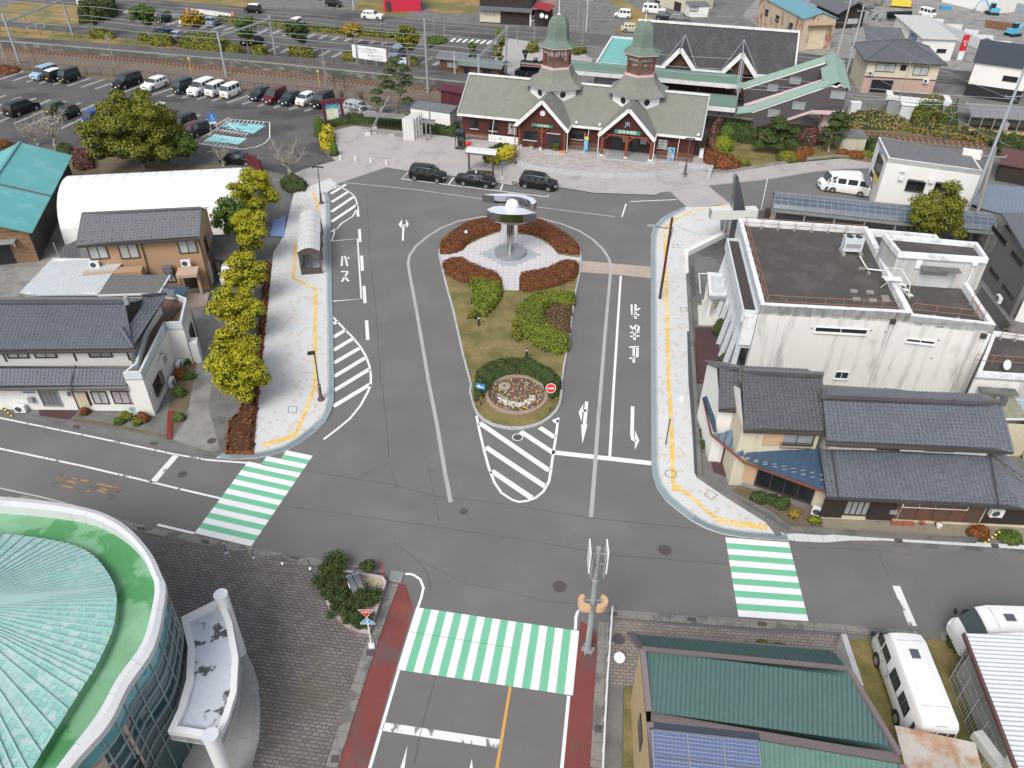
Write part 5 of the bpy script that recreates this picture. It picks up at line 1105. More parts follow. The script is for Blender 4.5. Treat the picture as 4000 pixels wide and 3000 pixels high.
hedge('flower_hedge','dark camellia hedge dotted with pink flowers below the footbridge',g('3 180,1165 300,1150 490,1170 490,1220 400,1240 200,1225',.6),1.5,lfM('leaves_sasanqua',[(.04,.05,.025),(.05,.06,.03),(.11,.04,.03),(.55,.10,.2)]),.14,50,.11,.4);hedge('flower_hedge','camellia column with pale pink flowers beside the station end',g('2 1690,1180 1760,1090 1810,1085 1770,1180 1740,1270 1700,1280',1.),2.3,lfM('leaves_pinkish',[(.05,.07,.03),(.40,.16,.16),(.10,.10,.04)]),.14,60,.11,.5);hedge('hedge','tall dark hedge along the track behind the garden',g('2 1800,1110 1900,1070 2130,1110 2130,1200 2000,1200 1830,1150',.8),1.6,LD,.14,40,.13,.5,cell=.4)
pine('broad cloud-pruned garden pine on the lawn',G('3 50,1320',.14),4.4,[(-2.2,0,1.2,1.1),(0,-.8,1.3,1.2),(2.0,0,1.5,1.2),(1.0,.8,2.2,1.3),(-1.3,.6,2.5,1.3),(2.2,.4,2.8,1.1),(.2,0,3.5,1.3),(-.8,-.7,2.0,1.1),(-.2,.3,4.1,1.1)],LD,n=200,ls=.12);pine('upright cloud-pruned pine with pale trunk by the concrete shed',G('3 525,1315',.14),5.0,[(-.6,0,1.6,.9),(.7,0,1.9,.9),(-.7,.2,2.8,1.0),(.9,.1,3.0,1.0),(0,0,3.8,1.1),(1.0,.3,4.2,1.0),(.2,.1,4.7,1.1)],LD,bark_pale,n=200,ls=.12)
FG='pruned trees of the far car park'
for lab,s,h,rx,mt in(('dark green tree beside the ivy hedge','0 880,320',6.2,2.3,LD),('broad green tree with pale limbs left of the parked cars','0 1290,350',6.2,2.5,LG),('orange-yellow tree before the white kei car','0 1700,330',4.8,2.1,LGo),('green tree by the right gantry pole of the far side','0 2150,455',5.8,2.3,LG),('dark green spreading tree in the middle of the far car park','1 390,490',6.0,2.4,LD),('golden olive tree behind the welcome board','1 850,400',4.0,1.8,LGo),('olive-brown tree right of the welcome board','1 1320,570',6.5,2.2,LO)):
 tree('car_park_tree',lab,G(s,0),h,rx,rx*.9,mt,FG,1700,20,.85,.17,.12,bark_pale,z0f=.38,gap=.1)
tree('cut_tree','heavily pruned tree with a tuft of leaves by the shelter',G('1 1870,500',0),2.6,.9,.8,LG,None,400,7,.5,.14,.1,bark_pale,z0f=.3);tree('cut_tree','sparse tall tree behind the lattice gantry',G('1 2100,600',0),6.0,1.3,1.2,LO,None,1000,13,.7,.15,.12,bark,z0f=.2)
for lab,s,h,mt in(('long olive hedge mound behind the platform fence','0 1540,400 1640,345 1880,350 2000,400 1890,450 1700,440',1.6,LO),('olive hedge mound left of the long one','0 1290,390 1320,345 1420,330 1510,360 1480,400 1350,405',1.6,LO),('low olive mound right of the gantry','0 1960,430 2080,415 2110,450 2050,475 1950,460',1.2,LO),('olive mound at the platform left of the welcome board','1 -40,455 50,430 110,460 60,500 0,500',1.4,LO),('clipped brown hedge behind the dark green tree','0 780,330 780,290 900,285 985,305 985,340',1.1,LO),('clipped hedge left of the broad tree','0 1190,345 1200,310 1290,320 1290,350',1.0,LO),('clipped brown hedge below the spreading tree','1 285,465 290,425 490,445 500,490',1.2,LO),('clipped hedge behind the white signboard','1 745,510 750,475 850,480 850,515',1.0,LO),('small clipped hedge by the white van sign','1 1335,555 1340,520 1395,525 1395,560',1.0,LO)):
 hedge('clipped_hedge',lab,g(s,.3),h,mt,.0,26,.16,.5,group='clipped hedges along the far car park',cell=.5)
hedge('ivy_hedge','tall dark green square hedge at the corner of the far car park',g('0 690,190 690,60 760,90 1005,40 1010,110 930,150',.5),2.6,LD,0,16,.2,.5,cell=.6)
hedge('roadside_hedge','long low brown-green hedge between far road and car park',g('0 1860,170 2212,200 1 300,240 700,275 1400,335 1400,305 900,255 400,210 0,180 0 1900,140',.3),.6,LO,.05,16,.16,.4,cell=.7)
hedge('round_bush','bright green trimmed island bush with a lamp in it',g('1 1475,330 1560,318 1660,340 1640,360 1540,385 1500,405 1480,380',.2),.5,LG,.1,25,.14,.5,cat='bush');hedge('round_bush','clipped hedge curve behind the left bell tower',g('2 120,435 140,395 230,392 235,440 160,455',.2),1.,LO,.1,25,.14,.5,cat='bush');hedge('round_bush','clipped hedge right of the left bell tower',g('2 510,455 540,425 640,425 640,450 560,475',.2),.9,LO,.1,25,.14,.5,cat='bush')
hedge('azalea_hedge','low rust-red patch at the left end of the car park',g('0 -60,580 60,572 175,590 150,620 60,635 -60,640',.2),.5,LR,.02,30,.12,.4,core=core_r)
for i,(s,mt,h)in enumerate((('3 1230,1010 1300,940 1480,960 1480,1050 1250,1060',LO,2.2),('3 1450,1040 1600,1000 1640,1060 1480,1080',LG,1.6),('3 680,1030 800,1000 1000,1020 1180,1060 1150,1110 800,1100 700,1080',lfM('reed_tan',[(.22,.19,.06),(.30,.22,.09),(.14,.17,.05)]),1.1),('3 1000,1080 1500,1110 2212,1200 2212,1280 1900,1230 1300,1140',lfM('weeds_mixed',[(.10,.13,.03),(.26,.19,.06),(.16,.15,.04),(.24,.10,.03)]),.9),('3 1900,1240 2212,1270 2212,1370 1980,1330',LD,1.4),('3 840,1240 950,1230 1000,1330 850,1300',LD,1.2))):
 hedge('track_weeds',['wild dark shrub growing before the small bus shop','green brush beside the signal relay box','tall tan reeds along the track','mixed green and brown weeds along the track','dark brush by the twin poles','dark brush right of the concrete shed'][i],g(s,.3),h,mt,.05,22,.16,.6,cat='shrub',lump=.4,cell=.6)
tree('camphor_tree','round olive-green tree behind the white bank building',G('7 1350,470',0),6.4,3.1,2.7,LO,None,12000,44,.95,.11,.25,bark,z0f=.08,shell=.55)
for i,(s,w_,h,lab)in enumerate((('9 690,1560',.8,.8,'juniper at the top of the planter beside the steel clock'),('9 950,1600',.6,.6,'small juniper tuft right of the steel clock'),('d 640,90',1.1,.8,'largest juniper at the left of the planter'),('d 700,200',.8,.7,'juniper below the largest one'),('d 820,330',1.3,.8,'broad juniper before the road sign'),('d 960,200',.9,.7,'juniper right of the brick base'),('d 930,400',.7,.6,'juniper at the planter tip'),('9 660,1640',.9,.8,'juniper left of the clock head'))):
 tree('juniper',lab,G(s,.4),h,w_,w_*.85,LD,'junipers in the corner planter',700,14,.38,.06,.05,z0f=.0,cat='shrub',shell=.3)
for i,(s,w_,h,mt,lab)in enumerate((('8 1170,260',.55,.6,lfM('blue_white_bush',[(.55,.62,.66),(.4,.5,.5)]),'silvery white round bush in the roadside garden'),('8 735,250',.4,.5,LR,'red bush at the left end of the roadside garden'),('8 1035,330',.45,.4,LG,'bright green low bush in the roadside garden'),('8 1190,340',.4,.5,LLi,'yellowish bush right of the bright green one'),('8 1110,285',.6,.5,LO,'olive bush behind the garden stones'),('8 1240,310',.5,.6,LR,'reddish thin bush in the roadside garden'),('4 1640,1460',.6,.7,LG,'green bush by the orange edging'),('4 1570,1590',.7,.6,LR,'reddish plants below the air conditioners'),('4 1640,1600',.5,.5,LG,'green plants beside the red ones'),('8 1560,90',.5,.6,LG,'yellow-green plant in the side garden'),('8 1545,300',.5,.4,LG,'green tuft by the red board'),('4 1600,1380',.5,1.0,LG,'small upright shrub by the white wall'),('f 1720,600',1.1,1.1,LD,'dark round bush between the two minibuses'),('e 2020,620',.45,.4,LG,'green plant behind the green roof'),('e 2160,620',.5,.4,LG,'second green plant behind the green roof'),('f 100,650',.6,.4,LG,'low green plants at the green roof corner'),('a 2130,1000',.6,.7,LD,'left dark bush before the blue-roofed wing'),('b 30,1010',.5,.7,LD,'dark topiary bush before the blue-roofed wing'),('b 110,1050',.6,.7,LD,'larger dark topiary bush in the corner bed'),('b 220,1140',.35,.5,LGo,'orange-tinged little bush in the corner bed'),('b 400,1185',.45,.4,LLi,'yellow-green little bush by the kerb'),('a 1660,430',.5,.4,LD,'dark plants along the narrow bed'),('a 1660,530',.5,.4,LD,'dark plants farther down the narrow bed'),('b 1810,1300',.7,.7,LR,'brown dry shrub before the tiled house'),('b 2080,1330',.8,.4,LG,'green weeds at the right edge of the path'),('6 1800,1220',.75,1.5,LD,'tall dark clipped bush by the white concrete office'),('6 1840,1450',.5,.6,LD,'low dark bush at the office corner'))):
 hedge('garden_bush',lab,blob(G(s,.05),w_,w_*.85),h,mt,.05,160,.055,.9*w_,cat='bush',cell=.15,lump=.25)
def V3(s,*zs):
 P=S(s);return[G(p,zs[min(i,len(zs)-1)])for i,p in enumerate(P)]
def CR(ox,oy,sc=2.115):
 return lambda s:'F '+' '.join('%g,%g'%(ox+float(a.split(',')[0])/sc,oy+float(a.split(',')[1])/sc)for a in s.split())
tar=mat('tar_roof',(.072,.066,.060),.9,.18,.8,.2,7,pat=[grid(3.2,2.4,.012,(.035,.033,.03)),pT((.11,.10,.09),.5,.5,.62,.6)])
conc_white=mat('stained_white_concrete',(.70,.69,.65),.85,.05,.4,.05,6,pat=[streak((.36,.35,.34),1.1,.53,.68,.75,.1),streak((.22,.21,.19),.35,.60,.70,.6,.3)])
parapet_m=mat('parapet_paint',(.76,.77,.78),.8,.05,1,.05,8,stain=((.42,.41,.40),.7,1.3,1))
stain_band=mat('stained_cornice',(.52,.51,.48),.85,.12,1,.1,8,pat=[streak((.20,.19,.165),2.2,.46,.60,.9,.25)])
blue_white=mat('bluish_white_paint',(.58,.63,.66),.7,.06,1,.05,8,stain=((.40,.42,.43),.5,1.2,1));rG=mat('grey_roof_plates',(.16,.165,.18),.5,.08,.6,.08,6,pat=[grid(.45,.35,.05,(.10,.10,.11))])
seam_blue=mat('blue_seam_roof',(.045,.085,.135),.45,.12,.6,.06,6);cream_wall=mat('cream_siding',(.58,.53,.40),.85,.05,.6,.05,6,pat=[grid(.45,0,.03,(.42,.38,.28)),streak((.38,.25,.14),1.2,.60,.68,.5,.6)]);peach=mat('peach_panel',(.50,.34,.21),.7,.1,1.5,.06,8)
fR=mat('frosted_glass',(.30,.32,.32),.3,.12,1.5,0,1,spec=.7)
def pP(name,pts,z0,z1,t,mt,par):
 P=[VV((p.x,p.y,0))for p in pts];c=sum(P,VV())/len(P);m=M();n=len(P)
 ar=sum(P[i].x*P[(i+1)%n].y-P[(i+1)%n].x*P[i].y for i in range(n))
 if ar<0:P.reverse()
 def inn(i):
  a,b,c_=P[i-1],P[i],P[(i+1)%n];d1,d2=(b-a).normalized(),(c_-b).normalized();n1,n2=VV((-d1.y,d1.x,0)),VV((-d2.y,d2.x,0));k=(n1+n2);return b+k*(t/max(.3,(1+n1.dot(n2))))
 I=[inn(i)for i in range(n)];z=VV((0,0,1))
 for i in range(n):
  j=(i+1)%n;m.face([P[i]+z*z1,P[j]+z*z1,I[j]+z*z1,I[i]+z*z1]);m.face([P[i]+z*z0,P[j]+z*z0,P[j]+z*z1,P[i]+z*z1]);m.face([I[j]+z*z0,I[i]+z*z0,I[i]+z*z1,I[j]+z*z1])
 return m.bU(name,mt,par)
bk=T('bank_office','white streaked concrete office with tar roof, penthouse and rusty railings','building',G('7 600,1300',0)+VV((3,6,0)))
A,B,C_,D=V3('6 2150,975 7 1240,1045 7 860,300 6 1955,225',7.0)
E1,E2,E3,E4=[VV((p.x,p.y,0))for p in V3('7 1235,1095 7 1970,1145 7 1745,850 7 1000,640',6.75)]
M().pS([A,B,C_,D],0,6.15,top=False).bU('wall',conc_white,bk);pP('cornice',[A,B,C_,D],6.15,6.98,.05,stain_band,bk);pP('parapet',[A,B,C_,D],6.3,7.02,.35,parapet_m,bk);M().poly([VV((p.x,p.y,6.45))for p in(A,B,C_,D)]).bU('roof',tar,bk)
Bx=VV((B.x,B.y,0));E5=E2+(C_-B).xy.to_3d()*1.02;E6=Bx+(C_-B).xy.to_3d()*1.02;fp=[Bx+VV((.01,.1,0)),E2,E5,E6+VV((.01,0,0))]
M().pS(fp,0,5.95,top=False).bU('wall',conc_white,bk);pP('cornice',fp,5.95,6.70,.05,stain_band,bk);pP('parapet',fp,6.1,6.72,.35,parapet_m,bk);M().poly([VV((p.x,p.y,6.15))for p in fp]).bU('roof',tar,bk)
q=[VV((p.x,p.y,0))for p in V3('7 1130,525 7 1910,578 7 1810,435 7 1000,362',8.9)]
ph=M().pS(q,6.1,8.5,top=False).bU('penthouse',mat('grey_render',(.50,.495,.48),.85,.08,.6,.06,6,pat=[streak((.33,.31,.29),1.2,.5,.65,.7,.12)]),bk);pP('penthouse_parapet',q,8.3,8.92,.28,parapet_m,bk);M().poly([VV((p.x,p.y,8.55))for p in q]).bU('penthouse_roof',tar,ph)
wp=Wl(q[0],q[1]);d_=wbox(wp,'7 1310,660 1545,825',bk,'door',mat('pale_door',(.52,.54,.54),.5),.08,.05);wbox(wp,'7 1320,665 1540,725',d_,'door_pane',fR,.03,.12);wbox(wp,'7 1320,605 1630,665',bk,'canopy',cD,.7,.3,rect=(wp.rect('7 1320,605 1630,665')[0],wp.rect('7 1320,605 1630,665')[1],wp.hit('7 1400,640')[1],wp.hit('7 1400,640')[1]+.12));wbox(wp,'7 1280,830 1500,880',bk,'step',cD,.5,.3);wbox(wp,'7 1285,585 1310,655',bk,'tube_lamp',wM,.12,.08)
m=M();u,z=wp.hit('7 1780,620');m.tB([wp.at(u,z,.1),wp.at(u,6.2,.1)],.06,8);m.box(wp.at(u,z+.05,.12),(.35,.2,.25),math.atan2(wp.d.y,wp.d.x));m.bU('downpipe',wM,bk)
wf=Wl(A,B);wg=Wl(Bx+VV((.01,.1,0)),E2)
window(wf,'7 415,1165 845,1225',bk,wM,dG,1,.06,conc_white);window(wg,'7 1205,1265 1430,1312',bk,wM,dG,1,.06,conc_white);window(wf,'7 590,1550 680,1610',bk,wM,dG,1,.05,conc_white)
for wl,px,px2 in((wf,'7 1075,1110','7 870,1640'),(wg,'7 1858,1235','7 1690,1620')):
 u,z=wl.hit(px);m=M();m.tB([wl.at(u,z,.1),wl.at(u,.5,.1)],.055,8);m.tB([wl.at(u+.22,z-.3,.06),wl.at(u+.22,.5,.06)],.02,6);m.bU('downpipe',wM,bk);M().box(wl.at(u,z,.14),(.36,.26,.34),math.atan2(wl.d.y,wl.d.x)).bU('rain_head',bZ,bk)
for px in('7 380,1178','7 890,1198','7 1475,1282','7 1412,1435','7 1010,1208'):
 wl=wf if float(px.split()[1].split(',')[0])<1150 else wg;u,z=wl.hit(px);M().disc(wl.at(u,z,.02),.09,wl.n).bU('vent',gM,bk)
al=VV((D.x-A.x,D.y-A.y,0)).normalized();nl=VV((-al.y,al.x,0));A0,D0=VV((A.x,A.y,0)),VV((D.x,D.y,0));Lw=(D0-A0).length
b0,b1=A0+al*.3,A0+al*(Lw-2.6);
M().pS([b0+nl*.02,b1+nl*.02,b1+nl*.95,b0+nl*.95],5.3,6.05).bU('bay_beam',blue_white,bk);pP('bay_parapet',[b0+nl*.0,b1+nl*.0,b1+nl*1.15,b0+nl*1.15],5.2,6.25,.14,blue_white,bk);M().poly([p+VV((0,0,6.07))for p in(b0,b1,b1+nl*1.0,b0+nl*1.0)]).bU('bay_gutter',dM,bk)
M().pS([b0+nl*.02,b1+nl*.02,b1+nl*1.0,b0+nl*1.0],2.85,3.25).bU('bay_beam',blue_white,bk);M().pS([b0+nl*.01+al*.3,b1+nl*.01-al*.3,b1+nl*.12-al*.3,b0+nl*.12+al*.3],.3,5.2).bU('bay_glazing',dG,bk)
nf=13
for i in range(nf+1):
 p=lp(b0+al*.1,b1-al*.1,i/nf);M().bE(p+nl*(1.5 if i%2 else 1.0)+VV((0,0,.0)),p+nl*.75+VV((0,0,5.3)),.16,.4,up=nl).bU('fin',blue_white,bk)
M().bE(A0+nl*.5+al*.15+VV((0,0,3.3)),A0+nl*.5+al*.15+VV((0,0,6.0)),.9,.25,up=al).bU('bay_end',parapet_m,bk)
pl=[A0+nl*.015,D0+nl*.015];M().face([pl[1]+VV((0,0,6.3)),pl[0]+VV((0,0,6.3)),pl[0]+VV((0,0,7.0)),pl[1]+VV((0,0,7.0))]).bU('side_band',blue_white,bk)
po=T('entrance_porch','small white square entrance canopy with dark flat top beside the office','porch',G('6 1730,900',0));c4=[VV((p.x,p.y,0))for p in V3('6 1705,885 6 1870,890 6 1850,705 6 1690,695',2.9)]
M().pS(c4,2.45,2.75,bot=True).bU('slab',blue_white,po);pP('rim',c4,2.45,2.95,.25,parapet_m,po);M().bE(lp(c4[0],c4[2],.15)+VV((0,0,0)),lp(c4[0],c4[2],.15)+VV((0,0,2.5)),.25,.25).bE(lp(c4[3],c4[1],.12),lp(c4[3],c4[1],.12)+VV((0,0,2.5)),.25,.25).bU('column',wW,po)
wt=mat('white_grid_tile',(.62,.62,.56),.5,.05,1,.03,6,pat=[grid(.15,.15,.09,(.36,.36,.34))])
sp=T('tiled_steps','white tiled entrance steps with yellow tactile strip before the office','steps',G('6 1700,1100',0))
for i,s in enumerate(('1605,975 1830,980 1850,1150 1612,1140','1640,930 1840,940 1850,1125 1650,1110','1665,885 1840,895 1850,1100 1662,1085')):M().pS(g('6 '+s,.15+i*.15),0,.15+i*.15).bU('step',wt,sp)
M().ribbon(g('6 1715,925 1760,930 1755,1000 1800,1010',.46),.35,.462).bU('tactile_strip',yellow_t,sp);M().tB(g('6 1690,900',.45)+g('6 1690,900',1.2)+[G('6 1690,900',1.2)+VV((.1,-1.0,-.45)),G('6 1690,900',1.2)+VV((.1,-1.0,-1.2))],.025,6).bU('handrail',wM,sp)
M().box(G('6 1815,950',1.6),(.5,.1,.35),.1).bU('lit_sign',mat('sign_teal',(.08,.25,.25),.4),po)
def railing(label,pts,z,mt=rust_red,n=7,h=1.0,foot=True,group='rusty railings on the office roof'):
 P=pts;r=T('roof_railing',label,'railing',(P[0].x,P[0].y,z),group);m=M();f=M()
 for a,b in zip(P,P[1:]):
  L=(b-a).length;k=max(2,round(L/1.45))
  for zz in(z+.5,z+h):m.tB([VV((a.x,a.y,zz)),VV((b.x,b.y,zz))],.022,6)
  for i in range(k+1):
   p=lp(a,b,i/k);m.tB([VV((p.x,p.y,z)),VV((p.x,p.y,z+h))],.02,5)
   if foot:f.box((p.x,p.y,z+.1),(.22,.22,.2),.1)
 m.bU('rails',mt,r)
 if foot:f.bU('footings',cN,r)
 return r
c0=(A0+VV((B.x,B.y,0))+VV((C_.x,C_.y,0))+D0)/4
def ins(p,k=.9):return c0+(p-c0)*k
P_=[VV((p.x,p.y,0))for p in(A,B,C_,D)]
railing('rusty railing along the left and rear edges of the office roof',[ins(P_[0]),ins(P_[3]),ins(P_[2])],6.46);railing('rusty railing along the front edge of the larger office roof',[ins(P_[0])+VV((.05,-.05,0)),ins(P_[1])],6.46)
c1=sum(fp,VV())/4;a1=[c1+(p-c1)*.85 for p in fp];railing('rusty railing around the small lower terrace of the office',[a1[0],a1[1],a1[1]+(a1[2]-a1[1])*.2],6.16)
cu=T('rooftop_condenser','white two-fan condenser on concrete blocks on the office roof','air conditioner',G('7 715,540',6.46));cq=Fr(cu.location,-4)
M().box(cq.w(0,.3,7.35),(1.55,.75,1.2),cq.a).bU('casing',blue_white,cu)
for x in(-.37,.37):M().tB([cq.w(x,.3,7.95),cq.w(x,.3,7.99)],.3,18).bU('fan',dG,cu)
M().box(cq.w(-.7,.2,6.58),(.3,1.2,.22),cq.a).box(cq.w(.75,.2,6.58),(.3,1.2,.22),cq.a).bU('block',cN,cu);M().box(cq.w(0,-.1,7.3),(1.2,.03,.35),cq.a).bU('grille',gM,cu)
pp=T('roof_pipe','white insulated pipe bent across the office roof on small stands','pipe',G('7 860,665',6.46));M().tB(g('7 795,555 830,620 860,665 1000,680',6.75),.06,8).bU('pipe',wM,pp);M().box(G('7 815,660',6.55),(.6,.15,.2),0).box(G('7 870,700',6.55),(.2,.3,.2),0).bU('stand',cN,pp)
sl=T('roof_stile','white steel stile with handrails stepping over the roof parapet','stairs',G('7 1080,800',6.4));pA=G('7 1000,745',7.35);pB=G('7 1150,750',7.35)
M().bE(pA,pB,.6,.06).bU('platform',wM,sl);M().bE(G('7 1120,790',7.3),G('7 1230,920',6.2),.08,.08).bE(G('7 1150,770',7.3),G('7 1245,895',6.2),.08,.08).bE(G('7 1040,775',7.3),G('7 975,825',6.5),.08,.08).bU('stringer',mat('rusted_white',(.6,.56,.5),.6,.1,3,.1,8,stain=((.4,.18,.08),.8,3,1)),sl)
m=M()
for k in range(3):m.box(G('7 %g,%g'%(1165+k*30,800+k*45),7.1-k*.33),(.5,.26,.05),-.6)
m.bU('tread',wM,sl);M().tB(g('7 985,740 1010,655 1150,662 1235,780',8.2)[:1]+g('7 1010,655 1150,662',8.2)+[G('7 1230,790',7.4),G('7 1215,880',6.6)],.03,6).bU('handrail',wM,sl)
for i,s in enumerate(('7 740,855','7 880,865','7 765,925','7 905,935','7 1010,908','7 1022,935')):tag(M().box(G(s,6.52),(.55,.35,.14),-.05).bU('concrete_block',cN),'loose grey concrete block lying on the office roof','block','loose blocks on the office roof')
mo=T('sign_monument','tall tapering steel blade rising through a white horizontal beam','monument',G('6 1790,390',0));ca=lambda s:'F '+' '.join('%g,%g'%(2750+float(a.split(',')[0])/4.424,600+float(a.split(',')[1])/4.424)for a in s.split())
zb_=3.2;fa,fb,fc_=V3(ca('145,990 945,975 95,920'),zb_+.75,zb_+.75,zb_+.75);fx=Fr(fa,math.degrees(math.atan2((fb-fa).y,(fb-fa).x)));Lb_=(fb-fa).length
M().pS([fx.w(0,0),fx.w(Lb_,0),fx.w(Lb_,1.0),fx.w(0,1.0)],zb_-.25,zb_+.75,bot=True).bU('beam',mat('beam_panel',(.66,.66,.62),.5,.04,1,.03,6),mo);M().pS([fx.w(-.01,.06),fx.w(.0,.06),fx.w(.0,.94),fx.w(-.01,.94)],zb_-.2,zb_+.7).bU('beam_end',galv,mo)
xl=fx.onY(ca('510,965'),0)[0];xr=fx.onY(ca('720,965'),0)[0];steelm=mat('brushed_steel',(.30,.31,.32),.25,.04,2,.03,9,metal=.9)
b4=[fx.w(xl,-.02,0),fx.w(xr,-.02,0),fx.w(xr,1.02,0),fx.w(xl,1.02,0)];xt,zt=fx.onY(ca('560,380'),.2);t4=[fx.w(xt-.12,.1,zt),fx.w(xt+.15,.1,zt),fx.w(xt+.15,.75,zt),fx.w(xt-.12,.75,zt)]
m=M();b5=[p+VV((0,0,zb_+.76))for p in b4]
for i in range(4):j=(i+1)%4;m.face([b5[i],b5[j],t4[j],t4[i]])
m.face(t4);m.bU('blade',steelm,mo);M().pS([fx.w(xl+.1,.1),fx.w(xr-.1,.1),fx.w(xr-.1,.9),fx.w(xl+.1,.9)],0,zb_-.25).bU('leg',steelm,mo)
ss=T('stop_sign','small red stop sign on a red and white post under the white beam','sign',G('6 1820,400',0));M().cyl(G('6 1820,400',0),.05,2.6,8).bU('pole',sW,ss);M().cyl(G('6 1820,400',0),.08,.75,8).bU('pole_sleeve',sR,ss);pz=G('6 1820,400',0)+VV((0,-.06,2.45));M().face([pz+VV((-.4,0,.35)),pz+VV((0,0,-.35)),pz+VV((.4,0,.35))]).bU('plate',sR,ss)
wh=T('white_wall','low white retaining wall slanting between pavement and office drive','wall',G('6 1650,440',0));m=M();P=g('6 1830,350 1508,510',.5);m.wall(P,0,.55,.55).bU('wall',wW,wh);M().wall(g('6 1508,515 1512,700',.3),0,.35,.3).bU('return_wall',wW,wh)
lw=T('low_wall','long grey kerb wall along the right pavement edge','wall',G('6 1530,1200',0));m=M();m.wall(g('6 1520,700 1550,1200 1580,1659 a 1600,300 1625,790 1860,950 2212,1170 b 100,1290',.3),0,.28,.3);m.bU('kerb_wall',cD,lw)
dc=T('drain_grating','long dark steel drain grating beside the right pavement','grating',G('6 1520,1400',.1));M().ribbon(g('6 1552,560 1575,900 1590,1000',.03)[:0]+g('6 1535,1205 1550,1659 a 1560,100 1590,500 1605,780',.11),.45,.114).bU('grating',mat('grating_dark',(.10,.115,.12),.5,.1,2,.1,9,pat=[grid(0,.06,.4,(.04,.045,.05))]),dc);M().ribbon(g('6 1560,640 1578,900',.03),.35,.03).bU('grating',MC['grating_dark'],dc)
wk=T('pipe_barrier','white bent pipe frame on the office drive','frame',G('6 1620,760',0));M().tB(g('6 1630,875 1615,705 1690,705',.12),.06,6).bU('frame',sW,wk)
hj=T('tiled_house','large traditional house with two tiers of blue-black tiled roof by the right road','house',G('b 1200,900',0));
def rslope(pts,mt,par,name='roof',**k):return tI(pts,**k).bU(name,mt,par)
U=V3('b 505,522 b 2125,592 b 2015,180 b 470,118',5.2,5.2,6.6,6.6);rslope(U,kawara_b,hj,seg=6);Bk=[U[3],U[2],U[2]+(U[2]-U[1])*VV((1,1,0)).length*0+VV((.2,2.8,-1.35)),U[3]+VV((.2,2.8,-1.35))];rslope(Bk,kawara_b,hj,seg=4)
s3_(M(),[p-VV((0,0,.05))for p in U],.12).bU('eaves',bZ,hj);m=M();ridge_tiles(m,U[3],U[2],.13,.32);m.bU('ridge',kawara_g,hj)
m=M()
for e in(U[3],U[2]):m.box(e+VV((0,0,.3)),(.35,.3,.6),0).cyl(e+VV((0,0,.5)),.16,.3,8)
m.bU('ridge_end',kawara_g,hj)
Lr=V3('b 510,982 b 2212,1078 b 1905,602 b 450,558',2.85,2.85,4.15,4.15);rslope(Lr,kawara_b,hj,seg=6);s3_(M(),[p-VV((0,0,.05))for p in Lr],.1).bU('eaves',bZ,hj)
Hp=V3('b 1905,602 b 2212,860 b 2400,1120 b 2212,1078',4.15,2.9,2.7,2.85);m=M();ridge_tiles(m,Hp[0],Hp[1]+VV((.3,0,0)),.1,.22);m.bU('hip_ridge',kawara_g,hj)
rr_=V3('b 1905,602 b 2212,870 b 2400,980 b 2030,600',4.15,2.95,2.5,3.9);rslope(rr_,kawara_b,hj,seg=4);rslope([Hp[0]+VV((0,0,-.02)),Hp[1]+VV((0,0,-.02)),Lr[1]+VV((1.2,0,0)),Lr[1]],kawara_b,hj,seg=4)
jw0,jw1=g('b 478,1142 b 2212,1225',.2);jw0=VV((jw0.x,jw0.y,0));jw1=VV((jw1.x,jw1.y,0));wj=Wl(jw0,jw1);nb=-wj.n
M().pS([jw0,jw1+wj.d*3,jw1+wj.d*3+nb*7,jw0+nb*7],0,2.95,top=False).bU('wall',cream_wall,hj)
ub=[VV((U[0].x,U[0].y,0))+VV((.7,.85,0)),VV((U[1].x,U[1].y,0))+VV((-.9,.85,0))];M().pS([ub[0],ub[1],ub[1]+VV((.1,3.9,0)),ub[0]+VV((.1,3.9,0))],2.9,5.3,top=False).bU('upper_wall',wW,hj)
for e0,e1 in((U[3],U[0]),(U[2],U[1])):
 x=ub[0]if e0 is U[3]else ub[1];M().face([VV((x.x,x.y-.2,5.2)),VV((x.x+.1,x.y+4.1,5.2)),VV((x.x+.05,x.y+1.95,6.5))]).bU('gable',wW,hj)
wu=Wl(ub[0],ub[1]);
for s in('b 595,543 800,566','b 1345,590 1600,602'):r_=wu.rect(s);window(wu,s,hj,wM,dG,1,.05,rect=(r_[0],r_[1],4.3,4.95))
r_=wu.rect('b 945,550 1125,570');window(wu,'',hj,bZ,dG,1,.05,rect=(r_[0],r_[1],4.3,4.9))
dd=window(wj,'b 640,1005 895,1130',hj,bZ,fR,5,.08,name='sliding_door');r_=wj.rect('b 500,1000 630,1135');wbox(wj,'',hj,'lattice',wD,.1,.08,rect=(r_[0]-.1,r_[1],.25,2.7));r_=wj.rect('b 900,1010 1050,1160');wbox(wj,'',hj,'lattice',wD,.1,.08,rect=(r_[0],r_[1]+.1,.2,2.7))
r_=wj.rect('b 1150,1080 1820,1190');
for i in range(5):wbox(wj,'',hj,'board_panel',mat('panel_%d'%i,(.12+.03*(i%2),.07,.045),.8,.2,2,.2,9,pat=[grid(0,.12,.12,(.04,.025,.02))])if i<2 else MC['panel_%d'%(i%2)],.06,.05,rect=(lp(r_[0],r_[1],i/5)+.02,lp(r_[0],r_[1],(i+1)/5)-.02,.3,1.65))
wbox(wj,'',hj,'board_panel',MC['panel_0'],.05,.05,rect=(r_[0]-.9,r_[0]-.05,.3,1.65));wbox(wj,'',hj,'board_panel',wD,.05,.05,rect=(r_[1]+.1,wj.L+3,.3,1.65))
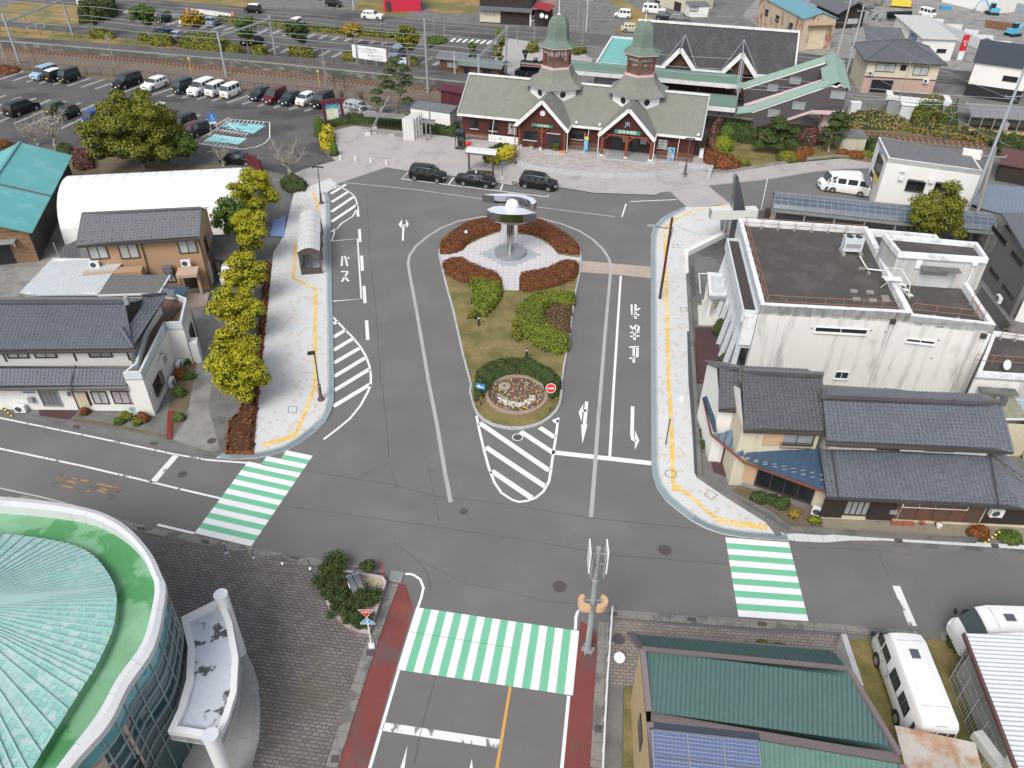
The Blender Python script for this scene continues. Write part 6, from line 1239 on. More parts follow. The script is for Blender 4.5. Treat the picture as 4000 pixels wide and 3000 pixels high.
window(wj,'b 1175,1025 1715,1080',hj,wM,fR,3,.06);aircon(wj,'','white air conditioner on the dark boarded wall at the right edge',rect=(wj.hit('b 1950,1100')[0]-.4,wj.hit('b 1950,1100')[0]+.4,1.2,1.8));wbox(wj,'b 1050,1075 1100,1105',hj,'letter_box',galv,.2,.1)
m=M()
for s,s2 in(('b 555,575','b 610,975'),('b 1925,630','b 1995,1050')):a,b=G(s,4.3),G(s2,3.05);m.tB([a,b],.045,6)
m.bU('downpipe',bZ,hj)
hw_=T('tiled_house','purple-grey tiled house wing with dark blue metal lower roof at the pavement corner','house',G('a 2100,500',0));c2,c5=CR(2650,1200),CR(2650,1600)
U2=V3(c5('540,178 1212,200')+' '+c2('1190,578 525,545'),5.3,5.3,6.85,6.85);U2=[U2[0],U2[1],U2[2],U2[3]];rslope(U2,kawara_g,hw_,seg=6);rslope([U2[3],U2[2],U2[2]+VV((0,2.6,-1.3)),U2[3]+VV((0,2.6,-1.3))],kawara_g,hw_,seg=4);m=M();ridge_tiles(m,U2[3],U2[2],.12,.3);m.bU('ridge',kawara_g,hw_)
S3=V3(c2('333,850 527,862 495,520 338,500'),5.0,5.0,6.5,6.5);rslope(S3,kawara_g,hw_,seg=6);rslope([S3[3]+VV((-.35,0,0)),S3[2],S3[2]+VV((0,2.6,-1.3)),S3[3]+VV((-.35,2.6,-1.3))],kawara_g,hw_,seg=4);m=M();ridge_tiles(m,S3[3],S3[2],.12,.28);m.bU('ridge',kawara_g,hw_)
s3_(M(),[p-VV((0,0,.05))for p in U2],.12).bU('eaves',bZ,hw_);s3_(M(),[p-VV((0,0,.05))for p in S3],.12).bU('eaves',bZ,hw_)
ja=[VV((p.x,p.y,0))for p in(U2[0]+VV((.1,.6,0)),U2[1]+VV((0,.6,0)))];M().pS([ja[0],ja[1],ja[1]+VV((0,4.6,0)),ja[0]+VV((0,4.6,0))],0,5.3,top=False).bU('wall',cream_wall,hw_);M().face([ja[0]+VV((-.01,-.2,5.2)),ja[0]+VV((-.01,4.7,5.2)),ja[0]+VV((-.01,2.0,6.7))]).bU('gable',wW,hw_)
jb=[VV((p.x,p.y,0))for p in(S3[0]+VV((.2,.5,0)),S3[1]+VV((.3,.5,0)))];M().pS([jb[0],jb[1],jb[1]+VV((0,4.6,0)),jb[0]+VV((0,4.6,0))],0,5.0,top=False).bU('wall',wW,hw_);M().face([jb[0]+VV((-.01,0,4.95)),jb[0]+VV((-.01,4.7,4.95)),jb[0]+VV((-.01,2.3,6.4))]).bU('gable',wW,hw_)
wv=Wl(ja[0],ja[1]);window(wv,c5('860,200 1095,290'),hw_,bZ,fR,1,.07);wbox(wv,c5('712,190 848,288'),hw_,'shutter_box',peach,.12,.06)
r_=wv.rect(c5('835,262 1090,300'));m=M()
for i in range(19):u=lp(r_[0],r_[1],i/18);m.bE(wv.at(u,r_[2],.3),wv.at(u,r_[2]+.45,.3),.02,.02)
m.bE(wv.at(r_[0],r_[2]+.45,.3),wv.at(r_[1],r_[2]+.45,.3),.04,.04).bE(wv.at(r_[0],r_[2],.3),wv.at(r_[1],r_[2],.3),.04,.04);m.bU('balcony_rail',bZ,hw_)
K1=V3(c5('545,432 1218,678 1172,316 540,352'),2.85,2.85,3.5,3.1);m=M();tI([K1[0],K1[1],K1[2],K1[3]],.48,.3,.03,0,'seam',m,8);m.bU('lower_roof',seam_blue,hw_)
K2=V3(c5('482,378 545,432 540,352 512,136 345,182 272,200'),2.85,2.85,3.1,3.75,3.6,2.95);m=M();tI([K2[0],K2[1],K2[2],K2[3]],.48,.3,.03,0,'seam',m,8);tI([K2[5],K2[0],K2[3],K2[4]],.48,.3,.03,0,'seam',m,8);m.bU('lower_roof',seam_blue,hw_)
K3=V3(c5('272,200 345,182 300,0 235,0')+' '+c2('275,725 205,745'),2.95,3.6,3.6,2.95,3.6,2.95);m=M();tI([K3[0],K3[1],K3[4],K3[5]],.48,.3,.03,0,'seam',m,8);m.bU('lower_roof',seam_blue,hw_)
m=M();E_=[K3[5],K3[0],K2[0],K1[0],K1[1]]
for a,b in zip(E_,E_[1:]):m.bE(a-VV((0,0,.06)),b-VV((0,0,.06)),.12,.12)
m.bU('gutter',mat('gutter_red_brown',(.20,.06,.045),.5),hw_)
m=M()
for t in range(9):
 for o in(.22,.34):p=lp(lp(K1[0],K1[1],t/8.5+.03),lp(K1[3],K1[2],t/8.5+.03),o);m.box(p+VV((0,0,.1)),(.3,.06,.05),.1)
m.bU('snow_guard',galv,hw_)
g0,g1,g2=g(c5('492,598 1095,806 1225,880'),.1);g0,g1=[VV((p.x,p.y,0))for p in(g0,g1)];wk_=Wl(g0,g1);jn=-wk_.n
M().pS([g0,g1,g1+wk_.d*.9,g1+wk_.d*.9+VV((0,2.6,0)),g0+VV((.3,2.6,0))],0,2.8,top=False).bU('lower_wall',cream_wall,hw_)
window(wk_,'',hw_,bZ,dG,3,.09,rect=(wk_.hit(c5('640,600'))[0],wk_.L-.15,.45,2.5),name='sliding_door');wbox(wk_,'',hw_,'shutter_box',peach,.12,.06,rect=(.12,wk_.hit(c5('630,600'))[0]-.08,.5,2.35));wk_.qD(M(),.1,wk_.L+.8,0,.3,.04,.1).bU('foundation',cN,hw_)
rc=wk_.rect(c5('1000,640 1090,770'));wk_.qD(M(),.9*wk_.L-.05,.9*wk_.L+.15,.5,2.4,-.0,.02).bU('curtain',sW,hw_)
aircon(wk_,'','white air conditioner standing at the corner below the blue metal roof',rect=(wk_.L+.1,wk_.L+.9,.05,.6),o=.45)
e0,e1,e2=g(c5('300,435 330,435 440,432'),.1);h0,h1=[VV((p.x,p.y,0))for p in g(c5('325,436 235,130'),.05)];M().pS([h0,h0+VV((1.4,.1,0)),VV((jb[0].x+1.5,jb[0].y,0)),VV((jb[0].x,jb[0].y+3.5,0)),h1],0,2.85,top=False).bU('lower_wall',wW,hw_)
en=Wl(h0,h0+VV((1.4,.1,0)));window(en,'',hw_,bZ,wD,3,.06,rect=(.25,1.3,.1,2.0),name='entrance_door',hb=6)
flat('tiled_porch',g(c5('272,435 440,435 470,570 290,515'),.06),.07,brickR)
for s,r1,lab in(('b 1325,1212',.16,'terracotta pot in the planting rows'),('b 1462,1215',.2,'wider terracotta pot at the back of the rows')):tag(M().lathe(G(s,.1),[(r1*.7,0),(r1,.22),(r1*.9,.2),(0,.15)],12).bU('flower_pot',mat('terracotta',(.32,.11,.06),.8)if 'terracotta' not in MC else MC['terracotta']),lab,'pot')
tag(M().lathe(G('b 1472,1240',.1),[(.13,0),(.19,.24),(.17,.22),(0,.1)],12).bU('white_pot',sW),'white pot beside the terracotta pots','pot');tag(M().box(G('b 1115,1205',.12),(.7,.25,.22),-.05).bU('planter_trough',MC['terracotta']),'left pink trough planter by the boarded wall','planter','trough planters by the boarded wall');tag(M().box(G('b 1215,1208',.12),(.7,.25,.22),-.05).bU('planter_trough',MC['terracotta']),'right pink trough planter by the boarded wall','planter','trough planters by the boarded wall')
flat('gravel_bed',g('b 470,1150 2300,1240 2300,1360 1800,1330 1000,1300 480,1260',.03),.03,mat('front_gravel',(.27,.235,.175),.9,.15,1,.25,9,stain=((.14,.12,.09),.6,1,1)));flat('garden_soil',g('a 1880,940 1960,870 2212,960 b 470,1140 470,1230 200,1240 a 2212,1120',.03),.034,soil)
wr_=T('retaining_wall','low grey concrete wall along the right house front','wall',G('b 1000,1290',0));M().wall(g('a 1880,945 2212,1110 b 190,1250 480,1265',.2)[:1]+g('a 2212,1110 b 190,1250 480,1268 900,1300 1350,1325 1800,1350',.2),0,.35,.22).bU('wall',cD,wr_)
for s,s2,i in(('b 1870,1375','b 2005,1275',0),('8 -10,175','8 105,280',1)):
 a,b=G(s,.2),G(s2,.9 if i==0 else .1);r=T('guy_wire_cover',['yellow and black guy wire cover at the right road edge','yellow and black guy wire cover at the left road edge'][i],'guy wire',a);k=9
 for j in range(2):
  m=M()
  for t in range(j,k,2):m.tB([lp(a,b,t/k),lp(a,b,(t+1)/k)],.06,6)
  m.bU('yellow_band' if j==0 else 'black_band',sign_yellow if j==0 else bI,r)
an_=T('flat_annex','low white annex with tar roof and satellite dish right of the office','building',G('7 2100,1500',0));q=[VV((p.x,p.y,0))for p in V3('7 1810,1560 7 2400,1600 7 2400,1260 7 1950,1200',4.4)]
M().pS(q,0,4.0,top=False).bU('wall',conc_white,an_);pP('parapet',q,3.8,4.42,.25,parapet_m,an_);M().poly([p+VV((0,0,4.05))for p in q]).bU('roof',tar,an_);wa=Wl(q[0],q[1]);window(wa,'b 1825,40 2020,72',an_,wM,dG,1,.06);wbox(wa,'b 1800,5 2110,30',an_,'canopy',cD,.7,.4,rect=(wa.rect('b 1800,5 2110,30')[0],wa.rect('b 1800,5 2110,30')[1],3.3,3.45))
def dish(label,p,r=.38,nrm=(.3,-.8,.5),parent=None):
 t=T('satellite_dish',label,'satellite dish',p,'satellite dishes');n=VV(nrm).normalized();c=VV(p)+VV((0,0,.55));q=n.to_track_quat('Z','Y');m=M()
 pr=[(0,-.08),(r*.5,-.05),(r*.85,.02),(r,.07)];k=14
 for(r0,z0),(r1,z1)in zip(pr,pr[1:]):
  for i in range(k):a,b=2*math.pi*i/k,2*math.pi*(i+1)/k;m.face([c+q@VV((r0*math.cos(a),r0*math.sin(a),z0)),c+q@VV((r1*math.cos(a),r1*math.sin(a),z1)),c+q@VV((r1*math.cos(b),r1*math.sin(b),z1)),c+q@VV((r0*math.cos(b),r0*math.sin(b),z0))])
 m.bU('reflector',wM,t);M().tB([p,c-n*.1],.03,6).tB([c-n*.05,c+n*.35],.015,5).bU('mast',galv,t);return t
dish('white satellite dish on the annex roof',G('7 2035,1545',4.05));railing('rusty railing on the right annex roof',[lp(q[3],q[2],.05)+VV((.1,-.6,0)),lp(q[3],q[2],.6)+VV((.1,-.6,0))],4.06);railing('second rusty railing lower on the annex roof',[lp(q[0],q[1],.08)+VV((0,1.4,0)),lp(q[0],q[1],.9)+VV((0,1.4,0))],4.06,foot=False)
gt=T('polycarbonate_porch','mossy translucent lean-to roof between annex and tiled house','canopy',G('b 2000,200',0));s3_(M(),V3('b 1960,90 b 2130,110 b 2260,300 b 2050,300',3.0,3.0,2.7,2.7),.05).bU('roof',mat('mossy_sheet',(.27,.26,.19),.6,.15,1,.1,6,pat=[grid(.6,.45,.06,(.15,.15,.12))]),gt);M().bE(G('b 2090,395',0),G('b 2125,310',2.6),.08,.08).bE(G('b 2050,305',2.68),G('b 2260,305',2.68),.1,.1).bU('frame',wM,gt)
gb=T('blue_glass_roof','pale blue glazed lean-to roof at the right edge','canopy',G('b 2180,180',0));s3_(M(),V3('b 2120,115 b 2400,150 b 2400,330 b 2210,290',2.8,2.8,2.4,2.4),.05).bU('roof',mat('pale_blue_sheet',(.30,.40,.48),.2,.05,1,.05,6,pat=[grid(.7,.9,.04,(.6,.62,.62))]),gb)
hedge('garden_bush','olive and brown shrubs beyond the tiled house at the right edge',g('b 2110,380 2300,360 2300,620 2212,620 2130,520',.3),1.2,LO,0,60,.08,.5,cat='bush',lump=.4)
wb=T('white_building','white two-storey building with grey metal roof beside the railway','building',G('3 1300,1659',0));zt=5.9;b4_=[VV((p.x,p.y,0))for p in V3('3 1040,1365 3 1855,1475 3 1800,1330 3 955,1185',zt)]
b4_[2]=b4_[1]+(b4_[3]-b4_[0])*.62;M().pS(b4_,0,zt,top=False).bU('wall',wW,wb);pP('parapet',b4_,zt-.5,zt+.02,.18,parapet_m,wb)
R1=[VV((p.x,p.y,zt-.15))for p in b4_];R1[2].z=R1[3].z=zt+.1;m=tI([lp(R1[0],R1[2],.02),lp(R1[1],R1[3],.02),lp(R1[2],R1[0],.02),lp(R1[3],R1[1],.02)],.25,.4,.03,0,'wave',None,4);m.bU('roof',mat('grey_ribbed_roof',(.15,.15,.16),.5,.1,.6,.1,6),wb)
w1=Wl(b4_[0],b4_[1]);w2=Wl(b4_[3],b4_[0])
window(w1,'3 1210,1560 1335,1655',wb,bZ,dG,1,.06,bZ);window(w1,'3 1455,1580 1615,1659',wb,bZ,dG,1,.06,bZ);
for s in('3 1148,1462 1187,1480','3 1135,1515 1165,1550','3 1395,1540 1428,1575'):wbox(w1,s,wb,'vent_hood',wM,.3,.15)
for s in('3 1215,1540 1350,1560','3 1455,1567 1635,1588'):r_=w1.rect(s);wbox(w1,'',wb,'window_canopy',bZ,.4,.2,rect=(r_[0],r_[1],r_[3]-.1,r_[3]))
window(w2,'',wb,bZ,dG,2,.05,rect=(w2.L*.35,w2.L*.8,3.1,4.9));window(w2,'',wb,bZ,dG,1,.05,rect=(w2.L*.2,w2.L*.45,1.0,2.4));wbox(w2,'',wb,'banner',sign_yellow,.04,.1,rect=(w2.L*.5,w2.L*.85,2.4,3.0));text_on(w2,'Synapses',w2.L*.45,5.3,.5,sBl,wb,.06)
M().box(G('3 1760,1330',6.1),(1.9,.9,.8),math.atan2(w1.d.y,w1.d.x)).bU('roof_box',wW,wb);s3_(M(),V3('3 820,1480 3 870,1480 3 905,1600 3 850,1600',2.6),.1).bU('porch_roof',rG,wb)
vs=T('vaulted_shelter','long barrel-vaulted shelter roofed with blue-grey glass panels','shelter',G('7 900,200',0));va,vb=G('7 45,150',2.3),G('7 1960,350',2.3);vf=Fr(va,math.degrees(math.atan2((vb-va).y,(vb-va).x)));Lv=(vb-va).length
gl=mat('vault_glass',(.09,.12,.155),.12,.25,.35,0,1,spec=.8);m=M();fr_=M();K=7;wd=3.6;nseg=int(Lv/.72)
def vp(x,t):a=t*math.pi*.9+.05*math.pi;return vf.w(x,wd/2-wd/2*math.cos(a),2.3+.95*math.sin(a))
for i in range(nseg):
 for k in range(K):x0,x1=Lv*i/nseg,Lv*(i+1)/nseg;m.face([vp(x0,k/K),vp(x1,k/K),vp(x1,(k+1)/K),vp(x0,(k+1)/K)])
for i in range(nseg+1):fr_.tB([vp(Lv*i/nseg,k/K)+VV((0,0,.02))for k in range(K+1)],.025,4,False)
for k in range(K+1):fr_.bE(vp(0,k/K)+VV((0,0,.02)),vp(Lv,k/K)+VV((0,0,.02)),.045,.04)
m.bU('glass_vault',gl,vs);fr_.bU('glazing_bars',gM,vs);M().bE(vf.w(0,-.05,2.2),vf.w(Lv,-.05,2.2),.14,.28).bE(vf.w(0,wd+.05,2.2),vf.w(Lv,wd+.05,2.2),.14,.28).bE(vf.w(0,0,2.2),vf.w(0,wd,2.2),.12,.25).bU('edge_beam',mat('beam_green_grey',(.22,.24,.22),.6),vs)
for i in range(8):M().bE(vf.w(.3+i*(Lv-.6)/7,.1,0),vf.w(.3+i*(Lv-.6)/7,.1,2.1),.12,.12).bU('post',gM,vs)
m=M()
for i in range(40):m.bE(vf.w(Lv*i/39,wd-.1,.1),vf.w(Lv*i/39,wd-.1,2.0),.03,.03)
for z in(.3,1.0,1.7):m.bE(vf.w(0,wd-.12,z),vf.w(Lv,wd-.12,z),.03,.05)
m.bU('back_fence',dM,vs)
flat('shelter_yard',[vf.w(-1,-1.5),vf.w(Lv,-1.5),vf.w(Lv,wd+1),vf.w(-1,wd+1)],.008,asphalt_wet)
bxs=T('concrete_pylon','cream and brown box post at the end of the glass shelter','post',G(ca('1100,1060'),0));M().box(G(ca('1090,1060'),.7),(.5,.6,1.4),-.1).bU('post',bZ,bxs);M().box(G(ca('1150,1060'),.6),(.8,.5,1.2),-.1).bU('base',cream_wall,bxs)
gh=T('grey_house','tall dark grey sided house at the right edge','house',G('7 2150,1050',0));q=[VV((p.x,p.y,0))for p in V3('7 1950,215 7 2190,195 7 2900,260 7 2900,1100',5.8)];w0=G('7 2085,1080',0);w1_=G('7 1845,740',0)
gp=[VV((w0.x,w0.y,0)),VV((w0.x+8,w0.y-.4,0)),VV((w1_.x+8.4,w1_.y+.9,0)),VV((w1_.x,w1_.y,0))];wl_=Wl(gp[3],gp[0]);M().pS(gp,0,5.6,top=False).bU('wall',mat('grey_siding',(.165,.155,.15),.8,.06,.6,.05,6,pat=[grid(0,.3,.04,(.11,.105,.1))]),gh)
s3_(M(),[p+VV((-.4,-.3,5.65))for p in gp[:2]]+[gp[2]+VV((0,.4,6.6)),gp[3]+VV((-.4,.4,6.6))],.2).bU('roof',kawara,gh)
for s in('7 1950,290 2050,460','7 2120,510 2190,640','7 1930,650 1990,760','7 2040,800 2120,930'):window(wl_,s,gh,bZ,dG,1,.05)
aircon(wl_,'','white air conditioner beside the tall dark grey house',rect=(wl_.hit('7 2020,980')[0]-.4,wl_.hit('7 2020,980')[0]+.4,.4,1.0),o=.5)
M().wall([VV((p.x,p.y,0))for p in g('7 1830,870 2080,1200',.5)],0,1.2,.2).bU('garden_wall',cD,None,label='dark block wall between office and grey house',cat='wall')
sh=T('white_shed','small white corrugated lean-to shed at the far right','shed',G('7 2180,1080',0));M().pS([G('7 2130,1110',0),G('7 2400,1180',0),G('7 2400,1030',0),G('7 2190,980',0)],0,2.0).bU('wall',white_plain,sh)
sp_=T('blue_roof','large low roof of blue-grey panels behind the twin concrete poles','building',G('3 2100,1659',0));m=tI(V3('7 1740,110 7 2500,330 3 2500,1640 3 1890,1580',3.0,3.0,3.5,3.5),.35,.6,.02,0,'wave',None,4);m.bU('roof',mat('blue_grey_sheet',(.16,.20,.25),.35,.12,.5,.05,6),sp_);q=[VV((p.x,p.y,0))for p in V3('7 1760,120 7 2480,320 3 2480,1650 3 1900,1590',3.0)];M().pS(q,0,2.9,top=False).bU('wall',cD,sp_)
mint=mat('mint_membrane',(.30,.56,.50),.8,.08,.5,.06,6,pat=[bK_(.5,.28,(.24,.47,.43),(.17,.34,.31),.014),pT((.50,.56,.56),2.2,.53,.58,.75),pT((.42,.55,.53),.3,.5,.6,.5)])
green_gut=mat('green_coating',(.17,.36,.20),.45,.1,.4,.05,6,pat=[pT((.06,.24,.08),.35,.52,.56,.9),pT((.26,.50,.32),.25,.5,.6,.5)])
def shell(pts):return[VV((p.x,p.y,0))for p in pts]
ch=T('glass_hall','curved glass-walled hall with mint green roof, green gutter and pale stone rim','building',G('c 600,600',0))
O_=shell(g('8 -900,930 -300,938 0,965 440,1010 840,1090 1100,1230 1300,1450 1400,1659 c 1425,60 1420,200 1330,600 1100,950 930,1280 600,1659 300,2150 0,2700',8.));I_=shell(g('8 -900,1020 -300,1030 0,1050 430,1090 790,1155 1050,1290 1225,1470 1310,1659 c 1330,60 1325,200 1230,560 1010,880 830,1200 480,1659 180,2150 -130,2700',8.));N_=shell(g('8 -900,1240 -300,1245 0,1262 380,1308 640,1370 800,1460 910,1590 970,1700 c 985,100 995,200 960,430 820,740 660,990 230,1680 -20,2150 -350,2700',8.))
def crs(P,k=4):
 R_=[]
 for i in range(len(P)-1):
  a,b,c,d=P[max(i-1,0)],P[i],P[i+1],P[min(i+2,len(P)-1)]
  for j in range(k):t=j/k;R_.append(.5*((2*b)+(c-a)*t+(2*a-5*b+4*c-d)*t*t+(3*b-a-3*c+d)*t**3))
 return R_+[P[-1]]
wc=Wl(O_[11],O_[13]);O_,I_,N_=crs(O_),crs(I_),crs(N_)
m=M();z=VV((0,0,1))
for i in range(len(O_)-1):
 a,b,c,d=O_[i],O_[i+1],I_[i+1],I_[i];m.face([a+z*7.95,b+z*7.95,lp(b,c,.5)+z*8.05,lp(a,d,.5)+z*8.05]);m.face([lp(a,d,.5)+z*8.05,lp(b,c,.5)+z*8.05,c+z*7.97,d+z*7.97]);m.face([b+z*7.6,a+z*7.6,a+z*7.95,b+z*7.95][::-1]);m.face([d+z*7.97,c+z*7.97,c+z*7.3,d+z*7.3][::-1])
m.bU('rim',mat('pale_stone_rim',(.58,.59,.60),.7,.06,1,.05,6,pat=[grid(1.9,0,.012,(.3,.3,.3))]),ch)
m=M()
for a,b,c,d in zip(I_,I_[1:],N_[1:],N_):m.face([a+z*7.4,b+z*7.4,c+z*7.32,d+z*7.32][::-1]);m.face([d+z*7.3,c+z*7.3,lp(c,b,-.04)+z*7.75,lp(d,a,-.04)+z*7.75])
m.bU('gutter',green_gut,ch)
ap=G('c -500,262',9.3);m=M();sm=M()
for a,b in zip(N_,N_[1:]):
 m.face([a+z*7.75,ap,b+z*7.75])
 sm.bE(lp(a,ap,0)+z*7.8-z*lp(0,0,0),ap+z*.05,.05,.05)if 0 else sm.bE(a+z*7.78,ap+z*.03,.07,.06)
[sm.bE(a+z*7.78,ap+z*.03,.06,.05)for a in N_[::8]];m.bU('roof',mint,ch);sm.bU('roof_seams',mat('mint_seam',(.34,.52,.49),.7),ch)
m1,m2,mm=M(),M(),M()
for i,(a,b)in enumerate(zip(O_,O_[1:])):
 nn=VV(((b-a).y,-(b-a).x,0)).normalized();
 if nn.dot((a+b)/2-shell([ap])[0])<0:nn=-nn
 A_,B_=a-nn*.12,b-nn*.12;n=max(1,round((b-a).length/1.9))
 m1.face([A_+z*6.75,B_+z*6.75,B_+z*7.6,A_+z*7.6]);m2.face([A_,B_,B_+z*6.75,A_+z*6.75])
 for zz in(7.58,6.75,5.9,5.1,4.3,3.5,2.6):mm.bE(A_+nn*.04+z*zz,B_+nn*.04+z*zz,.09,.07)
 for k in range(1 if i%2 else 0):p=lp(A_,B_,k/n);mm.bE(p+nn*.03+z*.1,p+nn*.03+z*7.5,.05,.06)
m1.bU('glass_band',teal_glass,ch);m2.bU('glass_wall',mat('dark_teal_glass',(.02,.075,.085),.08,.2,.5,0,1,spec=.9),ch);mm.bU('mullions',mat('mullion',(.26,.30,.31),.5),ch)  # upper band lighter teal than the wall: reflection put into the glass colour
u0=wc.L*.25
wc.qD(M(),u0,wc.L*1.0,3.2,6.6,.03,.1).bU('recess_wall',mat('beige_tile',(.52,.41,.31),.8,.05,1,.04,6,pat=[grid(.12,.08,.08,(.42,.32,.24))]),ch)
wc.qD(M(),u0+.2,wc.L*1.0,3.3,4.5,.14,.1).bU('recess_floor',dG,ch);wc.qD(M(),u0+.3,wc.L*1.1,2.9,3.35,.5,.35).bU('ledge',mat('ledge_grey',(.42,.42,.42),.7),ch);wc.qD(M(),u0+.3,wc.L*1.1,.1,2.9,.5,.3).bU('lower_glass',teal_glass,ch)
cn=T('entrance_canopy','curved white entrance canopy on round columns, its deck blue-white with dark stains','canopy',G('c 2085,680',0));cp=shell(g('c 1890,200 1950,260 2005,400 2060,700 2045,1000 1975,1230 1890,1420 1810,1400 1450,1345 1540,1150 1610,900 1625,620 1565,360',4.2))
M().pS(cp,3.55,3.95,bot=True).bU('deck',mat('canopy_deck',(.52,.56,.62),.6,.06,1,.05,6,pat=[pT((.05,.05,.055),.8,.54,.57,.95,(1,1,1)),pT((.20,.20,.22),1.6,.60,.66,.7)]),cn);pP('rim',cp,3.5,4.25,.3,wM,cn)
c1_=G('c 2075,665',0);c2_=G('c 1815,1375',5.0);
for c_ in(c1_,c2_):M().cyl((c_.x,c_.y,0),.34,5.0,20).bU('column',wM,cn);M().cyl((c_.x,c_.y,5.0),.36,.03,20).bU('column_cap',mat('cap_blue_white',(.60,.63,.68),.4)if 'cap_blue_white' not in MC else MC['cap_blue_white'],cn)
flat('stone_terrace',g('c 2120,640 2190,780 2235,950 2250,1150 2240,1400 2150,1750 1600,1750 1500,1300 1700,900',.06),.065,mat('terrace_stone',(.36,.36,.34),.8,.15,.6,.08,6,pat=[grid(.75,.75,.015,(.2,.2,.2))]),ang=.2)
for i,(s,s2)in enumerate((('8 1960,1460','8 1945,1390'),('8 2195,1500','8 2175,1440'),('9 228,1548','9 213,1478'),('9 468,1592','9 440,1520'))):
 b=G(s,.05);r=T('chain_post',['steel post with chain, leftmost of the four by the brick paving','second steel chain post from the left','third steel chain post from the left','steel chain post nearest the planter'][i],'post',b,'steel chain posts along the brick paving');M().cyl(b,.05,.85,10).cyl(b,.14,.03,12).bU('post',chromeM,r);M().cyl(b+z*.82,.09,.06,10).bU('cap',chromeM,r)
 if i<3:b2=G(('8 2195,1500','9 228,1548','9 468,1592')[i],.05);M().tB([lp(b,b2,t/8)+z*(.8-.28*math.sin(math.pi*t/8))for t in range(9)],.02,5).bU('chain',chromeM,r)
zc=CR(1130,2150,2.538);pt_=T('corner_planter','pink-tiled curved corner planter filled with pale gravel','planter',G(zc('600,500'),0));pq=shell(g(zc('370,160 930,255 965,310 870,600 790,815 700,805 560,740 440,640 370,530 335,420 325,300 345,210'),.45));ptile=mat('pink_tile',(.52,.43,.43),.7,.06,1,.04,6,pat=[grid(.15,.15,.08,(.36,.30,.30))])
M().pS(pq,.03,.33).bU('gravel',mat('pale_gravel',(.40,.34,.25),.9,.15,1,.5,14),pt_);pP('rim',pq,.03,.47,.17,ptile,pt_)
ck_=T('steel_clock','leaning polished steel horseshoe clock head on a brick base','clock',G(zc('650,400'),.33));M().pS(g(zc('510,310 560,310 830,440 810,460 640,540 620,530'),.4),.3,.42).bU('brick_base',mat('terracotta_brick',(.30,.13,.09),.85,.1,2,.08,6,pat=[grid(.3,.3,.04,(.2,.1,.07))]),ck_)
pA,pB=G(zc('600,215'),1.15),G(zc('700,440'),.75);dr_=(pB-pA).normalized();steel=mat('polished_steel',(.40,.40,.40),.12,.02,1,0,1,metal=1);L2=(pB-pA).length;mid=(pA+pB)/2;sx_=VV((0,0,1)).cross(dr_).normalized()
for k,o in enumerate((-.17,.19)):
 m=M();n=14
 for i in range(n):
  a0,a1=math.pi*i/n,math.pi*(i+1)/n;f=lambda a,r_:mid+VV((0,0,-.55))+dr_*math.cos(a)*r_*L2*.62+VV((0,0,1))*math.sin(a)*r_*.8
  for w0,w1 in((-.16,.16),):m.face([f(a0,1)+sx_*(o+w0),f(a1,1)+sx_*(o+w0),f(a1,1)+sx_*(o+w1),f(a0,1)+sx_*(o+w1)]);m.face([f(a0,1)+sx_*(o+w0),f(a1,1)+sx_*(o+w0),f(a1,.55)+sx_*(o+w0),f(a0,.55)+sx_*(o+w0)][::-1]);m.face([f(a0,1)+sx_*(o+w1),f(a1,1)+sx_*(o+w1),f(a1,.55)+sx_*(o+w1),f(a0,.55)+sx_*(o+w1)])
 m.bU('steel_shell',steel,ck_,smooth=.6)
M().tB([mid+sx_*-.36-z*.12+(dr_*math.cos(a*math.pi/8)*.3+z*math.sin(a*math.pi/8)*.3)for a in range(17)],.03,6,False).bU('dial_ring',chromeM,ck_)
mk=T('marker_pole','thin red and white marker pole at the planter corner','pole',G(zc('935,285'),.4));M().cyl(G(zc('935,285'),.4),.03,1.6,8).bU('pole',sR,mk);M().cyl(G(zc('935,285'),1.75),.034,.12,8).cyl(G(zc('935,285'),1.5),.034,.1,8).bU('white_band',sW,mk)
flat('inspection_grate',g(zc('1010,200 1140,215 1105,325 980,300'),.07),.075,cN);flat('inspection_grate',g(zc('1025,215 1115,228 1090,300 1005,285'),.08),.082,mat('grate_steel',(.26,.31,.32),.5,.05,2,.05,9,pat=[grid(.12,0,.3,(.10,.12,.12))]))
lh=T('tiled_house','white-walled traditional house with blue-grey tiled roofs at the left road','house',G('4 600,1600',0));b3=lambda s,*zz:V3(s,*zz)
U=b3('4 -700,1390 1155,1372 1085,962 -700,962',5.0,5.0,6.75,6.75);tI(U,m=None,seg=6).bU('roof',kawara_b,lh);H1=b3('4 1050,1195 1160,1372 1440,898 1235,920',5.75,5.0,5.0,5.9);tI([H1[1],H1[2],H1[3],H1[0]],seg=5).bU('hip_roof',kawara_b,lh);tI([U[3],U[2],U[2]+VV((.3,3.6,-1.75)),U[3]+VV((.3,3.6,-1.75))],seg=3).bU('roof',kawara_b,lh);s3_(M(),[p-VV((0,0,.06))for p in U],.12).bU('eaves',bZ,lh)
m=M();ridge_tiles(m,U[3],U[2],.14,.4);ridge_tiles(m,H1[1]+z*.05,H1[0]+z*.1,.12,.2);ridge_tiles(m,H1[2]+z*.05,H1[3]+z*.1,.1,.2);m.bE(U[2]+z*.05,H1[0],.12,.12);m.bU('ridge',kawara,lh);M().box(U[2]+VV((.15,0,.3)),(.3,.5,.6),.2).bU('ridge_end',galv,lh)
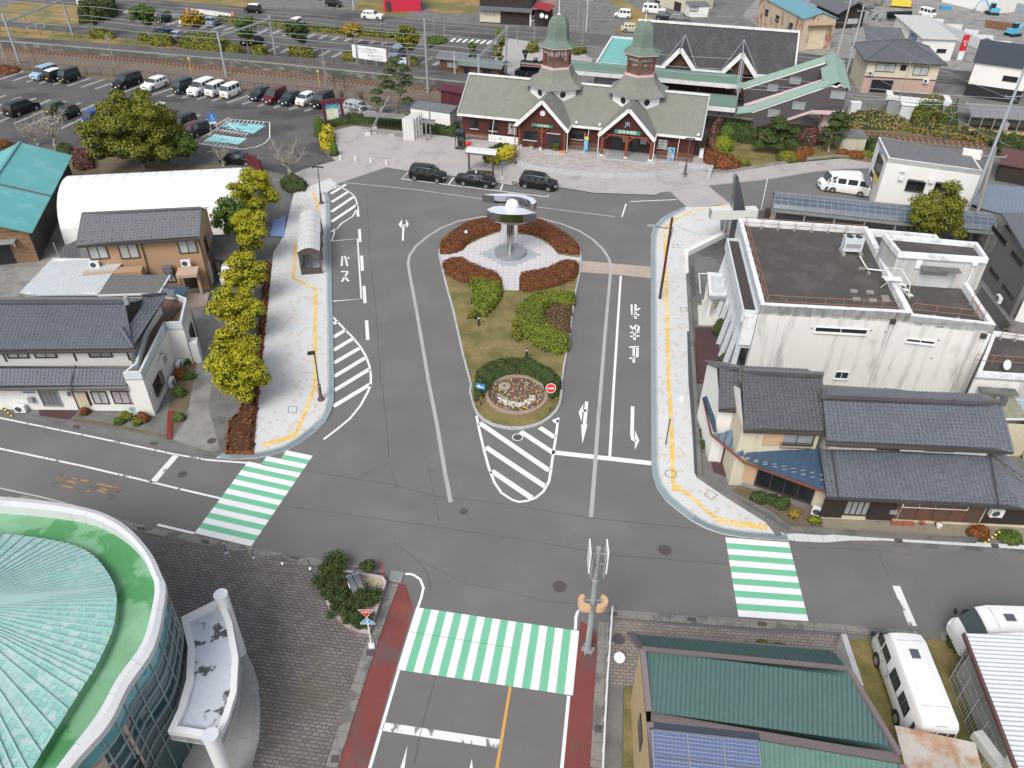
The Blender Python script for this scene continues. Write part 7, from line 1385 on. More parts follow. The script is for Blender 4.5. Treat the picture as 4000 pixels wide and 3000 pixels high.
L_=b3('8 -700,46 -200,44 0,43 60,42 1092,40 4 1112,1497 -700,1497',2.8,2.8,2.8,2.8,2.8,3.95,3.95);tI([L_[0],L_[4],L_[5],L_[6]],seg=6).bU('lower_roof',kawara_b,lh);s3_(M(),[p-VV((0,0,.05))for p in(L_[0],L_[4],L_[5],L_[6])],.1).bU('eaves',bZ,lh)
wl0=shell(g('8 -900,200 365,205 1335,226',.1));a,b=wl0[0],wl0[2];wL=Wl(a,b);bk_=VV((0,1,0));M().pS([a,b,b+bk_*3+VV((.0,0,0)),a+bk_*3],0,2.75,top=False).bU('wall',wW,lh);uw=[VV((U[0].x,U[0].y+.8,0)),VV((U[1].x-.9,U[1].y+.8,0))];M().pS([uw[0],uw[1],uw[1]+bk_*6.5,uw[0]+bk_*6.5],2.7,5.1,top=False).bU('upper_wall',wW,lh);wU=Wl(uw[0],uw[1])
for s,g_ in(('4 60,1385 270,1475',curtain),('4 300,1385 510,1475',curtain),('4 770,1382 985,1470',fR)):window(wU,'',lh,bZ,g_,1,.08,rect=(wU.rect(s)[0],wU.rect(s)[1],3.98,4.85))
for s in('4 640,1400','4 1105,1400','4 30,1400'):u=wU.hit(s)[0];wbox(wU,'',lh,'post',bZ,.08,.03,rect=(u-.06,u+.06,3.6,5.0))
wbox(wL,'8 645,65 785,175',lh,'shutter_box',mat('cream_shutter',(.55,.47,.33),.7,.1,2,.1,9,pat=[grid(.28,0,.1,(.3,.24,.15))]),.14,.08);wbox(wL,'8 640,62 800,180',lh,'shutter_frame',bZ,.1,.02)
window(wL,'8 785,65 945,165',lh,bZ,curtain,1,.05);window(wL,'8 960,62 1265,165',lh,bZ,mat('pinkish_glass',(.42,.36,.39),.3,.1,2,0,1),3,.05);window(wL,'8 330,55 540,185',lh,galv,mat('door_grey',(.15,.155,.16),.5),3,.06,name='sliding_door');wbox(wL,'8 250,105 310,145',lh,'letter_box',gM,.25,.12);wbox(wL,'8 195,62 305,78',lh,'house_sign',mat('blue_sign',(.10,.22,.50),.5),.04,.05);wbox(wL,'8 585,60 612,92',lh,'wall_lamp',gM,.2,.1)
aircon(wL,'','white air conditioner at the left end of the white house front',rect=(wL.hit('8 180,160')[0]-.4,wL.hit('8 180,160')[0]+.4,.05,.6),o=.3)
m=M();m.tB([G('4 650,1495',3.98),G('8 600,40',2.95)],.05,6).tB([G('8 605,45',2.75),wL.at(wL.hit('8 690,215')[0],2.2,.1),wL.at(wL.hit('8 690,215')[0],.1,.1)],.045,6);m.bU('downpipe',bZ,lh)
an=shell(g('4 1060,1563 1215,1558 1425,1132 1568,1127 1613,918 1520,880 1440,850 1110,1545',4.0));an[7]=an[0]+VV((.4,1.2,0));an[6]=VV((an[5].x-1.6,an[5].y+.3,0));M().pS(an,0,3.4,top=False).bU('side_wall',wW,lh);pP('side_parapet',an,3.3,4.02,.18,blue_white,lh);M().poly([p+z*3.55 for p in(an if True else an)]).bU('balcony_floor',mat('brown_deck',(.16,.09,.065),.8,.1,1,.1,6,pat=[grid(.6,0,.05,(.1,.06,.05))]),lh)
wS=Wl(an[1],an[2]);bw=window(wS,'4 1355,1530 1440,1600',lh,bZ,dG,1,.05,rect=(wS.L*.18,wS.L*.45,.9,2.0));m=M()
for i in range(11):u=lp(wS.L*.17,wS.L*.46,i/10);m.bE(wS.at(u,.8,.2),wS.at(u,2.1,.2),.03,.03)
m.bU('window_bars',bZ,lh);window(wS,'',lh,wM,fR,0,.04,rect=(wS.L*.62,wS.L*.75,1.6,2.4));aircon(wS,'','white air conditioner by the barred window of the white house',rect=(wS.L*.5,wS.L*.5+.8,.05,.6),o=.35);aircon(wS,'','white air conditioner farther along the white house side',rect=(wS.L*.85,wS.L*.85+.8,.05,.6),o=.35)
for u,zz in((wS.L*.05,1.9),(wS.L*.62,2.9)):M().lathe(wS.at(u,zz,.1),[(0,-.12),(.16,-.1),(.18,.1),(0,.14)],10).bU('vent_hood',galv,lh)
wT=Wl(an[3],an[4]);window(wT,'',lh,bZ,dG,1,.06,rect=(wT.L*.4,wT.L*.75,.2,2.2));M().box(wT.at(wT.L*.15,.95,.35),(.9,.6,1.9),math.atan2(wT.d.y,wT.d.x)).bU('storage_box',wM,lh)
m=M();P=g('4 1360,1095 1400,1115 1530,925',4.4);
for t in range(14):p=lp(P[0]if 0 else P[1],P[2],t/13);m.bE(p-z*.8,p+z*.1,.03,.03)
m.bE(P[1]+z*.1,P[2]+z*.1,.06,.06).bE(P[1]-z*.8,P[2]-z*.8,.06,.06);m.bU('balcony_rail',bZ,lh);s3_(M(),b3('4 1400,830 1505,845 1500,900 1440,905',4.3),.06).bU('balcony_roof',rG,lh)
s3_(M(),b3('4 1400,815 1635,820 1590,895 1500,880',3.4),.08).bU('porch_roof',seam_blue,lh)
lt=T('corrugated_annex','lean-to with white corrugated roof and dark tiled strip behind the white house','shed',G('4 600,850',0));tI(b3('4 145,897 848,892 968,716 1095,577 450,577',3.0,3.0,3.1,3.3,3.3),.22,.5,.035,0,'wave',None,4).bU('roof',mat('white_sheet',(.60,.63,.65),.5,.05,1,.04,6),lt);s3_(M(),b3('4 847,892 1372,877 1472,716 970,716',3.15,3.15,3.35,3.35),.08).bU('dark_roof',mat('old_sheet',(.15,.15,.145),.8,.12,1,.12,6,pat=[grid(.5,.45,.05,(.08,.08,.08))]),lt);M().bE(G('4 847,895',3.16),G('4 1372,880',3.16),.1,.14).bE(G('4 1372,880',3.18),G('4 1472,718',3.38),.1,.1).bU('trim',wM,lt);M().pS(shell(g('4 200,860 1330,850 1400,740 500,620',3.0)),0,2.9,top=False).bU('wall',mat('annex_wall',(.5,.5,.48),.8),lt)
bh=T('brown_house','tan two-storey house with grey tiled roof and arched porch','house',G('4 1200,600',0));U=b3('4 660,470 1722,402 1735,140 710,190',5.5,5.5,7.0,7.0);tI(U,.3,.3,.015,.03,'wave',None,4).bU('roof',rG,bh);bkp=[U[3],U[2],U[2]+VV((-.6,3.4,-1.5)),U[3]+VV((-.6,3.4,-1.5))];tI(bkp,.3,.3,.015,.03,'wave',None,3).bU('roof',rG,bh);s3_(M(),[p-z*.04 for p in U],.14).bU('eaves',bZ,bh)
m=M();m.bE(U[3]+z*.05,U[2]+z*.05,.3,.12).bE(U[0],U[3],.12,.1).bE(U[1],U[2],.12,.1);sg_=[(t,q)for t in range(12)for q in(.12,.4,.68,.92)]
for t,q in sg_:m.box(lp(lp(U[0],U[1],(t+.5+.25*(q>.5))/12.5),lp(U[3],U[2],(t+.5+.25*(q>.5))/12.5),q)+z*.07,(.14,.1,.07),.15)
m.bU('snow_guard',kawara,bh);tanw=mat('tan_siding',(.42,.27,.16),.8,.05,.6,.04,6,pat=[grid(0,.2,.04,(.36,.23,.135))])
w0,w1=U[0]+VV((.5,.7,0)),U[1]+VV((-.25,.7,0));w0.z=w1.z=0;wB=Wl(w0,w1);bn_=-wB.n;M().pS([w0,w1,w1+bn_*5.6,w0+bn_*5.6],0,5.5,top=False).bU('wall',tanw,bh)
for p in(w0,w1):M().face([p+z*5.45,p+bn_*5.6+z*5.45,p+bn_*2.8+z*6.85]).bU('gable',tanw,bh)
for s in('4 750,460 940,565','4 1015,440 1205,560','4 1530,405 1705,515','4 1430,665 1520,768'):window(wB,s,bh,bZ,curtain,1,.08)
wbox(wB,'4 1405,620 1500,665',bh,'window_canopy',rG,.5,.3);r_=wB.rect('4 1070,565 1260,670');wbox(wB,'',bh,'balcony',tanw,1.1,.55,rect=(r_[0]-3.3,r_[1]+.05,2.3,3.2));wbox(wB,'',bh,'porch_roof',mat('porch_tan',(.50,.36,.27),.8),1.5,.75,rect=(wB.hit('4 1570,700')[0],wB.hit('4 1740,700')[0]+.1,2.5,2.8))
u0,u1=wB.hit('4 1590,760')[0],wB.hit('4 1740,760')[0];wbox(wB,'',bh,'door',wD,.1,.05,rect=(u0,u1-.1,.3,2.4));
for u in(u0-.05,u1+.1):M().bE(wB.at(u,0,1.4),wB.at(u,2.6,1.4),.22,.22).bU('porch_column',MC['porch_tan'],bh)
wbox(wB,'',bh,'porch_step',mat('step_tile',(.42,.33,.28),.8,.05,1,.05,6,pat=[grid(.3,.3,.05,(.3,.25,.22))]),2.4,1.2,rect=(u0-.4,u1+.7,0,.3));wE=Wl(w1,w1+bn_*5.6);wbox(wE,'',bh,'bay_canopy',rG,.5,.3,rect=(1.2,2.2,4.4,4.6));window(wE,'',bh,bZ,dG,0,.06,rect=(1.3,2.1,2.9,4.3));window(wE,'',bh,wM,fR,0,.05,rect=(.6,1.2,.3,2.2))
aircon(wB,'','white air conditioner on the porch roof of the tan house',rect=(u0+.3,u0+1.1,2.82,3.4),o=.6);aircon(wB,'','white air conditioner at the left corner of the tan house balcony',rect=(-.2,.6,3.2,3.8),o=.3);M().tB([wB.at(wB.hit('4 1240,500')[0],5.3,.1),wB.at(wB.hit('4 1290,690')[0]-.1,.2,.1)],.05,6).tB([wB.at(wB.L-.1,5.3,.1),wB.at(wB.L-.1,.1,.1)],.05,6).bU('downpipe',bZ,bh)
tI(b3('4 520,570 700,570 660,420 540,460',3.2,3.2,3.9,3.9),.3,.3,.02,.03,'tile',None,4).bU('side_roof',kawara,bh);cpt=T('carport','dark ribbed lean-to carport roof over the cream kei car','carport',G('4 1900,600',0));tI(b3('4 1775,592 2065,607 2085,362 1842,352',2.4,2.4,2.75,2.75),.2,.5,.02,0,'wave',None,4).bU('roof',mat('carport_roof',(.085,.08,.078),.6,.1,1,.1,6),cpt);m=M()
for s in('4 2040,590','4 2075,380'):p=G(s,2.35);m.bE(VV((p.x-.1,p.y,0)),p-VV((.1,0,.0)),.08,.08)
m.bU('post',galv,cpt);gc=T('gas_cylinder','pale gas cylinder beside the cream kei car','gas cylinder',G('4 1900,690',0));M().cyl(G('4 1900,690',0),.2,1.1,12).bU('body',wM,gc);tag(M().box(G('4 1893,705',.2),(.35,.25,.35)).bU('fuel_can',mat('can_blue',(.02,.25,.45),.5)),'bright blue fuel can beside the cream kei car','can')
te=T('tent_hall','long white barrel-roofed membrane hall behind the tan house','building',(-37,77,0));tf=Fr((-45.6,72.0,0),9.5);m=M();Lt=18.;K=12;
def tp(x,k):a=math.pi*k/K;return tf.w(x,4.8-4.8*math.cos(a),4.9*math.sin(a)**.8 if 0<k<K else 0)
for k in range(K):m.face([tp(0,k),tp(Lt,k),tp(Lt,k+1),tp(0,k+1)])
m.bU('membrane',mat('white_membrane',(.80,.80,.79),.6,.02,1,.02,6),te,smooth=.9);m=M()
for x in(0,Lt):m.poly([tp(x,k)for k in range(K+1)])
m.bU('end_wall',mat('tent_end',(.68,.68,.66),.7),te);m=M()
for i in range(13):m.tB([tp(Lt*i/12,k)+z*.01 for k in range(K+1)],.025,4,False)
m.bU('rib',mat('tent_rib',(.70,.70,.69),.6),te)
bn_=T('teal_barn','weathered timber barn with bright teal sheet roof at the left edge','barn',(-52,78,0));e0,e1=V3('4 275,350 0 625,1342',3.3,3.3);pd=VV((e1-e0)).normalized();pl=VV((-pd.y,pd.x,0));hw=4.9;r0,r1=e0+pl*hw+z*1.9,e1+pl*hw+z*1.9;teal=mat('teal_sheet',(.12,.40,.40),.5,.08,.4,.05,6,pat=[pT((.22,.50,.50),.5,.5,.62,.5)])
s3_(M(),[e0,e1,r1,r0],.1).bU('roof',teal,bn_);s3_(M(),[r0,r1,r1+pl*hw-z*1.9,r0+pl*hw-z*1.9],.1).bU('roof',teal,bn_);M().bE(r0+z*.05,r1+z*.05,.3,.1).bU('ridge',mat('teal_dark',(.12,.32,.32),.6),bn_);m=M()
for t in(.42,.43):m.bE(lp(e0,e1,t)+z*.02,lp(r0,r1,t)+z*.02,.22,.03)
m.bU('roof_strip',mat('strip_grey',(.14,.15,.15),.7),bn_);f_=[e0+pl*.5+pd*.6,e1+pl*.5-pd*.6,e1+pl*(2*hw-.5)-pd*.6,e0+pl*(2*hw-.5)+pd*.6];f_=[VV((p.x,p.y,0))for p in f_]
M().pS(f_,0,3.35,top=False).bU('wall',mat('black_boards',(.035,.034,.036),.8,.2,1,.2,6,pat=[grid(.5,0,.06,(.02,.02,.02))]),bn_);wN=Wl(f_[0],f_[3]);wN.qD(M(),0,wN.L,0,3.3,.02,.06).bU('front_boards',wood_plank,bn_);M().face([f_[0]+z*3.3,f_[3]+z*3.3,(f_[0]+f_[3])/2+z*5.05]).bU('gable',wood_plank,bn_);wbox(wN,'4 -60,410 100,600',bn_,'doorway',dG,.05,.08,rect=(wN.hit('4 140,590')[0],wN.L*.8,.05,2.5));r_=wN.hit('4 120,350')[0];wN.qD(M(),r_,wN.L*.8,2.5,2.6,.5,1.0).bU('door_canopy',galv,bn_);wbox(wN,'4 112,425 140,465',bn_,'meter_box',wM,.15,.1)
m=M();p=G('4 515,570',0);m.tB([p,G('4 460,440',2.3)],.04,6);tag(m.bU('thin_pole',wM),'thin white pole with a wire by the corrugated roof','pole')
fb=T('red_footboard','red-brown board laid over the garden ditch by the drive','board',G('8 1470,350',0));M().pS(g('8 1450,235 1500,235 1480,470 1437,470',.1),.03,.1).bU('board',mat('red_board',(.20,.03,.025),.7),fb)
tag(M().box(G('4 1690,1470',.08),(.1,.9,.12),-.15).bU('orange_edging',mat('edging_orange',(.55,.12,.04),.7)),'orange garden edging strip by the drive','edging')
pb=T('blue_mat','blue boards leaning behind the bus stop shelter','board',G('5 200,330',.1));M().pS(g('5 150,250 260,200 240,385 120,380',.15),.1,.16).bU('board',mat('faded_blue',(.18,.28,.50),.7),pb)
gr=T('green_roofed_house','yellow-walled house with dark green tiled roof and solar panels at the bottom edge','house',(10,19,0));gt_=mat('green_tiles',(.05,.105,.10),.6,.08,.6,.1,6);brn=mat('mauve_brown_trim',(.15,.12,.125),.6,.05,1,.04,6)
R_=V3('e 1180,1170 f 1135,1545 f 690,805 e 1125,635',5.1,5.1,6.6,6.6);m=M();tI(R_,.21,.32,.022,.02,'wave',m,5);m.bU('roof',gt_,gr);Bk=[R_[3],R_[2],R_[2]+VV((.3,1.9,-1.5)),R_[3]+VV((-.2,1.9,-1.5))];tI(Bk,.21,.32,.022,.02,'wave',None,5).bU('roof',gt_,gr)
m=M();m.bE(R_[3]+z*.06,R_[2]+z*.06,.2,.1).bE(R_[0]+z*.03,R_[3]+z*.05,.26,.16).bE(R_[1]+z*.03,R_[2]+z*.05,.22,.16).bE(Bk[3],Bk[0],.3,.14).bE(Bk[2],Bk[3],.18,.12);m.bU('verge',brn,gr)
F0,F1=V3('e 1200,1205 f 1130,1560',4.95,4.95);M().bE(F0,F1,.62,.12).bU('valley_trim',brn,gr);Rl=[F0+VV((.0,-.35,0)),F1+VV((0,-.35,0)),F1+VV((-.1,-4,-1.3)),F0+VV((-.1,-4,-1.3))];lg=mat('green_tiles_light',(.10,.19,.16),.6,.1,.6,.1,6);tI([Rl[3],Rl[2],Rl[1],Rl[0]],.21,.32,.022,.02,'wave',None,5).bU('lower_roof',lg,gr);M().bE(Rl[0]+VV((-.1,0,.05)),Rl[3]+VV((-.1,0,.05)),.3,.2).bE(Rl[1],Rl[2],.3,.2).bU('verge',brn,gr)
sp0,sp1=V3('e 1215,1340 2130,1440',5.0,5.0);dn=(Rl[3]-Rl[0]).normalized();dx=(sp1-sp0)/3;M().bE(sp0+VV((-.1,.25,-.02)),sp1+VV((.1,.25,-.02)),.35,.08).bU('panel_rail',mat('panel_dark',(.05,.06,.08),.4),gr);pv=mat('solar_cells',(.07,.10,.20),.15,.05,3,0,1,spec=.8,pat=[grid(.16,.16,.07,(.45,.50,.58)),grid(.16,.054,.12,(.16,.20,.32))])
for i in range(3):
 for j in range(3):a=sp0+dx*i+dn*(j*1.05)+z*.06;q=[a+dn*1.0,a+dn*1.0+dx*.96,a+dx*.96,a];s3_(M(),q,.03).bU('solar_panel',pv,gr);
m=M()
for i in range(4):m.bE(sp0+dx*(i-.02)+z*.075,sp0+dx*(i-.02)+dn*3.1+z*.075,.04,.03)
for j in range(4):m.bE(sp0+dn*(j*1.05-.03)+z*.08,sp1+dn*(j*1.05-.03)+z*.08,.04,.03)
m.bU('panel_frame',chromeM,gr)
wy=mat('yellow_siding',(.50,.38,.20),.8,.04,1,.04,6);q=[VV((6.35,22.6,0)),VV((15.5,21.9,0)),VV((16.6,17.2,0)),VV((16.4,12,0)),VV((5.7,12,0))];M().pS(q,0,5.0,top=False).bU('wall',wy,gr);M().face([q[0]+z*4.95+VV((-.01,0,0)),VV((6.0,19.0,4.95)),VV((6.2,20.8,6.4))]).bU('gable',wy,gr);wz=Wl(q[4],q[0])
for t in(.35,.62):wz.qD(M(),wz.L*t,wz.L*t+1.3,2.6,3.6,.03,.06).bU('window',dG,gr)
fn=T('white_pipe_fence','long white pipe rail fence beside the red path','fence',G('e 830,900',0));P=[G('e 870,262',1.15),G('e 855,480',1.15),G('e 832,800',1.15),G('e 812,1150',1.15),G('e 785,1700',1.15)];m=M();m.tB(P,.045,8)
m.tB([p-z*.5 for p in P],.03,6)
for i in range(len(P)-1):
 for k in range(2):p=lp(P[i],P[i+1],k/2);m.cyl((p.x,p.y,0),.035,p.z,6)
m.bU('rails',wM,fn);tag(M().disc(G('e 929,705',.5),.3,(0,-.3,1),18).cyl(G('e 929,705',0),.04,.5,6).bU('round_plate',sW),'white round plate on a short stem by the green roof','plate')
cw=T('concrete_block_wall','weathered concrete wall beside the converted minibus','wall',G('f 700,650',0));M().wall(g('f 655,500 800,940',1.2)[:2],0,1.2,.3).bU('wall',cL,cw)
shd=T('corrugated_shed','shed with white corrugated roof and rusty brown edge at the bottom right','shed',(25,21,0));E0,E1=V3('f 2150,1690 f 1690,500',3.2,3.2);M_=tI([E0,E0+VV((7,-.3,.7)),E1+VV((7,-.3,.7)),E1],.24,.6,.035,0,'wave',None,6);M_.bU('roof',mat('white_corrugated',(.55,.57,.60),.45,.06,1,.04,6),shd);M().bE(E0,E1,.14,.22).bU('verge',mat('rust_brown_trim',(.12,.06,.055),.6),shd)
g0,g1=G('f 1560,905',0),G('f 1850,1690',0);sA=VV((E1.x+.5,E1.y-.4,0));M().pS([VV((g0.x+.5,g0.y,0)),VV((g1.x+.6,g1.y,0)),VV((g1.x+7,g1.y,0)),sA+VV((6,0,0)),sA],0,3.0,top=False).bU('wall',mat('old_board_wall',(.42,.42,.38),.8,.15,1,.1,6,pat=[grid(.5,0,.05,(.2,.2,.18)),streak((.25,.2,.14),1,.55,.65,.6,.3)]),shd)
mf=T('mesh_fence','steel mesh fence in front of the corrugated shed','fence',g0);m=M();d=(g1-g0)
for k in range(5):m.tB([g0+z*(k*.5+.1),g1+z*(k*.5+.1)],.015,4)
for k in range(26):m.tB([g0+d*k/25,g0+d*k/25+z*2.1],.012 if k%6 else .04,4)
m.bU('mesh',gM,mf);rp=T('polycarbonate_roof','rust-stained translucent lean-to roof behind the minibus','canopy',(19,17.5,0));s3_(M(),V3('f 1095,1290 1200,1700 1860,1700 1790,1440',2.7,2.5,2.5,2.7),.04).bU('roof',mat('rusty_sheet',(.42,.38,.32),.5,.12,1,.08,6,pat=[grid(.62,.35,.04,(.30,.27,.23)),pT((.36,.15,.05),.7,.48,.58,.75),pT((.52,.50,.46),.5,.5,.6,.5)]),rp);M().box(G('f 1900,1500',2.2),(.5,1.6,.5),.25).bU('duct',cL,rp)
Z=VV((0,0,1));w=ST.w
pf=T('railway_platform','long concrete platform with dark asphalt top between track and far car park','platform',w(-20,22));M(ST.a).pS([w(-95,17.6),w(-88,19.2),w(-42,20.6),w(-5,20),w(50,20),w(50,25),w(-5,25),w(-42,25),w(-88,22.6),w(-95,21.5)],0,1.1).bU('body',mat('platform_wall',(.10,.095,.085),.9,.2,.5,.15,4,pat=[pT((.28,.27,.24),.5,.52,.66,.7,(1,1,3))]),pf);M(ST.a).pS([w(-88,20.2),w(-42,21.4),w(-5,20.8),w(50,20.8),w(50,24.6),w(-5,24.6),w(-42,24.6),w(-88,22.4)],1.1,1.106).bU('surface',asphalt_old,pf);M().ribbon([w(-95,18.2,1.12),w(-88,19.6,1.12),w(-42,21,1.12),w(-5,20.4,1.12),w(50,20.4,1.12)],.75,1.112).bU('edge',mat('platform_edge',(.27,.265,.24),.9,.2,.6,.15,4,stain=((.08,.08,.07),.7,.6,1)),pf)
rail=mat('rusty_rail_steel',(.18,.085,.045),.7,.2,2,.1,9);slp=mat('sleeper',(.30,.24,.18),.9,.2,2,.2,9)
def track(label,pts,n):
 r=T('railway_track',label,'railway track',pts[0]);m=M()
 for o in(-.53,.53):
  Q=[p+ST.y*o for p in pts]
  for a,b in zip(Q,Q[1:]):m.bE(a+Z*.2,b+Z*.2,.09,.14)
 m.bU('rails',rail,r);m=M();L=sum((b-a).length for a,b in zip(pts,pts[1:]));k=0
 for a,b in zip(pts,pts[1:]):
  c=int((b-a).length/.75)
  for i in range(c):m.box(lp(a,b,i/c)+Z*.07,(.24,2.0,.12),math.atan2((b-a).y,(b-a).x))
 s=m.bU('sleepers',slp,r);s['kind']='stuff'
track('rusty single track running along the platform',[w(-130,14.5),w(-90,18.2),w(-60,19.0),w(-40,18.6),w(-10,18.6),w(10,17.8),w(30,17.4),w(68,17.3),w(130,17)],1)
def mesh_fence(label,pts,h=1.2,step=2.4,mt=dM,name='railway_fence',cat='fence',bars=.22,group='dark railings along the railway',z=0):
 r=T(name,label,cat,pts[0],group);m,b=M(),M()
 for p,q in zip(pts,pts[1:]):
  n=max(1,round((q-p).length/step))
  for i in range(n+1):c=lp(p,q,i/n)+Z*z;m.bE(c,c+Z*h,.06,.06)
  for zz in(.15,h):b.bE(p+Z*(zz+z),q+Z*(zz+z),.04,.04)
  if bars:
   k=int((q-p).length/bars)
   for i in range(k):c=lp(p,q,i/k)+Z*z;b.bE(c+Z*.15,c+Z*h,.015,.015)
 m.bU('posts',mt,r);b.bU('bars',mt,r)
mesh_fence('dark mesh fence between the station car park and the railway',g('0 -200,545 150,600 1000,665 2212,790 1 1000,880 1330,910'),1.3,2.4,bars=.3);mesh_fence('dark fence at the far edge of the rail verge',g('0 -100,270 240,290 820,340 1240,380 2212,470 1 1100,600 1580,640 2150,690',.3),1.0,3.0,bars=0)
for i,(a,b)in enumerate((('0 1185,420','0 1280,430'),('0 1490,430','0 1560,440'),('1 80,515','1 178,525'),('1 245,535','1 345,545'),('1 412,548','1 512,558'),('1 590,562','1 682,572'),('1 752,578','1 852,588'),('1 922,595','1 1025,605'),('1 1100,610','1 1200,620'),('1 1290,618','1 1375,628'))):
 mesh_fence('short brown barrier panel on the platform verge',g(a+' '+b,1.1),1.0,9,picket,'barrier_panel','barrier',.2,'row of short brown barrier panels behind the platform')
for lab,y0,y1,x0,x1,z0,z1 in(('long green platform roof with white fascia beyond the track',19.6,22.3,9.5,35.1,4.45,5.1),('shorter green platform roof right behind the station',11.0,14.0,26,35.2,3.85,4.4)):
 r=T('platform_canopy',lab,'canopy',w((x0+x1)/2,y0),'green platform roofs');s3_(M(),[w(x0,y0,z0),w(x1,y0,z0),w(x1,y1,z1),w(x0,y1,z1)],.1).bU('roof',canopy_green,r);s3_(M(),[w(x0,y1,z1),w(x1,y1,z1),w(x1,y1+2.7,z0),w(x0,y1+2.7,z0)],.1).bU('roof',canopy_green,r);M().bE(w(x0,y0-.05,z0-.25),w(x1,y0-.05,z0-.25),.1,.55).bU('fascia',fS,r)
 for i in range(6):x=lp(x0+.4,x1-.4,i/5);M().bE(w(x,y0+.5,.3),w(x,y0+.5,z0-.1),.14,.14).bU('post',bZ,r)
mesh_fence('white handrail along the platform below the canopy',[w(20,20.6),w(35,20.6)],1.0,1.5,wM,z=1.1,bars=.2,group=None)
hl=T('community_hall','dark-roofed timber hall with two white-edged gables behind the station','building',w(31,30));droof=mat('charcoal_shingle',(.055,.056,.06),.8,.12,.4,.15,5,pat=[bK_(.5,.3,(.075,.075,.08),(.03,.03,.032),.02),pT((.10,.10,.105),.15,.5,.66,.6,(4,1,1))]);hwood=mat('hall_boards',(.085,.035,.02),.8,.1,1,.1,6,pat=[grid(0,.3,.06,(.045,.02,.012))])
s3_(M(),[w(18.8,24.5,4.8),w(42.7,24.5,4.8),w(42.7,33.5,8.8),w(18.8,33.5,8.8)],.15).bU('roof',droof,hl);s3_(M(),[w(18.8,33.5,8.8),w(42.7,33.5,8.8),w(42.7,42.5,4.8),w(18.8,42.5,4.8)],.15).bU('roof',droof,hl);M().bE(w(18.7,33.5,8.95),w(42.8,33.5,8.95),.6,.25).bE(w(42.7,24.4,4.95),w(42.7,33.5,8.9),.2,.25).bU('ridge_cap',fS,hl);M().pS([w(19.5,25.6),w(42,25.6),w(42,41.5),w(19.5,41.5)],0,4.7,top=False).bU('wall',hwood,hl);M().face([w(42,25.6,4.7),w(42,41.5,4.7),w(42,33.5,8.5)]).bU('gable_wall',hwood,hl)
for a,b in((18.8,24.0),(28.6,32.7),(37.3,42.7)):M().bE(w(a,24.4,4.55),w(b,24.4,4.55),.2,.62).bU('fascia',fS,hl)
for c in(26.3,35.0):
 for sg in(-1,1):s3_(M(),[w(c,23.9,7.75),w(c,31.2,7.75),w(c+sg*2.5,24.7,4.95),w(c+sg*2.5,23.9,4.95)],.1).bU('gable_roof',droof,hl);M().bE(w(c,23.8,7.55),w(c+sg*2.55,23.8,4.55),.14,.6).bU('bargeboard',fS,hl);M().bE(w(c,31.2,7.8),w(c+sg*2.5,24.7,5.02),.1,.08).bU('valley_trim',galv,hl)
 M().face([w(c-2.4,24.6,4.6),w(c+2.4,24.6,4.6),w(c,24.6,7.5)]).bU('gable_wall',hwood,hl);M().bE(w(c,23.9,7.85),w(c,31.2,7.82),.14,.08).bU('ridge_strip',galv,hl)
tdk=[w(13.9,24.3),w(20,24.3),w(19.5,40.9),w(13.7,40.9)];M().pS(tdk,0,4.4,top=False).bU('side_wing_wall',fS,hl);M().poly([p+Z*4.35 for p in tdk]).bU('side_wing_roof',mat('pool_teal',(.17,.46,.42),.6,.06,.5,.05,5,pat=[pT((.05,.22,.20),1.1,.66,.70,.7)]),hl);pP('side_wing_parapet',tdk,3.9,4.6,.3,fS,hl)
fbg=T('footbridge','covered footbridge with two sloping grey stair halls, green roofs and pink legs','bridge',w(42,14));sid=mat('mauve_grey_siding',(.085,.073,.078),.8,.06,.6,.05,5,pat=[grid(.5,0,.03,(.06,.05,.055))]);gpale=mat('pale_green_sheet',(.26,.38,.31),.6,.06,1,.05,5,pat=[grid(.45,0,.05,(.20,.30,.25))]);pk=mat('pink_concrete',(.60,.45,.46),.8,.05,1,.05,6)
cb=CR(2750,200);onY=lambda s,y:[w(*(lambda q:(q[0],y,q[1]))(ST.onY(('F',)+p if 0 else p,y)))for p in S(cb(s))]
def plate(s,y,t,name,mt):
 P=onY(s,y);Q=[p+ST.y*t for p in P];m=M();m.poly(P);m.poly(list(reversed(Q)))
 for i in range(len(P)):j=(i+1)%len(P);m.face([Q[i],Q[j],P[j],P[i]][::-1])
 return m.bU(name,mt,fbg)
def strip(s,y0,y1,name,mt,rise=.35,t=.1):
 A=onY(s,y0)
 for a,b in zip(A,A[1:]):
  c,d=a+ST.y*(y1-y0)/2+Z*rise,b+ST.y*(y1-y0)/2+Z*rise;e,f=a+ST.y*(y1-y0),b+ST.y*(y1-y0);s3_(M(),[a,b,d,c],t).bU(name,mt,fbg);s3_(M(),[c,d,f,e],t).bU(name,mt,fbg)
plate('400,512 1045,292 1095,303 1128,285 1170,308 1145,465 1065,455 900,490 640,575 410,635',11,.15,'stair_wall',sid);plate('400,512 1045,292 1095,303 1128,285 1170,308 1145,465 1065,455 900,490 640,575 410,635',13.5,.15,'stair_wall',sid)
plate('400,498 1045,276 1095,288 1128,268 1175,292 1172,310 1128,285 1095,303 1045,292 400,512',10.9,.1,'fascia',fS);strip('270,515 400,498 1045,276',10.9,13.8,'stair_roof',gpale)
plate('325,320 1000,105 1040,120 1035,260 640,350 330,440',19.6,.15,'stair_wall',sid);plate('325,308 1000,92 1000,105 325,320',19.5,.1,'fascia',fS);strip('180,305 325,303 1000,85',19.5,22.3,'stair_roof',gpale)
M().bE(onY('330,450',14)[0],onY('975,245',14)[0],.3,.35).bU('parapet_rail',pk,fbg)
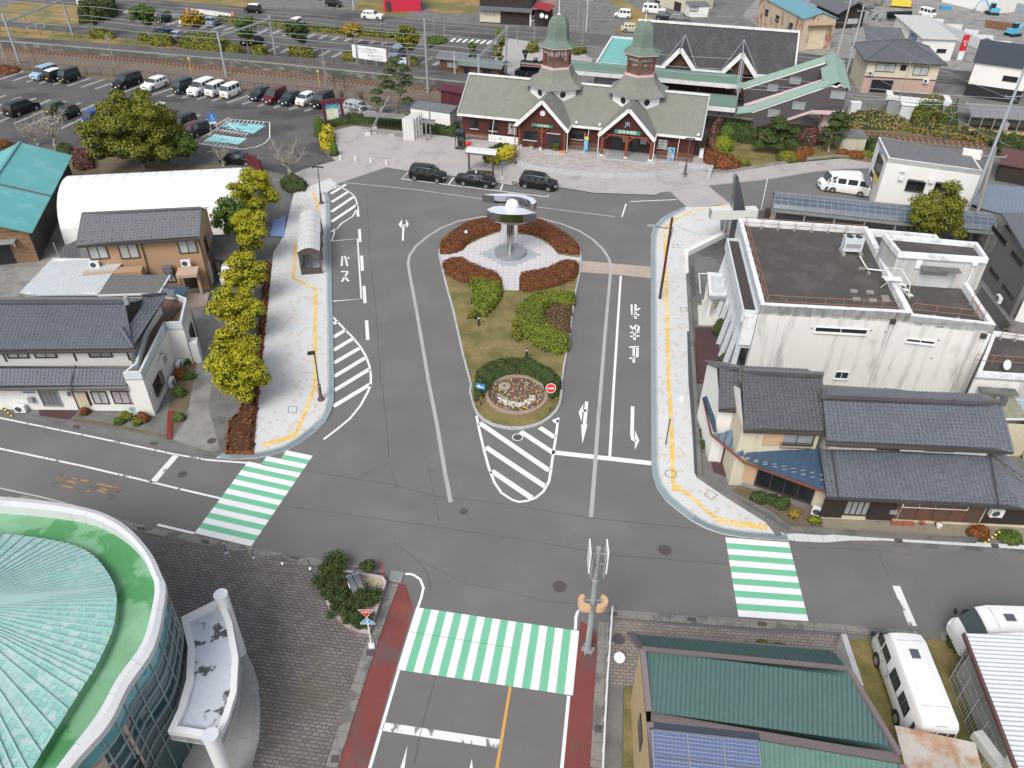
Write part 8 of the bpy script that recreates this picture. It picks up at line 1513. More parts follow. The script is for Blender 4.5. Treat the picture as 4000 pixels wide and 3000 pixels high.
xb0,zb0=ST.onY(cb('1045,276'),10.9)if 0 else(45.6,7.6)
M().pS([w(45.8,11.1),w(48.5,11.1),w(48.5,24),w(45.8,24)],4.6,7.6,bot=True).bU('deck_walls',sid,fbg);s3_(M(),[w(45.5,10.7,7.6),w(47.15,10.7,8.5),w(47.15,24.4,8.5),w(45.5,24.4,7.6)],.1).bU('deck_roof',gpale,fbg);s3_(M(),[w(48.8,10.7,7.6),w(47.15,10.7,8.5),w(47.15,24.4,8.5),w(48.8,24.4,7.6)],.1).bU('deck_roof',gpale,fbg)
wF=Wl(w(30,10.98),w(60,10.98))
for s in('1058,330 1155,392','742,420 822,480','540,482 612,545'):window(wF,cb(s),fbg,galv,fR,1,.08)
wF2=Wl(w(30,19.58),w(60,19.58))
for s in('720,215 790,270','535,275 600,330'):window(wF2,cb(s),fbg,galv,fR,1,.08)
m=M();m.bE(w(46.9,13,0),w(46.9,13,4.2),1.0,1.1).bE(w(44.6,12.4,4.3),w(48.7,12.4,4.5),2.8,.5).bE(w(41.9,13,0),w(41.9,13,2.6),.9,.6);m.bE(w(46.3,13,3.3),w(45,13,4.3),.8,.5).bE(w(47.5,13,3.3),w(48.4,13,4.4),.8,.5);m.bE(*[p+ST.y*1.2 for p in onY('640,580 905,492',11)],2.6,.3);m.bU('pink_leg',pk,fbg)
def gantry(label,n,f,zt,zb,lat=False):
 a,b=G(n,0),G(f,0);r=T('overhead_gantry',label,'gantry',a,'steel railway gantries');m=M()
 for p,h in((a,zt),(b,zt)):m.bE(p,p+Z*h,.3,.3)
 m.bU('post',galv,r);m=M();d=(b-a);n_=12;W=.45
 for o in(-W/2,W/2):
  for q in((0,W)if lat else(0,)):m.bE(a+Z*(zb+q)+ST.x*o,b+Z*(zb+q)+ST.x*o,.07 if lat else .16,.07 if lat else .16)
 for i in range(n_):
  p,q=lp(a,b,i/n_),lp(a,b,(i+1)/n_);m.bE(p+Z*(zb+(W if lat else 0))-ST.x*W/2,q+Z*(zb+(W if lat else 0))+ST.x*W/2,.05,.05);m.bE(p+Z*(zb+(W if lat else 0))-ST.x*W/2,p+Z*(zb+(W if lat else 0))+ST.x*W/2,.06,.06)
  if lat:m.bE(p+Z*zb-ST.x*W/2,q+Z*(zb+W)-ST.x*W/2,.05,.05)
 for t in(.3,.65):p=lp(a,b,t)+Z*zb;m.bE(p,p-Z*1.5,.06,.06).bE(p-Z*1.5,p-Z*1.3+d.normalized()*1.6,.05,.05).bE(p-Z*1.3+d.normalized()*1.6,p-Z*.1+d.normalized()*.5,.04,.04).lathe(p-Z*.6,[(0,-.2),(.1,-.15),(.1,.15),(0,.2)],8)
 m.bU('beam',galv,r)
gantry('steel gantry over the track at the far left','0 170,545','0 635,322',7.5,6.3);gantry('steel gantry over the track behind the parked cars','0 1955,660','1 170,490',6.6,6.0);gantry('lattice gantry beside the station roof','2 -285,940','2 -50,650',7.6,6.7,True)
def pole(label,base,h,r0=.14,mt=cL,arms=(),name='utility_pole',lean=None,group='poles around the station',z=0):
 b=G(base,z);r=T(name,label,'pole',b,group);t=b+Z*h
 if lean:t=G(lean,h)
 M().tB([b,t],[r0,r0*.7],10).bU('shaft',mt,r)
 for zz,L,dx in arms:p=lp(b,t,zz/h);M().bE(p-VV(dx)*L/2,p+VV(dx)*L/2,.09,.09).tB([p-VV(dx)*L/2,p-VV(dx)*L/2+Z*.25],.06,6).tB([p+VV(dx)*L/2,p+VV(dx)*L/2+Z*.25],.06,6).bU('crossarm',galv,r)
 return r,t
XA=((1,0,0),)
pole('tall grey steel pole beside the white utility hut','1 1487,800',10.5,.22,galv);pole('weathered pole on the platform verge near the first gantry','0 1000,580',5.2,.13,cN,((4.4,.8,(.9,-.2,0)),));pole('thin concrete pole before the platform in the middle','1 610,745',5.4,.12,cN,((3.5,.7,(.9,-.2,0)),));pole('wooden pole in front of the welcome board','1 880,570',5.2,.12,cN,((5.0,.9,(.9,-.2,0)),));pole('dark red slim lamp post in the far car park','1 1110,410',5.2,.07,bZ,((4.0,.8,(1,0,0)),));pole('slim white pole at the left edge of the car park','0 65,580',6.5,.1,wM,lean='0 -30,280');pole('thin pale pole by the ivy hedge','0 712,160',6,.06,wM)
for s,h,lab in(('2 640,275',9,'utility pole at the gravel lot corner'),('3 600,470',12,'utility pole right of the rusty warehouse'),('3 670,660',11,'utility pole behind the footbridge head'),('1 845,90',8,'grey pole at the grassy roadside'),('1 1720,700',4.5,'concrete pole with lamps by the platform shelter')):pole(lab,s,h,.15,cL,((h-1,1.6,(1,.1,0)),(h-3.5,1.8,(1,.1,0)))if h>7 else((h-.8,.8,(1,0,0)),))
for s,h,lab in(('3 800,1015',6.5,'galvanised pole before the cream house, nearer its left end'),('3 1085,1025',8,'galvanised pole standing before the small bus shop'),('2 565,280',6,'brown slim post beside the gravel lot'),('2 605,415',6,'dark slim post near the left bell tower'),('1 1540,330',3.8,'dark lamp post on the trimmed grass island'),('2 45,370',3,'slender sign pole with a triangular plate'),('2 190,380',3.6,'thin grey lamp post by the clipped hedge curve'),('1 1632,320',3,'blue-sign pole beside the grass island')):pole(lab,s,h,.07,galv if 'galv' in lab else gM)
pr,pt=pole('steel pole with transformer leaning over the right side, taller of the pair','7 1640,402',12,.2,galv,((9.6,2.2,(.95,.15,0)),),lean='3 2230,560');M().box(lp(G('7 1640,402'),pt,.62)+VV((.4,0,0)),(.5,.4,.8)).bU('transformer',galv,pr);pole('concrete pole of the pair at the right, with a crossarm','7 1742,415',9.5,.2,cN,((8.6,2.4,(.95,-.2,0)),),lean='3 1970,1270');pole('wooden-looking pole behind the white two-storey building','3 1510,1230',7.5,.13,cN,((5,.6,(1,0,0)),),lean='3 1650,840')
r,t=pole('latticed signal mast at the right end of the station','2 1915,1085',9.3,.13,galv,lean='2 2000,440');m=M();b=G('2 1915,1085')
for i in range(14):p,q=lp(b,t,.45+i*.037),lp(b,t,.45+(i+1)*.037);m.bE(p-ST.x*.28,q+ST.x*.28,.05,.05).bE(p+ST.x*.28,q+ST.x*.28,.05,.05).bE(p-ST.x*.28,q-ST.x*.28,.05,.05)
m.bU('lattice',galv,r)
for i,(y,z_,a,b)in enumerate(((17.9,5.2,-95,70),(17.9,6.2,-95,70),(22.8,5.6,-95,34),(25.6,6.4,-95,34),(14.3,5.8,34,75))):
 m=M();P=[w(lp(a,b,k/24),y,z_-.25*math.sin((k%4)/4*math.pi))for k in range(25)];m.tB(P,.028,4,False);tag(m.bU('overhead_wire',galv),['lower contact wire over the track','upper carrier wire over the track','thin wire above the platform top','highest wire beyond the platform','wire passing before the cream house'][i],'wire')
for i,(s1,z1,s2,z2)in enumerate((('3 2100,1270',8.6,'3 -50,90',10),('3 2212,900',10,'3 720,200',10.5),('6 1400,275',7.6,'6 1830,355',6.2),('3 720,200',10.5,'2 640,20',9))):tag(M().tB([lp(G(s1,z1),G(s2,z2),t/10)-Z*.5*math.sin(math.pi*t/10)for t in range(11)],.02,4,False).bU('overhead_wire',gM),['wire from the pole pair toward the far warehouse','wire from the tall steel pole toward the footbridge','wire from the brown lamp pole to the office','wire crossing above the far road'][i],'wire')
sg=T('welcome_board','big white welcome board with Japanese and English lines by the platform','sign board',G('1 980,570',.3));ws=Wl(G('1 840,545',.3),G('1 1130,585',.3));r_=ws.rect('1 828,398 1130,520');q0,q1=r_[0],r_[1];zt=ws.hit('1 980,405')[1];zb2=ws.hit('1 980,515')[1];ws.qD(M(),q0,q1,zb2,zt,0,.12).bU('panel',sW,sg);inkg=mat('ink_grey',(.18,.19,.17),.7);L=q1-q0;Hh=zt-zb2
text_on(ws,'ようこそおおい町へ',q0+L*.48,zb2+Hh*.78,Hh*.22,inkg,sg,.08);text_on(ws,'Welcome to Ohi-Town',q0+L*.47,zb2+Hh*.58,Hh*.11,inkg,sg,.08);text_on(ws,'またおいで下さい',q0+L*.7,zb2+Hh*.34,Hh*.2,inkg,sg,.08);text_on(ws,'Thank you Please Again',q0+L*.7,zb2+Hh*.14,Hh*.11,inkg,sg,.08)
for u in(.1,.37,.68,.96):ws.qD(M(),q0+L*u-.1,q0+L*u+.1,0,zb2,-.05,.15).bU('leg',galv,sg)
s2=T('station_name_sign','small white station name sign with a cyan stripe','sign',G('1 1230,590',1.1));w2_=Wl(G('1 1190,590',1.1),G('1 1275,597',1.1));w2_.qD(M(),0,2.2,1.9,2.9,0,.08).bU('panel',sW,s2);w2_.qD(M(),0,2.2,1.9,2.15,.045,.01).bU('stripe',cyan_p,s2);text_on(w2_,'若狭本郷',1.1,2.6,.38,sBl,s2,.06);w2_.qD(M(),.3,.4,1.1,1.9,0,.08).bU('leg',galv,s2);w2_.qD(M(),1.8,1.9,1.1,1.9,0,.08).bU('leg',galv,s2)
s3=T('notice_frame','dark green board frame on the near side of the track','sign',G('1 725,780'));w3=Wl(G('1 680,765'),G('1 775,785'));w3.qD(M(),0,w3.L,1.6,2.4,0,.06).bU('panel',mat('board_green',(.05,.08,.05),.7),s3);w3.qD(M(),-.05,.05,0,2.45,0,.07).bU('leg',dM,s3);w3.qD(M(),w3.L-.05,w3.L+.05,0,2.45,0,.07).bU('leg',dM,s3)
s4=T('wheelchair_sign','blue and white wheelchair parking sign on two legs','sign',G('0 1850,1135'));w4=Wl(G('0 1825,1138'),G('0 1880,1130'));w4.qD(M(),-.1,1.0,1.2,2.4,0,.05).bU('panel',sBl,s4);w4.qD(M(),0,.9,1.0,1.3,.03,.02).bU('plate',sW,s4);c=w4.at(.45,1.85,.04);m=M();m.disc(c+Z*.3,.08,w4.n).bE(c+Z*.22,c-Z*.05,.06,.02,w4.n).bE(c-Z*.05,c-Z*.05+w4.d*.2,.06,.02,w4.n).bE(c-Z*.05+w4.d*.2,c-Z*.28+w4.d*.26,.06,.02,w4.n);m.tB([c-Z*.15+(w4.d*math.cos(k*.35)+Z*math.sin(k*.35))*.2 for k in range(9,18)],.025,5);m.bU('wheelchair_mark',sW,s4)
for u in(.05,.85):w4.qD(M(),u-.03,u+.03,0,1.2,0,.06).bU('leg',wM,s4)
for i,s in enumerate(('0 1655,625','1 548,740','0 315,560')):tag(M().cyl(G(s),.04,2.2,6).box(G(s)+Z*2.2,(.3,.06,.3)).bU('track_marker',sign_yellow if i<2 else bZ),['yellow-topped stake by the navy kei van fence','yellow-topped stake beside the middle pole','brown stake with yellow tag near the left gantry'][i],'marker')
for i,(a,b)in enumerate((('0 245,285','0 390,240'),)):mesh_fence('white guard rail at the end of the access road',g(a+' '+b,0),1.0,2,wM,'guard_rail','guard rail',0,None)
gr2=T('guard_rail','white concrete-and-steel barrier between road and far car park','guard rail',G('0 1800,120'));M().wall(g('0 1655,95 2000,140',.3),0,.8,.2).bU('barrier',fS,gr2)
for i,s in enumerate(('0 1622,110','0 2018,145')):tag(M().cyl(G(s),.28,.9,10).bU('crash_drum',mat('drum%d'%i,(.7,.45,.1)if 1 else 0,.6,pat=[grid(.35,.35,.5,(.75,.2,.1))])),['orange and white crash drum at the left barrier end','orange and white crash drum at the right barrier end'][i],'drum')
def boxh(label,base,h,d,roofc,wallc,rise=.8,name='house',cat='house',wins=(),over=.3,kind='gable',doors=(),x1=None,group=None,dir_=1):
 """two traced ground points along the front, depth d backwards"""
 P=g(base);a,b=P[0],P[1];L=(b-a).length;f=Fr(a,math.degrees(math.atan2((b-a).y,(b-a).x)));r=T(name,label,cat,f.w(L/2,d/2),group);M().pS([f.w(0,0),f.w(L,0),f.w(L,d),f.w(0,d)],0,h,top=False).bU('wall',wallc,r);o=over
 if kind=='gable':
  s3_(M(),[f.w(-o,-o,h),f.w(L+o,-o,h),f.w(L+o,d/2,h+rise),f.w(-o,d/2,h+rise)],.12).bU('roof',roofc,r);s3_(M(),[f.w(-o,d+o,h),f.w(L+o,d+o,h),f.w(L+o,d/2,h+rise),f.w(-o,d/2,h+rise)],.12).bU('roof',roofc,r);M().face([f.w(0,0,h-.05),f.w(0,d,h-.05),f.w(0,d/2,h+rise-.1)]).face([f.w(L,0,h-.05),f.w(L,d,h-.05),f.w(L,d/2,h+rise-.1)]).bU('gable_wall',wallc,r)
 elif kind=='end':
  for sg in(0,1):s3_(M(),[f.w(L*sg+(o if sg else-o),-o,h),f.w(L/2,-o,h+rise),f.w(L/2,d+o,h+rise),f.w(L*sg+(o if sg else-o),d+o,h)],.12).bU('roof',roofc,r)
  M().face([f.w(0,0,h-.02),f.w(L,0,h-.02),f.w(L/2,0,h+rise-.1)]).bU('gable_wall',wallc,r)
 elif kind=='hip':
  k=min(d/2,L*.4);A_=[f.w(-o,-o,h),f.w(L+o,-o,h),f.w(L+o,d+o,h),f.w(-o,d+o,h)];r0,r1=f.w(k,d/2,h+rise),f.w(L-k,d/2,h+rise)
  for q in([A_[0],A_[1],r1,r0],[A_[2],A_[3],r0,r1],[A_[1],A_[2],r1],[A_[3],A_[0],r0]):tI(q,.3,.35,.02,.03,'tile',None,3).bU('roof',roofc,r)
  m=M();ridge_tiles(m,r0,r1,.1,.2)
  for p,q in((A_[0],r0),(A_[1],r1),(A_[2],r1),(A_[3],r0)):ridge_tiles(m,p,q,.08,.12)
  m.bU('ridge',roofc,r);s3_(M(),[p-Z*.03 for p in A_],.1).bU('eaves',bZ,r)
 elif kind=='shed':s3_(M(),[f.w(-o,-o,h),f.w(L+o,-o,h),f.w(L+o,d+o,h+rise),f.w(-o,d+o,h+rise)],.12).bU('roof',roofc,r);M().pS([f.w(0,d-.1),f.w(L,d-.1),f.w(L,d),f.w(0,d)],h-.1,h+rise-.1).bU('back_wall',wallc,r)
 wl=Wl(f.w(0,0),f.w(L,0))
 for s,c in wins:window(wl,s,r,bZ,c,1,.07)
 for s,c in doors:wbox(wl,s,r,'door',c,.1,.05)
 return r,f,L
bw2=mat('brown_boards',(.13,.06,.035),.8,.1,1,.1,6,pat=[grid(0,.2,.1,(.08,.035,.02))]);beige=mat('beige_render',(.55,.50,.40),.85);red_b=mat('crimson_sheet',(.55,.02,.06),.5,.05,1);mauve_wall=mat('pinkish_wall',(.46,.33,.27),.85)
boxh('white panelled utility hut with dark flat roof left of the station','1 1345,1090 1680,1140',2.6,2.6,rG,white_plain,.15,'utility_hut','hut',kind='shed',over=.08);boxh('maroon tin shed behind the utility hut','1 1600,900 1790,935',2.2,2.5,mat('maroon_tin',(.10,.02,.03),.6,pat=[grid(.4,0,.2,(.06,.012,.02))]),MC['maroon_tin'],.4,'tin_shed','shed')
boxh('white-walled waiting shelter with grey shingle roof beyond the platform','1 1590,625 1800,650',2.3,3,rG,bw2,.8,'waiting_shelter','shelter',over=.5,wins=(('1 1650,530 1740,590',fR),));boxh('platform waiting room with blue-green metal roof and wooden posts','1 1770,685 2100,720',2.4,3,mat('blue_green_metal',(.15,.19,.19),.5,pat=[grid(0,.5,.06,(.10,.13,.13))]),bw2,.7,'waiting_shelter','shelter',over=.6,wins=(('1 1800,590 1850,650',dG),('1 1960,590 2030,650',dG)))
boxh('crimson red box building at the top of the picture','1 1110,104 1425,97',3.6,8,red_b,red_b,.2,'red_building','building',kind='shed',over=.05,doors=(('1 1120,10 1170,100',bZ),))
r,f,L=boxh('black timber and cream shophouse beyond the far road','1 1935,195 2 168,222',5.2,9,kawara,wD,1.8,wins=(),over=.4);wl=Wl(f.w(0,0),f.w(L,0));wbox(wl,'',r,'cream_wall',beige,.08,.03,rect=(0,L*.4,.2,2.3));window(wl,'1 1985,90 2060,130',r,bZ,curtain,2,.06);s3_(M(),[f.w(-.3,-1,2.6),f.w(L+.2,-1,2.6),f.w(L+.2,0,3.1),f.w(-.3,0,3.1)],.08).bU('skirt_roof',kawara,r);wbox(wl,'',r,'white_post',fS,.3,.15,rect=(L-.3,L,0,2.6))
r,f,L=boxh('black timber house with small red roof beside the shophouse','2 190,225 340,230',3.2,5,mat('brown_tin',(.28,.17,.14),.7),wD,.5,kind='shed',over=.5);s3_(M(),V3('2 182,62 320,97 375,45 225,10',3.9,3.6,4.2,4.6),.1).bU('red_roof',mat('dark_red_roof',(.22,.025,.03),.6),r);dish('larger white satellite dish on the black house',G('2 255,160',2.2),.45,(.2,-1,.3));dish('smaller white satellite dish right of the larger',G('2 295,170',1.9),.35,(.2,-1,.3))
boxh('beige house with dark door behind the white minivan','2 1245,40 1490,112',5,8,rG,beige,.5,kind='shed',doors=(('2 1408,10 1455,105',wD),),wins=(('2 1240,0 1275,30',dG),));boxh('small white shed with grey roof right of the beige house','2 1530,150 1690,147',2.2,3,rG,white_plain,.2,'small_shed','shed',kind='shed',wins=(('2 1545,62 1605,95',curtain),),over=.2)
rustw=mat('rust_peeling_wall',(.52,.42,.31),.8,.08,.6,.05,6,pat=[streak((.26,.09,.04),.9,.52,.60,.85,.35)]);r,f,L=boxh('rusting warehouse with peeling cream walls and blue corrugated roof','3 262,435 530,427',5.3,20,mat('blue_corrugated',(.13,.30,.36),.5,.1,1,.06,6,pat=[grid(0,.6,.08,(.09,.22,.27))]),rustw,1.1,'warehouse','warehouse',kind='end',over=.25);wl=Wl(f.w(0,0),f.w(L,0));wbox(wl,'',r,'sliding_door',mat('cream_door',(.62,.52,.38),.7),.12,.06,rect=(L*.25,L*.75,.1,4.0));wbox(wl,'',r,'rusty_canopy',rail,.6,.3,rect=(L*.12,L*.9,4.1,4.25));wl=Wl(f.w(0,0),f.w(0,20))
for t in(.2,.5,.75):wl.qD(M(),20*t,20*t+1.4,2.4,3.6,.04,.08).bU('window',dG,r)
boxh('traditional house with dark tiles and white gable at the top right','3 590,248 805,240',3.0,9,kawara,wD,2,kind='end',over=1.2,wins=(('3 690,160 770,205',curtain),));r,f,L=boxh('white workshop with pale flat roof and blue mural','3 1290,515 1570,525',3.6,16,mat('pale_sheet',(.50,.51,.49),.6,.06,1,.05,6),wW,.3,'workshop','workshop',kind='shed',over=.4,wins=(('3 1465,425 1530,455',dG),));wl=Wl(f.w(0,0),f.w(0,16));wl.qD(M(),3,7,1.3,3.2,.05,.05).bU('mural',mat('mural_blue',(.08,.18,.32),.6,pat=[pT((.5,.45,.4),1.2,.5,.6,.8)]),r)
r,f,L=boxh('two-storey cream and pink house with blue-grey hipped roof','3 795,800 1405,835',4.9,9,kawara,cream_wall,2.0,kind='hip',over=.7,wins=(('3 945,545 1085,620',curtain),('3 1270,575 1370,650',curtain),('3 1155,565 1185,605',dG)));wl=Wl(f.w(0,0),f.w(L,0));wbox(wl,'',r,'lower_wall',mauve_wall,.08,.03,rect=(0,L,0,2.4));wbox(wl,'',r,'trim_band',bZ,.12,.05,rect=(0,L,2.4,2.52));wbox(wl,'',r,'veranda',dG,.14,.08,rect=(L*.12,L*.42,.2,2.1));aircon(wl,'','air conditioner high on the left of the cream house',rect=(.3,1.1,2.7,3.3));aircon(wl,'','air conditioner low on the right of the cream house',rect=(L*.82,L*.82+.8,2.0,2.6));s3_(M(),[f.w(1,6,5.6),f.w(7,6,5.6),f.w(7,13,6.9),f.w(1,13,6.9)],.1).bU('rear_roof',kawara,r)
r,f,L=boxh('modern white house with black lower storey and charcoal roof','3 1690,830 2160,900',5.2,8,mat('charcoal_tile',(.045,.055,.075),.6,pat=[grid(.4,.35,.1,(.03,.03,.04))]),wW,1.4,kind='shed',over=.35,wins=(('3 2040,655 2145,710',dG),));M().pS([f.w(-.03,-.03),f.w(L+.03,-.03),f.w(L+.03,8.03),f.w(-.03,8.03)],0,1.9).bU('black_storey',mat('black_siding',(.015,.015,.018),.7),r);wl=Wl(f.w(0,0),f.w(0,8));[wl.qD(M(),a,a+.8,2.8,4.2,.04,.08).bU('window',dG,r)for a in(1.5,4.5)]
bs=T('bus_shop','small glazed shop under a white fascia roof beside the track','shop',G('3 1300,960'));q=V3('3 1030,830 1590,888 1570,815 1025,770',2.7,2.7,3.0,3.0);q=[VV((p.x,p.y,0))for p in q];M().pS(q,2.2,2.85,bot=True).bU('fascia_roof',fS,bs);M().poly([p+Z*2.86 for p in[q[0]*.9+q[2]*.1,q[1]*.9+q[3]*.1,q[2]*.9+q[0]*.1,q[3]*.9+q[1]*.1]]).bU('roof_top',tar,bs);cc_=sum(q,VV())/4;M().pS([cc_+(p-cc_)*.9 for p in q],0,2.2).bU('glazed_wall',fR,bs)
ks=T('bicycle_shelter','long shelter with arched grey polycarbonate roof at the right','shelter',G('3 2000,1100'));a,b=G('3 1755,1010',1.8),G('3 2400,1050',1.8);ff=Fr(a,math.degrees(math.atan2((b-a).y,(b-a).x)));m=M();L=(b-a).length
for k in range(6):m.face([ff.w(0,6*k/6,1.8+.8*math.sin(math.pi*k/6)),ff.w(L,6*k/6,1.8+.8*math.sin(math.pi*k/6)),ff.w(L,k+1,1.8+.8*math.sin(math.pi*(k+1)/6)),ff.w(0,k+1,1.8+.8*math.sin(math.pi*(k+1)/6))])
m.bU('roof',mat('grey_polycarbonate',(.20,.20,.21),.35,.12,1,.05,6,pat=[grid(1.2,0,.04,(.1,.1,.1))]),ks);[M().bE(ff.w(L*i/6,.1,0),ff.w(L*i/6,.1,1.8),.1,.1).bU('post',gM,ks)for i in range(7)];M().pS([ff.w(0,.4),ff.w(L,.4),ff.w(L,.6),ff.w(0,.6)],.6,1.3).bU('rail_panel',dM,ks)
wv2=T('cream_wall','low cream retaining wall below the bicycle shelter','wall',G('3 1900,1130'));M().wall(g('3 1720,1160 2212,1200 2600,1230',.3),0,1.0,.2).bU('wall',mat('cream_block',(.55,.48,.33),.85,.1,1,.1,6),wv2)
boxh('pale concrete shed with stained flat roof in the garden corner','3 612,1312 822,1318',2.0,2.6,cD,mat('stained_cream',(.50,.47,.38),.85,.08,1,.08,6,stain=((.30,.27,.20),.6,1.2,1)),.1,'concrete_shed','shed',kind='shed',over=.12);boxh('white relay cabinet by the track below the cream house','3 702,985 788,985',1.6,.8,wM,wM,.05,'relay_cabinet','cabinet',kind='shed',over=.03);boxh('pale grey tin kiosk beside the bus shop','3 1125,1020 1260,1035',2.0,2.2,wM,blue_white,.2,'kiosk','kiosk',kind='shed',over=.15);boxh('brown tin-roofed open garage at the right edge','3 1960,1560 2400,1640',2.2,4,mat('brown_corrugated',(.13,.055,.05),.6,pat=[grid(.3,0,.3,(.09,.04,.035))]),wD,.5,'garage','garage',kind='shed',over=.3)
rs=T('red_pylon_sign','red and white pylon sign before the white workshop','sign',G('3 1650,520'));p=G('3 1650,520');M().box(p+Z*2.9,(1.1,.3,2.6),.2).bU('panel',sR,rs);M().box(p+Z*.8,(1.0,.28,1.5),.2).bU('base_panel',sW,rs);text_on(Wl(p-VV((.5,0,0)),p+VV((.5,.1,0))),'めん\n処',.5,2.9,.5,sW,rs,.3)
sf=T('steel_panel_fence','long white corrugated steel site fence around the contractor yard','fence',G('3 1800,400'));pan=mat('white_panel',(.66,.68,.69),.5,.05,1,.04,6,pat=[grid(.9,.25,.08,(.42,.45,.48))]);M().wall(g('3 1370,235 2000,505 2212,545 2700,560',0),0,1.8,.12).bU('panels',pan,sf)
for a,b in(('3 1500,235','3 1380,225'),('3 1660,285','3 1530,275'),('3 1800,335','3 1680,320'),('3 1930,380','3 1790,368'),('3 2080,435','3 1930,425')):M().wall(g(a+' '+b),0,1.5,.12).bU('bay_panel',pan,sf)
for i,(s,r0)in enumerate((('3 1750,320',1.3),('3 1880,375',1.2),('3 2020,430',1.2))):tag(M().lathe(G(s),[(r0*1.4,0),(r0,.4),(r0*.4,.9),(0,1.0)],14).bU('gravel_pile',mat('pile%d'%i,(.10,.10,.10)if i<2 else(.25,.24,.2),.95,.2,2,.3,6)),['dark gravel pile in the first bay of the site fence','dark gravel pile in the middle bay of the site fence','lighter gravel pile in the last bay of the site fence'][i],'pile')
bp=T('pipe_stack','stack of long black corrugated pipes in the contractor yard','pipes',G('3 1140,130'));[M().tB([G('3 1030,%d'%(145-k*9),.3+k*.4),G('3 1240,%d'%(140-k*9),.3+k*.4)],.25,8).bU('pipe',mat('black_pipe',(.02,.02,.024),.6)if 'black_pipe' not in MC else MC['black_pipe'],bp)for k in range(5)];cp_=T('pipe_ring','pale grey steel pipe rings beside the black pipes','pipes',G('3 925,140'));[M().tB([G(s,.7),G(s,.7)+VV((.7,.5,0))],.7,12,False).bU('ring',galv,cp_)for s in('3 890,140','3 950,150')]
rk=T('rock_pile','heap of dark boulders behind the pipe stack','rocks',G('3 850,60'));[M().lathe(G('3 %g,%g'%(rnd.uniform(730,1000),rnd.uniform(20,85)),0),[(.1,0),(.9,.2),(.8,.8),(.3,1.2),(0,1.2)],6).bU('boulder',cD,rk)for _ in range(22)]
def digger(label,s,a,col):
 b=G(s);r=T('excavator',label,'excavator',b,'small blue excavators in the yard');q=Fr(b,a);bl=mat('digger_blue',(.10,.42,.62),.5)if 'digger_blue' not in MC else MC['digger_blue']
 for y in(-.8,.8):M().box(q.w(0,y,.25),(2.4,.4,.5),q.a).bU('crawler',tyreM,r)
 M().box(q.w(-.3,0,.95),(1.8,1.5,.8),q.a).bU('body',bl,r);M().box(q.w(.3,.3,1.7),(.9,.8,1.1),q.a).bU('cab',dG,r);M().box(q.w(.3,.3,2.28),(1,.9,.08),q.a).bU('cab_roof',bl,r);P=[q.w(.6,-.3,1.2),q.w(2,-.3,2.8),q.w(3.2,-.3,2.2),q.w(3.5,-.3,.8)];M().tB(P,[.18,.16,.13,.1],6).bU('arm',bl,r);M().box(P[-1],(.5,.6,.4),q.a).bU('bucket',gM,r)
digger('pale blue excavator beside the white barn with its arm out','3 1930,125',170,0);digger('bright blue excavator at the right edge of the yard','3 2110,310',20,0)
boxh('white tall barn at the top right of the yard','3 1500,15 1945,125',5,9,mint,white_plain,.6,'barn','barn',kind='shed');boxh('beige barn at the top right corner','3 2060,60 2500,160',5,9,rG,mat('beige_panel',(.50,.38,.26),.8),.6,'barn','barn',kind='shed');M().wall(g('3 1985,60 2500,210'),0,1.8,.1).bU('steel_screen',mat('blue_grey_panel',(.28,.34,.38),.6,pat=[grid(.5,0,.1,(.2,.25,.28))]),None,label='blue-grey corrugated screen behind the excavators',cat='screen')
sp2=T('sheet_pile_stack','rusty sheet piles stacked beside the excavators','piles',G('3 1990,230'));[M().bE(G('3 1880,%d'%(180+k*14),.3),G('3 2130,%d'%(215+k*14),.3),.5,.35).bU('sheet_pile',rail,sp2)for k in range(4)];yt=T('yellow_truck','yellow crane truck partly cut by the top edge','truck',G('3 1170,30'));M().box(G('3 1150,25',.9),(4,1.8,1.0),-.3).bU('body',sign_yellow,yt);M().box(G('3 1215,38',.7),(1.6,1.7,.5),-.3).bU('bed',rust_red,yt);tag(M().box(G('3 1535,65',.3),(2.2,1.3,.6),-.1).bU('blue_crate',mat('crate_blue',(.04,.28,.5),.6)),'bright blue skip crate in the yard','crate')
wt_=T('white_tank','white ribbed cylindrical tank behind the ivy hedge','tank',G('0 830,60'));M().cyl(G('0 840,85'),3.4,3.6,28).bU('tank',white_plain,wt_)
lo=T('steam_locomotive','black steam locomotive with flared funnel displayed behind the station','locomotive',G('2 150,640'));f=Fr(G('2 75,665'),-14.5);q=f.w;blk=mat('loco_black',(.012,.013,.015),.35)
M().tB([q(0,0,2.0),q(0.1,0,2.0),q(4.6,0,2.0)],[.62,.68,.68],18).bU('boiler',blk,lo);M().lathe(q(.7,0,2.6),[(.2,0),(.2,.7),(.55,1.3),(.5,1.55),(.3,1.65),(0,1.6)],14).bU('funnel',blk,lo);M().lathe(q(2.4,0,2.6),[(.4,0),(.4,.35),(.3,.5),(0,.58)],12).bU('dome',blk,lo);M().lathe(q(3.6,0,2.6),[(.3,0),(.3,.3),(0,.45)],12).bU('dome',blk,lo);M().box(q(5.6,0,2.2),(1.8,1.9,2.2),f.a).bU('cab',blk,lo);M().box(q(1.8,-.75,1.1),(4.5,.1,.4),f.a).box(q(1.8,.75,1.1),(4.5,.1,.4),f.a).box(q(-.5,0,.8),(.6,1.7,.7),f.a).bU('running_board',blk,lo);M().box(q(1.9,-.72,2.1),(3,.04,.06),f.a).bU('red_line',sR,lo)
for x in(.3,1.6,2.9,4.2):
 for y in(-.7,.7):M().tB([q(x,y-.06,.5),q(x,y+.06,.5)],.5,14).bU('wheel',blk,lo)
flat('museum_paving',g('2 -40,330 230,370 560,420 700,520 560,640 0,660 -180,560',.01),.016,tileF)
